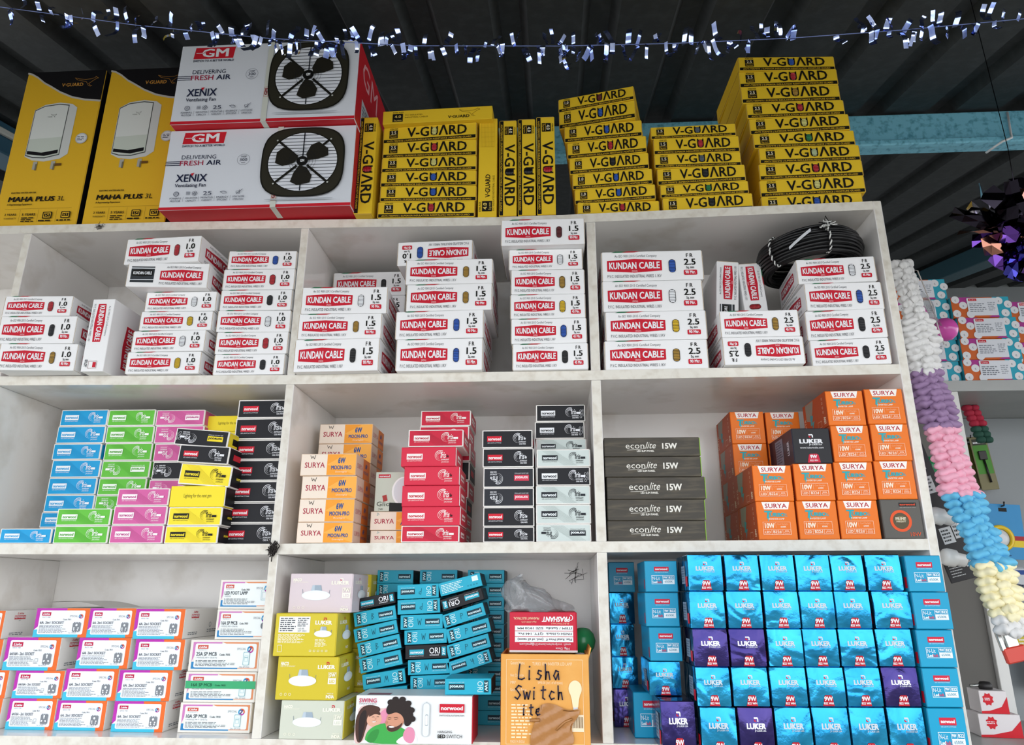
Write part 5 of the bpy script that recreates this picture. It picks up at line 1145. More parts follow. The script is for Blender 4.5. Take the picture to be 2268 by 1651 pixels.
  ('turbo', 0.9510, 0.1500, 0.3105, 0.0718, 0.0703, 0.0, 0.0, 1, 'orange bulb carton with white name tag'),
 ],
 'tb2': [
  ('turbo', 1.0262, 0.1500, 0.0989, 0.0716, 0.0692, 0.0, 0.0, 1, 'orange bulb carton with white name tag'),
  ('turbo', 1.0262, 0.1500, 0.1687, 0.0716, 0.0697, 0.0, 0.0, 1, 'orange bulb carton with white name tag'),
  ('turbo', 1.0262, 0.1500, 0.2390, 0.0716, 0.0697, 0.0, 0.0, 1, 'orange bulb carton with white name tag'),
  ('turbo', 1.0262, 0.1500, 0.3093, 0.0716, 0.0697, 0.0, 0.0, 1, 'orange bulb carton with white name tag'),
 ],
 'l0': [
  ('lis16', -0.5822, 0.0580, -0.2477, 0.0935, 0.0538, 0.0, 0.0, 1, 'white twin-rating socket carton with coloured border'),
  ('lis16', -0.5817, 0.0580, -0.1933, 0.0963, 0.0507, 0.0, 0.0, 1, 'white twin-rating socket carton with coloured border'),
  ('lis16', -0.5965, 0.0580, -0.1419, 0.0776, 0.0555, 0.0, 0.0, 1, 'white twin-rating socket carton with coloured border'),
  ('lis', -0.6001, 0.0580, -0.0859, 0.0704, 0.0530, 0.0, 0.0, 1, 'white socket carton with coloured border'),
 ],
 'l1': [
  ('lis16', -0.4741, 0.0580, -0.2477, 0.0941, 0.0547, 0.0, 0.0, 1, 'white twin-rating socket carton with coloured border'),
  ('lis16', -0.4703, 0.0580, -0.1924, 0.0982, 0.0490, 0.0, 0.0, 1, 'white twin-rating socket carton with coloured border'),
  ('lis16', -0.4947, 0.0580, -0.1428, 0.1101, 0.0603, 0.0, 0.0, 1, 'white twin-rating socket carton with coloured border'),
  ('lis', -0.4456, 0.0580, -0.0819, 0.1091, 0.0545, 0.0, 0.0, 1, 'white socket carton with lifted lid'),
 ],
 'l2': [
  ('lis', -0.3759, 0.0580, -0.2477, 0.0971, 0.0518, 0.0, 0.0, 1, 'white socket carton with coloured border'),
  ('lis', -0.3658, 0.0580, -0.1953, 0.1049, 0.0562, 0.0, 0.0, 1, 'white socket carton with coloured border'),
  ('lis', -0.3504, 0.0580, -0.1385, 0.1042, 0.0560, 0.0, 0.0, 1, 'white socket carton with coloured border'),
  ('lis', -0.3435, 0.0580, -0.0819, 0.0936, 0.0545, 0.0, 0.0, 1, 'white socket carton with coloured border'),
 ],
 'l3': [
  ('lis', -0.2576, 0.0500, -0.2477, 0.0999, 0.0527, 0.0, 0.0, 1, 'white socket carton with coloured border'),
  ('lis', -0.2543, 0.0500, -0.1944, 0.1035, 0.0545, 0.0, 0.0, 1, 'white socket carton with coloured border'),
  ('lis', -0.2344, 0.0500, -0.1393, 0.0978, 0.0550, 0.0, 0.0, 1, 'white socket carton with coloured border'),
  ('lis', -0.2423, 0.0500, -0.0837, 0.0990, 0.0553, 0.0, 0.0, 1, 'white socket carton with coloured border'),
 ],
 'mcb': [
  ('mcb:10', -0.1097, 0.0500, -0.2477, 0.1389, 0.0518, 0.0, 0.0, 1, '10A breaker carton'),
  ('mcb:16t', -0.1063, 0.0500, -0.1953, 0.1389, 0.0534, 0.0, 0.0, 1, '16A breaker carton with green tape'),
  ('mcb:25', -0.1046, 0.0500, -0.1413, 0.1384, 0.0568, 0.0, 0.0, 1, '25A breaker carton'),
  ('mcb:16', -0.0738, 0.0500, -0.0839, 0.1096, 0.0554, 0.0, 0.0, 1, '16A breaker carton with grey dot'),
  ('mcb:foot', -0.0738, 0.0500, -0.0279, 0.1096, 0.0550, 0.0, 0.0, 1, 'foot lamp carton'),
 ],
 'haco': [
  ('haco:grey', 0.0910, 0.0000, -0.2477, 0.1168, 0.0638, 0.0, 0.0, 1, 'pale grey downlight carton'),
  ('haco:yellow', 0.0766, 0.0000, -0.1833, 0.1142, 0.0732, 0.0, 0.0, 1, 'yellow downlight carton'),
  ('haco:back', 0.0667, 0.0000, -0.1095, 0.1175, 0.0754, 0.0, 0.0, 1, 'yellow carton with price sticker'),
  ('haco:pink', 0.0834, 0.0200, -0.0335, 0.1227, 0.0716, 0.0, 0.0, 1, 'pale pink downlight carton'),
 ],
 'hacob': [
  ('haco:yellow', 0.1065, 0.1350, -0.2477, 0.0896, 0.0711, 0.0, 0.0, 1, 'yellow downlight carton'),
  ('haco:yellow', 0.1065, 0.1350, -0.1760, 0.0896, 0.0714, 0.0, 0.0, 1, 'yellow downlight carton'),
  ('haco:yellow', 0.1065, 0.1350, -0.1040, 0.0896, 0.0714, 0.0, 0.0, 1, 'yellow downlight carton'),
  ('haco:yellow', 0.1065, 0.1350, -0.0321, 0.0896, 0.0714, 0.0, 0.0, 1, 'yellow downlight carton'),
 ],
 'swing': [
  ('swing', 0.2807, -0.0300, -0.2477, 0.2071, 0.0771, 0.0, 0.0, 1, 'white bed switch carton with picture of two people'),
 ],
 'carton': [
  ('carton', 0.5103, -0.0350, -0.2477, 0.1542, 0.1471, 0.0, 0.0, 1, 'open orange carton with black handwriting'),
  ('prash', 0.5079, 0.0000, -0.1000, 0.1235, 0.0693, 0.0, 0.0, 1, 'red hardware carton standing upside down'),
 ],
 'oL': [
  ('ori:W', 0.2093, 0.0750, -0.1985, 0.0821, 0.0282, 0.0, 6.0, 1, 'teal downlight carton'),
  ('oriu:W', 0.2039, 0.0750, -0.1678, 0.0836, 0.0263, 0.0, 9.0, 1, 'upside-down teal downlight carton'),
  ('ori:P', 0.1965, 0.0750, -0.1368, 0.0834, 0.0268, 0.0, 12.5, 1, 'teal downlight carton'),
  ('ori:B', 0.1921, 0.0750, -0.1079, 0.0849, 0.0261, 0.0, 12.9, 1, 'teal downlight carton'),
  ('ori:W', 0.1837, 0.0750, -0.0806, 0.0869, 0.0247, 0.0, 12.5, 1, 'teal downlight carton'),
  ('ori:B', 0.1800, 0.0750, -0.0534, 0.0845, 0.0260, 0.0, 10.3, 1, 'teal downlight carton'),
  ('orik', 0.1797, 0.0750, -0.0229, 0.0766, 0.0213, 0.0, 10.7, 1, 'black downlight carton with teal badge'),
 ],
 'oM': [
  ('ori:W', 0.2929, 0.0750, -0.1728, 0.0797, 0.0253, 0.0, 2.4, 1, 'teal downlight carton'),
  ('ori:W', 0.2877, 0.0750, -0.1458, 0.0808, 0.0265, 0.0, 2.9, 1, 'teal downlight carton'),
  ('orik', 0.2818, 0.0750, -0.1180, 0.0822, 0.0251, 0.0, 2.2, 1, 'black downlight carton with teal badge'),
  ('ori:W', 0.2798, 0.0750, -0.0914, 0.0835, 0.0264, 0.0, 3.1, 1, 'teal downlight carton'),
  ('ori:W', 0.2707, 0.0750, -0.0646, 0.0837, 0.0268, 0.0, 2.1, 1, 'teal downlight carton'),
  ('oriu:P', 0.2643, 0.0750, -0.0360, 0.0849, 0.0272, 0.0, 3.0, 1, 'upside-down teal downlight carton'),
  ('oriu:P', 0.2615, 0.0750, -0.0074, 0.0830, 0.0266, 0.0, 2.5, 1, 'upside-down teal downlight carton'),
 ],
 'oR': [
  ('oriu:h', 0.3692, 0.0750, -0.1353, 0.0853, 0.0239, 0.0, 17.3, 1, 'upside-down teal downlight carton'),
  ('ori:P', 0.3665, 0.0750, -0.1073, 0.0856, 0.0252, 0.0, 15.9, 1, 'teal downlight carton'),
  ('ori:P', 0.3659, 0.0750, -0.0789, 0.0868, 0.0258, 0.0, 15.4, 1, 'teal downlight carton'),
  ('ori:P', 0.3562, 0.0750, -0.0503, 0.0853, 0.0244, 0.0, 17.2, 1, 'teal downlight carton'),
  ('oriku', 0.3520, 0.0750, -0.0203, 0.0849, 0.0226, 0.0, 16.4, 1, 'upside-down black downlight carton with teal badge'),
  ('orib', 0.3479, 0.0750, 0.0066, 0.0856, 0.0250, 0.0, 14.5, 1, 'teal carton showing its printed back'),
 ],
 'oF': [
  ('oriu', 0.3746, -0.0200, -0.1694, 0.0834, 0.0264, 0.0, 0.8, 1, 'upside-down teal downlight carton'),
 ],
 'oB1': [
  ('ori', 0.1918, 0.1800, -0.2477, 0.0780, 0.0262, 0.0, 0.0, 1, 'teal downlight carton'),
  ('ori', 0.1918, 0.1800, -0.2209, 0.0780, 0.0265, 0.0, 0.0, 1, 'teal downlight carton'),
  ('ori', 0.1918, 0.1800, -0.1938, 0.0780, 0.0265, 0.0, 0.0, 1, 'teal downlight carton'),
  ('ori', 0.1918, 0.1800, -0.1667, 0.0780, 0.0265, 0.0, 0.0, 1, 'teal downlight carton'),
  ('ori', 0.1918, 0.1800, -0.1396, 0.0780, 0.0265, 0.0, 0.0, 1, 'teal downlight carton'),
  ('ori', 0.1918, 0.1800, -0.1125, 0.0780, 0.0265, 0.0, 0.0, 1, 'teal downlight carton'),
  ('ori', 0.1918, 0.1800, -0.0854, 0.0780, 0.0265, 0.0, 0.0, 1, 'teal downlight carton'),
  ('ori', 0.1918, 0.1800, -0.0583, 0.0780, 0.0265, 0.0, 0.0, 1, 'teal downlight carton'),
  ('ori', 0.1918, 0.1800, -0.0312, 0.0780, 0.0265, 0.0, 0.0, 1, 'teal downlight carton'),
  ('ori', 0.1918, 0.1800, -0.0041, 0.0780, 0.0265, 0.0, 0.0, 1, 'teal downlight carton'),
  ('ori', 0.1918, 0.1800, 0.0230, 0.0780, 0.0265, 0.0, 0.0, 1, 'teal downlight carton'),
 ],
 'oB2': [
  ('ori', 0.2845, 0.1800, -0.2477, 0.0808, 0.0262, 0.0, 0.0, 1, 'teal downlight carton'),
  ('ori', 0.2845, 0.1800, -0.2209, 0.0808, 0.0265, 0.0, 0.0, 1, 'teal downlight carton'),
  ('ori', 0.2845, 0.1800, -0.1937, 0.0808, 0.0265, 0.0, 0.0, 1, 'teal downlight carton'),
  ('ori', 0.2845, 0.1800, -0.1666, 0.0808, 0.0265, 0.0, 0.0, 1, 'teal downlight carton'),
  ('ori', 0.2845, 0.1800, -0.1394, 0.0808, 0.0265, 0.0, 0.0, 1, 'teal downlight carton'),
  ('ori', 0.2845, 0.1800, -0.1123, 0.0808, 0.0265, 0.0, 0.0, 1, 'teal downlight carton'),
  ('ori', 0.2845, 0.1800, -0.0851, 0.0808, 0.0265, 0.0, 0.0, 1, 'teal downlight carton'),
  ('ori', 0.2845, 0.1800, -0.0580, 0.0808, 0.0265, 0.0, 0.0, 1, 'teal downlight carton'),
  ('ori', 0.2845, 0.1800, -0.0308, 0.0808, 0.0265, 0.0, 0.0, 1, 'teal downlight carton'),
  ('ori', 0.2845, 0.1800, -0.0037, 0.0808, 0.0265, 0.0, 0.0, 1, 'teal downlight carton'),
  ('ori', 0.2845, 0.1800, 0.0234, 0.0808, 0.0265, 0.0, 0.0, 1, 'teal downlight carton'),
 ],
 'oB3': [
  ('ori', 0.3867, 0.1700, -0.2477, 0.0776, 0.0262, 0.0, 0.0, 1, 'teal downlight carton'),
  ('ori', 0.3867, 0.1700, -0.2209, 0.0776, 0.0265, 0.0, 0.0, 1, 'teal downlight carton'),
  ('ori', 0.3867, 0.1700, -0.1938, 0.0776, 0.0265, 0.0, 0.0, 1, 'teal downlight carton'),
  ('ori', 0.3867, 0.1700, -0.1667, 0.0776, 0.0265, 0.0, 0.0, 1, 'teal downlight carton'),
  ('ori', 0.3867, 0.1700, -0.1396, 0.0776, 0.0265, 0.0, 0.0, 1, 'teal downlight carton'),
  ('ori', 0.3867, 0.1700, -0.1125, 0.0776, 0.0265, 0.0, 0.0, 1, 'teal downlight carton'),
  ('ori', 0.3867, 0.1700, -0.0854, 0.0776, 0.0265, 0.0, 0.0, 1, 'teal downlight carton'),
  ('ori', 0.3867, 0.1700, -0.0583, 0.0776, 0.0265, 0.0, 0.0, 1, 'teal downlight carton'),
  ('ori', 0.3867, 0.1700, -0.0312, 0.0776, 0.0265, 0.0, 0.0, 1, 'teal downlight carton'),
  ('ori', 0.3867, 0.1700, -0.0041, 0.0776, 0.0265, 0.0, 0.0, 1, 'teal downlight carton'),
  ('ori', 0.3867, 0.1700, 0.0230, 0.0776, 0.0265, 0.0, 0.0, 1, 'teal downlight carton'),
 ],
 'ka': [
  ('luk:indigo', 0.6678, 0.1600, -0.2477, 0.0507, 0.0692, 0.0, 0.0, 1, 'dark indigo foil bulb carton'),
  ('luk:blue', 0.6675, 0.1600, -0.1779, 0.0518, 0.0588, 0.0, 0.0, 1, 'shiny blue foil bulb carton'),
  ('luk:blue', 0.6658, 0.1600, -0.1186, 0.0482, 0.0616, 0.0, 0.0, 1, 'shiny blue foil bulb carton'),
  ('luk:blue', 0.6666, 0.1600, -0.0564, 0.0511, 0.0605, 0.0, 0.0, 1, 'shiny blue foil bulb carton'),
  ('nlit', 0.6683, 0.1600, 0.0047, 0.0534, 0.0600, 0.0, 0.0, 1, 'matt blue bulb carton with red badge'),
 ],
 'kb': [
  ('luk:indigo', 0.7312, -0.0750, -0.2477, 0.0568, 0.0786, 0.0, 0.0, 1, 'dark indigo foil bulb carton'),
  ('luk:blue', 0.7207, -0.0200, -0.1681, 0.0565, 0.0556, 0.0, 0.0, 1, 'shiny blue foil bulb carton'),
  ('nlit', 0.7251, -0.0200, -0.1119, 0.0569, 0.0569, 0.0, 0.0, 1, 'matt blue bulb carton with red badge'),
  ('nlit', 0.7225, -0.0200, -0.0545, 0.0602, 0.0587, 0.0, 0.0, 1, 'matt blue bulb carton with red badge'),
  ('nlit', 0.7240, -0.0200, 0.0049, 0.0589, 0.0548, 0.0, 0.0, 1, 'matt blue bulb carton with red badge'),
 ],
 'kc': [
  ('luk:blue', 0.7936, -0.0900, -0.2477, 0.0581, 0.0718, 0.0, 0.0, 1, 'shiny blue foil bulb carton'),
  ('luk:blue', 0.7900, -0.0900, -0.1753, 0.0559, 0.0603, 0.0, 0.0, 1, 'shiny blue foil bulb carton'),
  ('luk:indigo', 0.7904, -0.0900, -0.1144, 0.0584, 0.0595, 0.0, 0.0, 1, 'dark indigo foil bulb carton'),
  ('luk:blue', 0.7894, -0.0900, -0.0544, 0.0593, 0.0604, 0.0, 0.0, 1, 'shiny blue foil bulb carton'),
  ('luk:blue', 0.7903, -0.0900, 0.0067, 0.0596, 0.0605, 0.0, 0.0, 1, 'shiny blue foil bulb carton'),
 ],
 'kd': [
  ('luk:indigo', 0.8534, -0.0900, -0.2477, 0.0564, 0.0723, 0.0, 0.0, 1, 'dark indigo foil bulb carton'),
  ('luk:blue', 0.8503, -0.0900, -0.1748, 0.0595, 0.0602, 0.0, 0.0, 1, 'shiny blue foil bulb carton'),
  ('luk:indigo', 0.8512, -0.0900, -0.1140, 0.0595, 0.0593, 0.0, 0.0, 1, 'dark indigo foil bulb carton'),
  ('luk:blue', 0.8518, -0.0900, -0.0541, 0.0590, 0.0603, 0.0, 0.0, 1, 'shiny blue foil bulb carton'),
  ('luk:blue', 0.8531, -0.0900, 0.0068, 0.0584, 0.0604, 0.0, 0.0, 1, 'shiny blue foil bulb carton'),
 ],
 'ke': [
  ('luk:blue', 0.9133, -0.0900, -0.2477, 0.0588, 0.0729, 0.0, 0.0, 1, 'shiny blue foil bulb carton'),
  ('luk:blue', 0.9118, -0.0900, -0.1742, 0.0589, 0.0600, 0.0, 0.0, 1, 'shiny blue foil bulb carton'),
  ('luk:blue', 0.9131, -0.0900, -0.1136, 0.0578, 0.0592, 0.0, 0.0, 1, 'shiny blue foil bulb carton'),
  ('luk:blue', 0.9139, -0.0900, -0.0538, 0.0587, 0.0601, 0.0, 0.0, 1, 'shiny blue foil bulb carton'),
  ('luk:blue', 0.9132, -0.0900, 0.0069, 0.0581, 0.0602, 0.0, 0.0, 1, 'shiny blue foil bulb carton'),
 ],
 'kf': [
  ('luk:blue', 0.9730, -0.0900, -0.2477, 0.0572, 0.0735, 0.0, 0.0, 1, 'shiny blue foil bulb carton'),
  ('luk:blue', 0.9729, -0.0900, -0.1736, 0.0594, 0.0598, 0.0, 0.0, 1, 'shiny blue foil bulb carton'),
  ('luk:blue', 0.9711, -0.0900, -0.1132, 0.0575, 0.0590, 0.0, 0.0, 1, 'shiny blue foil bulb carton'),
  ('luk:blue', 0.9728, -0.0900, -0.0536, 0.0572, 0.0599, 0.0, 0.0, 1, 'shiny blue foil bulb carton'),
  ('luk:blue', 0.9730, -0.0900, 0.0069, 0.0578, 0.0601, 0.0, 0.0, 1, 'shiny blue foil bulb carton'),
 ],
 'kg': [
  ('luk:blue', 1.0315, -0.0900, -0.2477, 0.0574, 0.0740, 0.0, 0.0, 1, 'shiny blue foil bulb carton'),
  ('luk:blue', 1.0327, -0.0900, -0.1731, 0.0572, 0.0596, 0.0, 0.0, 1, 'shiny blue foil bulb carton'),
  ('luk:blue', 1.0309, -0.0900, -0.1128, 0.0586, 0.0588, 0.0, 0.0, 1, 'shiny blue foil bulb carton'),
  ('luk:blue', 1.0314, -0.0900, -0.0534, 0.0581, 0.0598, 0.0, 0.0, 1, 'shiny blue foil bulb carton'),
  ('luk:blue', 1.0308, -0.0900, 0.0070, 0.0552, 0.0599, 0.0, 0.0, 1, 'shiny blue foil bulb carton'),
 ],
 'kh': [
  ('luk:blue', 1.0918, -0.0900, -0.2477, 0.0573, 0.0746, 0.0, 0.0, 1, 'shiny blue foil bulb carton'),
  ('luk:indigo', 1.0924, -0.0900, -0.1725, 0.0574, 0.0595, 0.0, 0.0, 1, 'dark indigo foil bulb carton'),
  ('luk:blue', 1.0918, -0.0900, -0.1124, 0.0583, 0.0587, 0.0, 0.0, 1, 'shiny blue foil bulb carton'),
  ('luk:blue', 1.0966, -0.0900, -0.0531, 0.0619, 0.0596, 0.0, 0.0, 1, 'shiny blue foil bulb carton'),
  ('luk:blue', 1.0916, -0.0900, 0.0071, 0.0586, 0.0597, 0.0, 0.0, 1, 'shiny blue foil bulb carton'),
 ],
 'ki': [
  ('nlit', 1.1533, -0.0950, -0.2477, 0.0581, 0.0746, 0.0, 0.0, 1, 'matt blue bulb carton with red badge'),
  ('nlit', 1.1545, -0.0950, -0.1725, 0.0576, 0.0591, 0.0, 0.0, 1, 'matt blue bulb carton with red badge'),
  ('nlit', 1.1552, -0.0950, -0.1128, 0.0590, 0.0583, 0.0, 0.0, 1, 'matt blue bulb carton with red badge'),
  ('nlit', 1.1584, -0.0950, -0.0539, 0.0604, 0.0592, 0.0, 0.0, 1, 'matt blue bulb carton with red badge'),
  ('nlit', 1.1555, -0.0950, 0.0058, 0.0594, 0.0593, 0.0, 0.0, 1, 'matt blue bulb carton with red badge'),
 ],
}
INFO = {
 'heater1': (1, 'water heater cartons', 'at far left of the top shelf', False),
 'heater2': (1, 'water heater cartons', 'touching the white fan cartons', False),
 'gm': (1, 'fan cartons', 'of two on the top shelf', False),
 'vupL': (1, 'yellow wire cartons on the top shelf', 'right beside the fan cartons', False),
 'vA': (1, 'yellow wire cartons on the top shelf', 'of stack beside fan cartons', False),
 'vupM': (1, 'yellow wire cartons on the top shelf', '', False),
 'vup1': (1, 'yellow wire cartons on the top shelf', 'next to the plain upright one', False),
 'vup2': (1, 'yellow wire cartons on the top shelf', 'in the middle of the upright row', False),
 'vup3': (1, 'yellow wire cartons on the top shelf', 'at right end of the upright row', False),
 'vB': (1, 'yellow wire cartons on the top shelf', 'of the tilting 1.0 stack', False),
 'vC': (1, 'yellow wire cartons on the top shelf', 'of the short 1.5 stack', False),
 'vD': (1, 'yellow wire cartons on the top shelf', 'of tallest stack', False),
 'k1L': (2, 'white cable cartons', 'of leftmost cable stack', False),
 'k1V': (2, 'white cable cartons', 'beside the leftmost cable stack', False),
 'k1M': (2, 'white cable cartons', 'of stack right of upright carton', False),
 'k1R': (2, 'white cable cartons', 'of stack left of first divider', False),
 'k2L': (2, 'white cable cartons', 'of stack right of first divider', False),
 'k2Lb': (2, 'white cable cartons', 'of hidden rear cable stack', True),
 'k2M': (2, 'white cable cartons', 'of middle compartment centre stack', False),
 'k2R': (2, 'white cable cartons', 'of stack left of second divider', False),
 'k3L': (2, 'white cable cartons', 'of stack right of second divider', False),
 'k3M': (2, 'white cable cartons', 'of low pair before upright cartons', False),
 'k3R': (2, 'white cable cartons', 'of stack under the black coil', False),
 'i1': (3, 'downlight cartons on the third shelf', 'alone in front at far left', False),
 'i1b': (3, 'downlight cartons on the third shelf', 'of rear blue stack', True),
 'i2': (3, 'downlight cartons on the third shelf', 'of front green pair', False),
 'i2b': (3, 'downlight cartons on the third shelf', 'of rear green stack', True),
 'i3': (3, 'downlight cartons on the third shelf', 'of front pink stack', False),
 'i3b': (3, 'downlight cartons on the third shelf', 'of rear pink stack', True),
 'i4': (3, 'downlight cartons on the third shelf', 'of mixed front yellow stack', False),
 'i4b': (3, 'downlight cartons on the third shelf', 'of hidden rear yellow stack', True),
 'i5': (3, 'downlight cartons on the third shelf', 'of black stack left of first divider', False),
 's1': (3, 'downlight cartons on the third shelf', 'of front cream stack', False),
 's1b': (3, 'downlight cartons on the third shelf', 'of rear cream stack', True),
 's2': (3, 'downlight cartons on the third shelf', 'of low pile between cream and red', False),
 'r1': (3, 'downlight cartons on the third shelf', 'of front red stack', False),
 'r1b': (3, 'downlight cartons on the third shelf', 'of rear red stack', True),
 'b1': (3, 'downlight cartons on the third shelf', 'of middle black stack', False),
 'g1': (3, 'downlight cartons on the third shelf', 'of silver and black stack', False),
 'e1': (3, 'dark panel light cartons', 'of five in one stack', False),
 't1': (3, 'orange bulb cartons', 'of first front orange column', False),
 't2': (3, 'orange bulb cartons', 'of second front orange column', False),
 't3': (3, 'orange bulb cartons', 'of third front orange column', False),
 't4': (3, 'orange bulb cartons', 'of last orange column', False),
 'tb1': (3, 'orange bulb cartons', 'of left rear orange column', True),
 'tb2': (3, 'orange bulb cartons', 'of second rear orange column', True),
 'l0': (4, 'socket and breaker cartons', 'of cut-off column at left edge', False),
 'l1': (4, 'socket and breaker cartons', 'of first full socket column', False),
 'l2': (4, 'socket and breaker cartons', 'of middle socket column', False),
 'l3': (4, 'socket and breaker cartons', 'of socket column beside breakers', False),
 'mcb': (4, 'socket and breaker cartons', 'of breaker stack at first divider', False),
 'haco': (4, 'large downlight cartons', 'of stack right of first divider', False),
 'hacob': (4, 'large downlight cartons', 'of stack behind the pale ones', True),
 'swing': (4, None, 'below the teal pile', False),
 'carton': (4, None, 'in the bottom row', False),
 'oL': (4, 'teal downlight cartons', 'of left leaning column', True),
 'oM': (4, 'teal downlight cartons', 'of middle column', True),
 'oR': (4, 'teal downlight cartons', 'of right leaning column', True),
 'oF': (4, 'teal downlight cartons', 'lying on the bed switch carton', False),
 'oB1': (4, 'teal downlight cartons', 'of left back column', True),
 'oB2': (4, 'teal downlight cartons', 'of middle back column', True),
 'oB3': (4, 'teal downlight cartons', 'of right back column', True),
 'ka': (4, 'blue foil bulb cartons', 'of recessed column at second divider', False),
 'kb': (4, 'blue foil bulb cartons', 'of second column from divider', False),
 'kc': (4, 'blue foil bulb cartons', 'of first front column', False),
 'kd': (4, 'blue foil bulb cartons', 'of second front column', False),
 'ke': (4, 'blue foil bulb cartons', 'of third front column', False),
 'kf': (4, 'blue foil bulb cartons', 'of fourth front column', False),
 'kg': (4, 'blue foil bulb cartons', 'of fifth front column', False),
 'kh': (4, 'blue foil bulb cartons', 'of sixth front column', False),
 'ki': (4, 'blue foil bulb cartons', 'of last front column', False),
}
for sid, (shelf, group, where, back) in INFO.items():
    rows = BOX[sid]; n = len(rows)
    for i, (key, x, y, z, w, h, yaw, roll, ys, desc) in enumerate(rows):
        if n == 1: lb = desc+(' '+where if where else '')
        else:
            if back: pos = ('topmost' if i == n-1 else ORD[n-i]+' from top')
            else: pos = ('bottom' if i == 0 else 'top' if i == n-1 else ORD[i+1]+' from bottom')
            lb = '%s, %s %s' % (desc, pos, where)
        up = 1 if key.split(':')[0] in ('vup', 'kup') else (-1 if key.startswith('vupb') else 0)
        put(key, x, y, z, w, h, yaw, roll, lb, group, ys, up)
# two cable cartons standing behind the middle pair on the second shelf
put('kbup:1.0', .910, .082, .5535, .048, .155, 0, -5, 'white cable carton on end leaning left, black emblem at its foot', 'white cable cartons', up=-1)
put('k45:2.5:red', .978, .085, .5535, .05, .15, 0, 3, 'white cable carton on end below the black cable coil', 'white cable cartons', up=1)
put('nlit', .700, .05, -.2475, label='blue bulb carton behind the protruding indigo one in the lowest row', group='blue bulb cartons', h=.077)

# open flap of the top socket carton
cl = MB(); cl.grid(lambda i, j: Vector((-.05+.125*i, .02+.13*j, .0555+.022*math.sin(math.pi*i*.55+.5)-.02*i)), 14, 4, card('#d6d4cf'))
# (parented below to the carton it belongs to)
for o in list(col.objects):
    if o.get('label', '').startswith('white socket carton with lifted lid'):
        f = cl.build('lid_flap', o)

# ------------------------------------------------------------------ coil of black cable on the boxes at right of the second shelf
M = Matrix.Translation((1.101, .085, ZO+.7105)) @ Matrix.Rotation(R(-4), 4, 'Y')
coil = empty('cable_coil', 'black cable coil tied with twisted cord on the white boxes', 'cable', M)
CB = mat('black_cable', '#141416', .38); rnd = random.Random(4); mb = MB()
for lay in range(9):
    for q in range(4):
        r = .1105-.0052*q-(.010*abs(lay-4)/4)**1.0; z = -.027+.00675*lay; ph = rnd.uniform(0, 6); a1, a2 = rnd.uniform(.0005, .0016), rnd.uniform(.0005, .0018)
        if q > 1 and 1 < lay < 7: continue
        mb.tube([((r+a1*math.sin(2*t+ph))*math.cos(t), (r+a1*math.sin(2*t+ph))*math.sin(t), z+a2*math.sin(3*t+ph)) for t in [2*math.pi*k/56 for k in range(56)]], .0033, CB, 6, closed=True)
mb.build('cable_loops', coil)
for a in (-88, -150):
    ca, sa = math.cos(R(a)), math.sin(R(a)); loop = []
    for k in range(24):
        t = 2*math.pi*k/24; rr = .099+.0185*math.cos(t); loop.append(Vector((rr*ca, rr*sa, .033*math.sin(t))))
    for c, off in ((ink('#d9dad6'), 0), (ink('#1a1a1c'), math.pi)):
        tw = MB(); pts = []
        for k in range(120):
            i = k/120*24; p = loop[int(i)].lerp(loop[(int(i)+1) % 24], i-int(i)); t = k*.75+off; pts.append(p+Vector((ca*math.cos(t)*.0014-sa*math.sin(t)*.0014, sa*math.cos(t)*.0014+ca*math.sin(t)*.0014, .0008*math.sin(t))))
        tw.tube(pts, .0016, c, 5, closed=True); o = tw.build('tie_cord', coil)
kn = MB()
for i in range(12):
    c = Vector((.0, -.117, .02)); kn.tube([c+Vector((rnd.gauss(0, .009), -abs(rnd.gauss(0, .003)), rnd.gauss(0, .006))) for _ in range(5)], .0011, ink('#d9dad6') if i % 2 else ink('#1a1a1c'), 5)
kn.build('cord_knot', coil)
lb = MB(); pts = []
lb.grid(lambda i, j: Vector(((.1148)*math.cos(R(-105-24*i)), .1148*math.sin(R(-105-24*i)), .012-.028*i+.007*j)), 8, 1, ink('#c9ccd0')); lb.build('paper_tag', coil)

# ------------------------------------------------------------------ plastic bag and green bulb with the open carton
bagm = mat('clear_grey_plastic', '#a3a7aa', .13, bump=1.0, bscale=42, bdist=.014, stretch=(1, 1, .45), spec=1.0, alpha=.42)
b = MB(); rnd = random.Random(8)
def bagf(i, j):
    t = 2*math.pi*i; h = j; r = (.062*(1-.55*h)+.006*math.sin(7*t+5*h)+.005*math.sin(3*t+9*h))*(1-.85*max(0, h-.85)/.15)
    return Vector((.508-.012+r*1.0*math.cos(t)-.028*h+.004*math.sin(9*t), .065+.8*r*math.sin(t), ZO-.0295+.066*h*(1-.35*(.5+.5*math.cos(t)))+.004*math.sin(5*t+7*h)))
b.grid(bagf, 48, 18, bagm); b.add([bagf(i/48, 0) for i in range(48)], [tuple(range(48))[::-1]], bagm); b.build('plastic_bag', label='crumpled grey plastic bag on the red hardware carton', cat='bag')
def bulb_at(name, lab, cat, M, glass, holder=True, r=.026):
    root = empty(name, lab, cat, M); q = MB()
    q.lathe([(0, r*1.95), (r*.5, r*1.85), (r*.85, r*1.5), (r, r), (r*.9, r*.5), (r*.62, r*.05), (r*.55, -.002)], glass, n=24); q.build('globe', root)
    h = MB(); h.lathe([(0, -.03), (r*.42, -.03), (r*.46, -.012), (r*.5, -.01), (r*.58, 0), (r*.58, .003)], WHITE, n=20); h.build('cap', root); return root
GG = mat('green_plastic_globe', '#1d8a52', .25)
bulb_at('night_bulb', 'green globe bulb behind the red hardware carton', 'bulb', Matrix.Translation((.5815, .088, ZO-.108)) @ Matrix.Rotation(R(-14), 4, 'X') @ Matrix.Rotation(R(4), 4, 'Y'), GG, r=.0245)
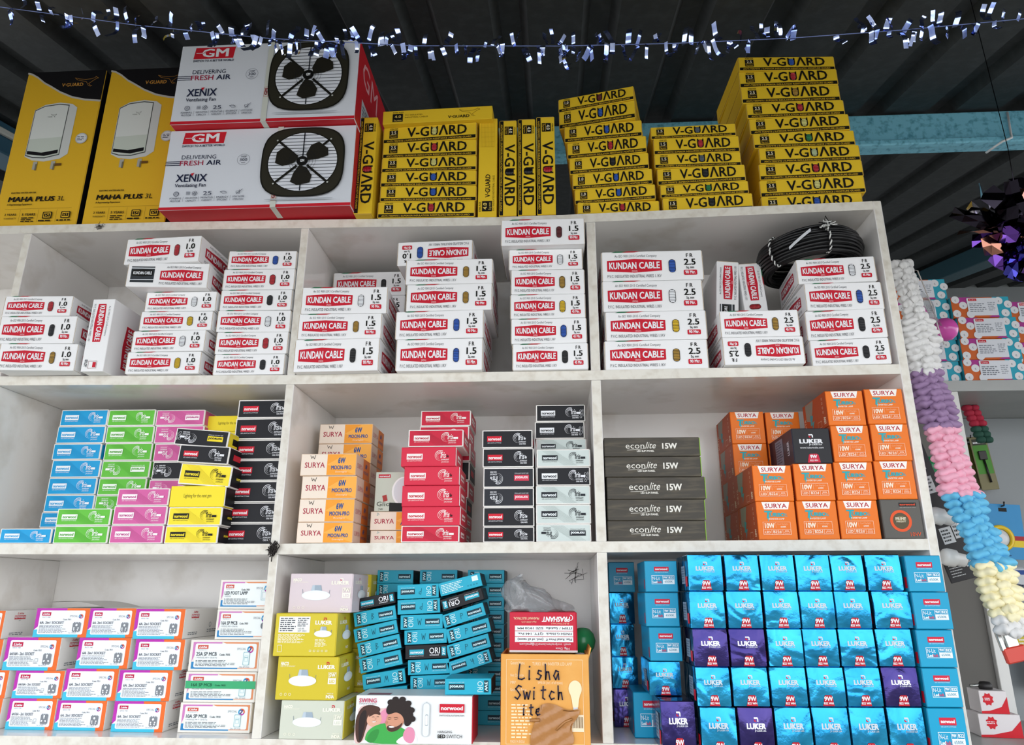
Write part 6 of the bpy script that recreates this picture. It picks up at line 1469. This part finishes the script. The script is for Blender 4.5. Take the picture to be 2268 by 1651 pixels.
lidf = MB(); lidf.box(.47, .55, .118, .1205, ZO-.247, ZO-.101, card('#d7d4cc'), .0004); lidf.build('card_insert', label='pale card sheet standing inside the open orange carton', cat='card')

# ------------------------------------------------------------------ tinsel garland across the front under the roof
foilm = mat('blue_silver_foil', '#b9c6ea', .12, metal=1.0, noise=.9, nscale=45, hx2='#3f5fb8')
TP = [(-1.7, -.6, 1.1655), (-.9, -.6, .93), (-.55, -.6, .865), (-.26, -.6, .813), (-.05, -.6, .770), (.148, -.6, .737), (.35, -.6, .715), (.548, -.6, .705), (.70, -.6, .702), (.851, -.6, .703), (1.0, -.6, .709), (1.152, -.6, .719), (1.5, -.6, .78), (2.6, -.6, 1.1655)]
tg = empty('tinsel_garland', 'blue and silver foil tinsel strung across under the roof', 'garland', Matrix.Translation((0, 0, 0)))
c = MB(); c.tube([(x, y, z+ZO) for x, y, z in TP], .0006, mat('dark_blue_thread', '#5a6a9a', .3), 5); c.build('cord', tg)
def tin(x):
    for a, b_ in zip(TP[:-1], TP[1:]):
        if x <= b_[0]: return a[2]+(b_[2]-a[2])*(x-a[0])/(b_[0]-a[0])
    return TP[-1][2]
fr = MB(); rnd = random.Random(21)
def strip(x, z, L, w, ang, tw, sg):
    u = Vector((math.cos(ang), 0, math.sin(ang))); v = Vector((-u.z*math.sin(tw), math.cos(tw), u.x*math.sin(tw))); vs = []; n = 5; bend = rnd.uniform(-.35, .35)
    for k in range(n+1):
        s = L*k/n; a2 = ang+bend*k/n; p = Vector((x+s*math.cos(a2), -.6+.004*math.sin(k+x*90), ZO+z+s*math.sin(a2))); e = (Vector((-math.sin(a2), 0, math.cos(a2)))*math.cos(tw)+Vector((0, 1, 0))*math.sin(tw))*w/2
        vs += [p-e, p+e]
    fr.add(vs, [(2*k, 2*k+1, 2*k+3, 2*k+2) for k in range(n)], foilm, True)
dens = [(-.34, -.16, 11), (-.16, .02, 13), (.02, .12, 9), (.1, .34, 32), (.34, .52, 17), (.52, .62, 12), (.62, .86, 24), (.86, .94, 1), (.94, 1.02, 12), (1.02, 1.12, 10), (1.12, 1.3, 10), (-.8, -.34, 16)]
for a, b_, n in dens:
    n = int(n*1.25)
    for i in range(n):
        x = a+(b_-a)*(i+rnd.random())/n; sg = 1 if rnd.random() < .52 else -1
        strip(x, tin(x), rnd.uniform(.014, .03), rnd.uniform(.0042, .0075), sg*R(90+rnd.gauss(0, 17)), rnd.gauss(0, .5), sg)
for i in range(6): strip(.548+rnd.uniform(-.004, .006), .705-.006*i, .013, .005, R(-70-rnd.uniform(-30, 50)), rnd.gauss(0, .5), -1)
fr.build('foil_fringe', tg, kind='stuff')

# ------------------------------------------------------------------ paper garland hanging at the right end of the shelving
pg = empty('paper_garland', 'hanging honeycomb paper garland in white, purple, pink, blue and cream', 'garland', Matrix.Translation((0, 0, 0)))
GP = [(1.276, .05, .672), (1.281, .04, .554), (1.279, .03, .405), (1.286, .02, .301), (1.291, .01, .195), (1.306, 0, .111), (1.311, -.02, .046), (1.309, -.04, -.06)]
def gpt(z):
    for a, b_ in zip(GP[:-1], GP[1:]):
        if z >= b_[2]: t = (a[2]-z)/(a[2]-b_[2]); return Vector(a).lerp(Vector(b_), t)
    return Vector(GP[-1])
secs = [('white', '#d9d8d6', .672, .425), ('purple', '#94789c', .425, .305), ('pink', '#e8a9bd', .305, .178), ('blue', '#62b4d8', .178, .052), ('cream', '#efe6bd', .052, -.042), ('white', '#e6e6e4', -.042, -.064)]
rnd = random.Random(11); row = 0
for cn, hx, z0, z1 in secs:
    sec = MB(); pm = mat('paper_'+cn, hx, .8, noise=.3, nscale=30, hx2=hx); z = z0
    while z > z1+.004:
        p = gpt(z); wf = .72 if z > .55 else 1.0; wf *= 1+.1*math.sin(z*40)
        for sgn in (-1, 0, 1):
            cx = p.x+sgn*.0155*wf+rnd.gauss(0, .0012); cy = p.y-(.016 if sgn == 0 else .004)+rnd.gauss(0, .002); rx, rz = (.0185*wf, .0098) if sgn else (.013*wf, .009); zz = z+rnd.gauss(0, .0015)-(.006 if sgn == 0 else 0); ph = rnd.uniform(0, 6)
            def puff(i, j, cx=cx, cy=cy, rx=rx, rz=rz, zz=zz, ph=ph, sgn=sgn):
                th = 2*math.pi*i; v = -.5*math.pi+math.pi*j; rr = (1-math.sin(v)**2)**.6*(1+.13*math.sin(5*th+ph)+.06*math.sin(9*th))
                return Vector((cx+rx*rr*math.cos(th), cy+rx*.95*rr*math.sin(th), ZO+zz+rz*math.sin(v)+.25*rx*rr*math.cos(th)*sgn*-.55+.0015*math.sin(4*th+ph)))
            sec.grid(puff, 26, 10, pm)
        z -= .0135; row += 1
    o = sec.build('paper_section', pg); o['label'] = cn+' honeycomb paper section'
th = MB(); th.tube([(1.276, .05, ZO+.67), (1.255, .06, ZO+.69), (1.2345, .06, ZO+.70)], .0007, WHITE, 5); th.build('thread', pg)
ck = empty('bottle_opener', 'small red plastic clip tool at the foot of the paper garland', 'clip', Matrix.Translation((1.311, -.032, ZO-.068)) @ Matrix.Rotation(R(-12), 4, 'Y'))
q = MB(); q.box(-.019, .019, 0, .009, -.042, -.016, mat('red_plastic', '#c23a2c', .35), .003); q.build('handle', ck)
q = MB(); q.box(-.02, -.012, .001, .008, -.02, .012, mat('bright_steel', '#b9bbb8', .25, metal=1), .001); q.box(-.008, .012, .002, .007, -.018, .004, MATS['bright_steel'], .001); q.build('metal_end', ck)

# ------------------------------------------------------------------ foil star, balloon
fs_ = MB(); rnd = random.Random(15); cols = [mat('foil_purple', '#5b3a86', .15, metal=1), mat('foil_silver', '#c6c3cf', .12, metal=1), mat('foil_dark', '#2a2730', .2, metal=1), mat('foil_copper', '#9a6a5a', .18, metal=1), mat('foil_violet', '#3a3a8c', .15, metal=1)]
cen = Vector((1.437, -.1, ZO+.655))
for i in range(60):
    d = Vector((rnd.gauss(0, 1), rnd.gauss(0, .8), rnd.gauss(0, 1.15))).normalized(); L = rnd.uniform(.05, .11)*(1.25 if d.z > .5 else 1); s = d.cross(Vector((rnd.gauss(0, 1), rnd.gauss(0, 1), rnd.gauss(0, 1)))).normalized(); t = d.cross(s)
    m = rnd.choice(cols[:1]*2+cols[1:3]+cols[3:]) if d.z < .1 else rnd.choice(cols[1:4]+cols[2:3]); w = rnd.uniform(.014, .03); vs = []
    for k in range(6):
        a = k/5; ww = w*(.35+1.3*a*(1-.75*a)); c0 = cen+d*L*a+t*.006*math.sin(k*2.1+i); vs += [c0-s*ww+t*rnd.gauss(0, .005), c0+t*rnd.gauss(0, .006), c0+s*ww+t*rnd.gauss(0, .005)]
    fs_.add(vs, [f for k in range(5) for f in ((3*k, 3*k+1, 3*k+4, 3*k+3), (3*k+1, 3*k+2, 3*k+5, 3*k+4))], m)
fs_.tube([cen, cen+Vector((.01, 0, .2)), Vector((1.44, -.1, roof_z(-.1)-.0025))], .0008, cols[2], 5)
fs_.build('foil_decoration', label='purple and silver crumpled foil decoration hanging at right', cat='decoration')
M = Matrix.Translation((1.485, .3, ZO+.617)); bl = empty('balloon', 'glossy magenta pink balloon beside the white paper garland', 'balloon', M)
q = MB(); q.lathe([(0, .027), (.014, .025), (.024, .016), (.029, .003), (.028, -.009), (.021, -.02), (.01, -.027), (.003, -.03), (.004, -.034)], mat('pink_balloon_rubber', '#d355ad', .16), Matrix.Rotation(R(70), 4, 'Y') @ Matrix.Rotation(R(20), 4, 'X'), n=28); q.build('balloon_skin', bl)
q = MB(); q.tube([(-.072, -.06, .13), (-.05, -.05, .05), (-.03, -.03, -.02), (-.02, -.02, -.045)], .0016, ink('#c9c5c3'), 6); q.tube([(-.072, -.06, .13), (-.15, -.055, .15), (-.2505, -.06, .16)], .0005, ink('#c9c5c3'), 5); q.build('string', bl)
q = MB(); q.grid(lambda i, j: Vector((-.07+.026*math.cos(6.283*i)*(1-.6*j)+.03*j+.004*math.sin(20*i+8*j), -.03+.02*math.sin(6.283*i), .075-.075*j+.005*math.sin(25*i))), 30, 8, bagm); q.build('wrapper', bl)
q = MB(); q.lathe([(0, .02), (.012, .016), (.016, 0), (.012, -.014), (0, -.019)], MATS['pink_balloon_rubber'], Matrix.Translation((1.412, .26, ZO+.642)), n=20); q.tube([(1.412, .26, ZO+.66), (1.38, .25, ZO+.68), (1.2345, .25, ZO+.70)], .0005, ink('#c9c5c3'), 5); q.build('balloon', label='small shrunken pink balloon half hidden by the white paper garland', cat='balloon')

# ------------------------------------------------------------------ display cabinet farther back on the right
cab = empty('display_cabinet', 'white display cabinet standing farther back at right with a grey side', 'cabinet', Matrix.Translation((0, 0, 0)))
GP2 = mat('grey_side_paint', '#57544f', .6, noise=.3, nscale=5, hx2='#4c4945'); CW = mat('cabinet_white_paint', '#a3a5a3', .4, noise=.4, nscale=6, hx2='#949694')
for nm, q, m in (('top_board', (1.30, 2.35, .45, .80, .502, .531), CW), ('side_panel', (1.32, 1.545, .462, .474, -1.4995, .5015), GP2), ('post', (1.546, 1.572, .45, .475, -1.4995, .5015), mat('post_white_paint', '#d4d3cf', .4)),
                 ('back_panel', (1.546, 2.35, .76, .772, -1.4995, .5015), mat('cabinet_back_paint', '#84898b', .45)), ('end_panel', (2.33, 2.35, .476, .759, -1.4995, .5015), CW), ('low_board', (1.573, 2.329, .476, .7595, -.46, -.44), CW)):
    b = MB(); b.box(q[0], q[1], q[2], q[3], q[4]+ZO, q[5]+ZO, m, .001); b.build(nm, cab)
b = MB(); b.box(1.236, 1.6, .12, .4405, ZO-.285, ZO-.268, CW, .001); b.box(1.5, 1.52, .14, .44, 0, ZO-.2855, CW, .001); b.box(1.236, 1.256, .14, .44, 0, ZO-.2855, CW, .001); b.build('side_shelf', label='low white side shelf right of the shelving with small red boxes', cat='shelf')
def bgstack(x, n, z0, y, who):
    for i in range(n): put('bgl', x+.004*((i*7) % 3-1), y, .5312+.0588*i, label='%s, %s %s' % ('orange and turquoise switch carton', 'bottom' if i == 0 else 'top' if i == n-1 else ORD[i+1]+' from bottom', who), group='patterned cartons on the cabinet')
bgstack(1.527, 5, 0, .47, 'of left stack on cabinet'); bgstack(1.682, 4, 0, .46, 'of second stack on cabinet'); bgstack(1.838, 4, 0, .50, 'of rightmost stack on cabinet')
# things hung on the cabinet back
HK = mat('black_hook', '#202024', .4)
def hook(parent, x, z, y=.735):
    h = MB(); h.tube([(x, .7605, ZO+z), (x, y, ZO+z), (x, y-.012, ZO+z+.008)], .0018, HK, 6); h.build('wire_hook', parent)
for nm, x, z, y, cl in (('blister', 1.757, .36, .715, '#4f8a38'), ('blister2', 1.742, .366, .735, '#6a6a34')):
    r = empty('drill_bit_pack', 'green hanging pack with a dark spade drill bit' if nm == 'blister' else 'second drill bit pack behind the green one', 'tool pack', Matrix.Translation((x, y, ZO+z)) @ Matrix.Rotation(R(-4), 4, 'Y'))
    q = MB(); q.box(-.024, .024, 0, .003, -.075, .075, card('#7c7656'), .001); f = Face(q, (-.024, 0, -.075), XA, ZA, .048, .15); f.rect(.06, .3, .94, .85, ink(cl)); f.rect(.1, .85, .9, .97, ink('#3d3f36')); f.greek(.15, .87, .85, .93, 1, WHITE); q.build('backing_card', r)
    if nm == 'blister':
        q = MB(); q.box(-.011, .011, -.006, -.001, .01, .035, mat('dark_steel', '#2c2a28', .35, metal=.6), .003); q.tube([(0, -.004, .01), (.004, -.004, -.055)], .0028, MATS['dark_steel'], 8); q.build('drill_bit', r)
    hook(r, 0, 0, -.0) if False else None
    q = MB(); q.tube([(0, .762-y, .066), (0, -.012, .07), (0, -.016, .078)], .0018, HK, 6); q.build('wire_hook', r)
r = empty('tape_pack', 'blue hanging card with a yellow ring of tape', 'tape pack', Matrix.Translation((1.778, .715, ZO+.17)) @ Matrix.Rotation(R(3), 4, 'Y'))
q = MB(); q.box(-.05, .05, 0, .002, -.075, .075, card('#3f8fc4'), .001); f = Face(q, (-.05, 0, -.075), XA, ZA, .1, .15); f.rect(.3, .34, 1, .42, ink('#a83038')); f.rect(.55, .22, 1, .34, ink('#e0c63a')); f.rect(.4, .86, .62, .93, BLACK); f.greek(.2, .05, .6, .12, 2, ink('#1d4f78')); q.build('backing_card', r)
q = MB()
def tor(i, j): a, b_ = 2*math.pi*i, 2*math.pi*j; return Vector((-.018+(.03+.006*math.cos(b_))*math.cos(a), -.008+.006*math.sin(b_), -.02+(.03+.006*math.cos(b_))*math.sin(a)))
q.grid(tor, 36, 10, mat('yellow_tape', '#e2bf22', .35)); q.build('tape_roll', r)
q = MB(); q.lathe([(0, .004), (.012, .004), (.022, .002), (.024, 0)], mat('clear_disc', '#c9ccd0', .15), Matrix.Translation((-.018, -.006, -.02)) @ Matrix.Rotation(R(90), 4, 'X'), n=24); q.build('tape_core', r)
q = MB(); q.tube([(.0, .046, .066), (0, -.012, .07), (0, -.014, .08)], .0022, HK, 6); q.build('wire_hook', r)
rg = empty('paper_garland', 'short red and green paper garland inside the cabinet top', 'garland', Matrix.Translation((1.682, .6, ZO+.5)))
for cn, hx, z0, n in (('red', '#a81f3a', -.006, 4), ('green', '#1d4a3c', -.066, 3)):
    q = MB(); rnd = random.Random(3)
    for i in range(n):
        for s in (-1, 1):
            def pf(a, b_, s=s, i=i): th = 2*math.pi*a; v = -1.57+3.14*b_; rr = .0125*math.cos(v)**.6*(1+.12*math.sin(5*th+i)); return Vector((s*.0095+rr*math.cos(th)+.004*i+(.014 if cn == 'green' else 0), rr*math.sin(th), z0-.0145*i+.009*math.sin(v)))
            q.grid(pf, 14, 6, mat('paper_'+cn, hx, .8))
    q.build('paper_section', rg)['label'] = cn+' paper section'
for x, z, hx, lb, w, h in ((1.765, .03, '#c3c6c9', 'pale hanging pack with a blue band below the tape card', .075, .085), (1.768, -.12, '#c9b53a', 'yellow hanging pack at the right edge', .05, .06), (1.79, -.19, '#2f4f86', 'dark blue hanging pack at lower right edge', .06, .09)):
    r = empty('hanging_pack', lb, 'pack', Matrix.Translation((x, .70, ZO+z)))
    q = MB(); q.box(-w/2, w/2, 0, .018, -h/2, h/2, card(hx), .004); f = Face(q, (-w/2, 0, -h/2), XA, ZA, w, h)
    if hx == '#c3c6c9': f.rect(0, .78, 1, .92, ink('#2a4a8c')); f.ell(.5, .6, .008, .006, ink('#4a2d22')); f.ring(.62, .22, .012, .024, ink('#5a5f6a'), 20, 200); f.greek(.3, .4, .9, .5, 1, NAVY)
    else: f.greek(.15, .3, .85, .7, 3, ink('#e9e6d8'))
    q.build('pack_body', r); q = MB(); q.tube([(0, .061, h/2-.008), (0, -.008, h/2-.006), (0, -.01, h/2+.002)], .0018, HK, 6); q.build('wire_hook', r)
# dark display card with white bulb holders and green night bulbs
dc = empty('display_card', 'dark hanging display card with white stickers beside the end panel', 'card', Matrix.Translation((1.2935, .1, ZO+.16)) @ Matrix.Rotation(R(-14), 4, 'Y') @ Matrix.Rotation(R(0), 4, 'Z'))
q = MB(); q.box(-.03, .026, 0, .004, -.135, .15, card('#2f2e30'), .0008); f = Face(q, (-.03, 0, -.135), XA, ZA, .056, .285)
for y in (.43, .12, .0): pass
ST = ink('#c6c8ca')
for x0, y0, x1, y1 in ((.35, .60, .8, .72), (.3, .25, .72, .36), (.76, .27, .98, .4), (.72, .08, .95, .14), (.55, .77, .75, .81)):
    f.rect(x0, y0, x1, y1, ST); f.greek(x0+.04, y0+.01, x1-.04, y1-.01, 4, ink('#3a3a3c'))
f.greek(.1, .03, .6, .12, 5, ST, .3); q.build('backing_card', dc)
q = MB(); q.tube([(.0, .002, .146), (-.02, .006, .15), (-.034, .012, .135)], .0007, WHITE, 5); q.build('thread', dc)
WP = mat('white_plastic', '#e6e5e2', .3)
for x, z, a, lb in ((1.279, .146, -75, 'upper white bulb holder on the dark display card'), (1.289, .068, -78, 'lower white bulb holder on the dark display card')):
    r = empty('bulb_holder', lb, 'bulb holder', Matrix.Translation((x, .066, ZO+z)) @ Matrix.Rotation(R(18), 4, 'X') @ Matrix.Rotation(R(a), 4, 'Y'))
    q = MB(); q.lathe([(0, -.022), (.012, -.022), (.0125, -.006), (.0165, -.003), (.0165, .012), (.014, .018), (.008, .02), (0, .02)], WP, n=24); q.build('holder_body', r)
    q = MB(); q.lathe([(0, -.0225), (.0095, -.0225), (.0095, -.0245), (0, -.0245)], mat('dull_brass', '#9a9488', .35, metal=.9), n=16); q.build('contact_end', r)
for x, z, lb, rr in ((1.308, .252, 'green globe bulb behind the dark display card, upper one', .023), (1.336, .16, 'green globe bulb behind the dark display card, lower one', .021)):
    bulb_at('night_bulb', lb, 'bulb', Matrix.Translation((x, .135, ZO+z-.02)), GG, r=rr)
# small red boxes on the side shelf
for x, y, z, w, h, lb in ((1.405, .22, -.2675, .075, .042, 'larger white and red box on the low side shelf'), (1.403, .225, -.2250, .05, .042, 'smaller white and red box atop the larger one on the side shelf')):
    q = MB(); q.box(-w/2, w/2, 0, .06, 0, h, card('#d9d3d3'), .0008); f = Face(q, (-w/2, 0, 0), XA, ZA, w, h)
    f.poly([(.0, 0), (1, 0), (1, .75), (.75, .3), (.3, .12), (0, .1)], ink('#c8202c')); f.poly([(.3+.2*math.cos(k*.393)*(1 if k % 2 else .75)*h/w*1.3, .62+.3*math.sin(k*.393)*(1 if k % 2 else .75)) for k in range(16)], ink('#c8202c')); f.greek(.18, .56, .42, .7, 2, WHITE)
    s = Face(q, (w/2, 0, 0), YA, ZA, .06, h); s.rect(0, 0, 1, .2, ink('#c8202c')); s.ell(.5, .6, .01, .01, ink('#c8202c'))
    o = q.build('spare_part_carton', label=lb, cat='box', group='red and white boxes on the side shelf'); o.location = (x, y, ZO+z); o.rotation_euler = (0, 0, R(-8))
q = MB(); q.lathe([(0, 0), (.012, 0), (.013, .008), (.009, .014), (0, .015)], mat('black_rubber', '#1c1a1a', .5), n=16); q.tube([(-.004, 0, .008), (-.03, 0, .006)], .003, MATS['bright_steel'], 6); o = q.build('probe_tip', label='small black knob with a steel shaft atop the small red box', cat='knob'); o.location = (1.405, .25, ZO-.1825)
pk = MB(); rnd = random.Random(6); pk.grid(lambda i, j: Vector((1.36+.12*i+.006*math.sin(9*j), .19-.02*math.sin(3.1*i)-.004*rnd.random(), ZO-.372+.08*j+.008*rnd.random())), 10, 8, mat('red_plastic_film', '#b53a2e', .25), False); pk.build('plastic_packet', label='crumpled red plastic packet below the low side shelf at bottom right', cat='packet')
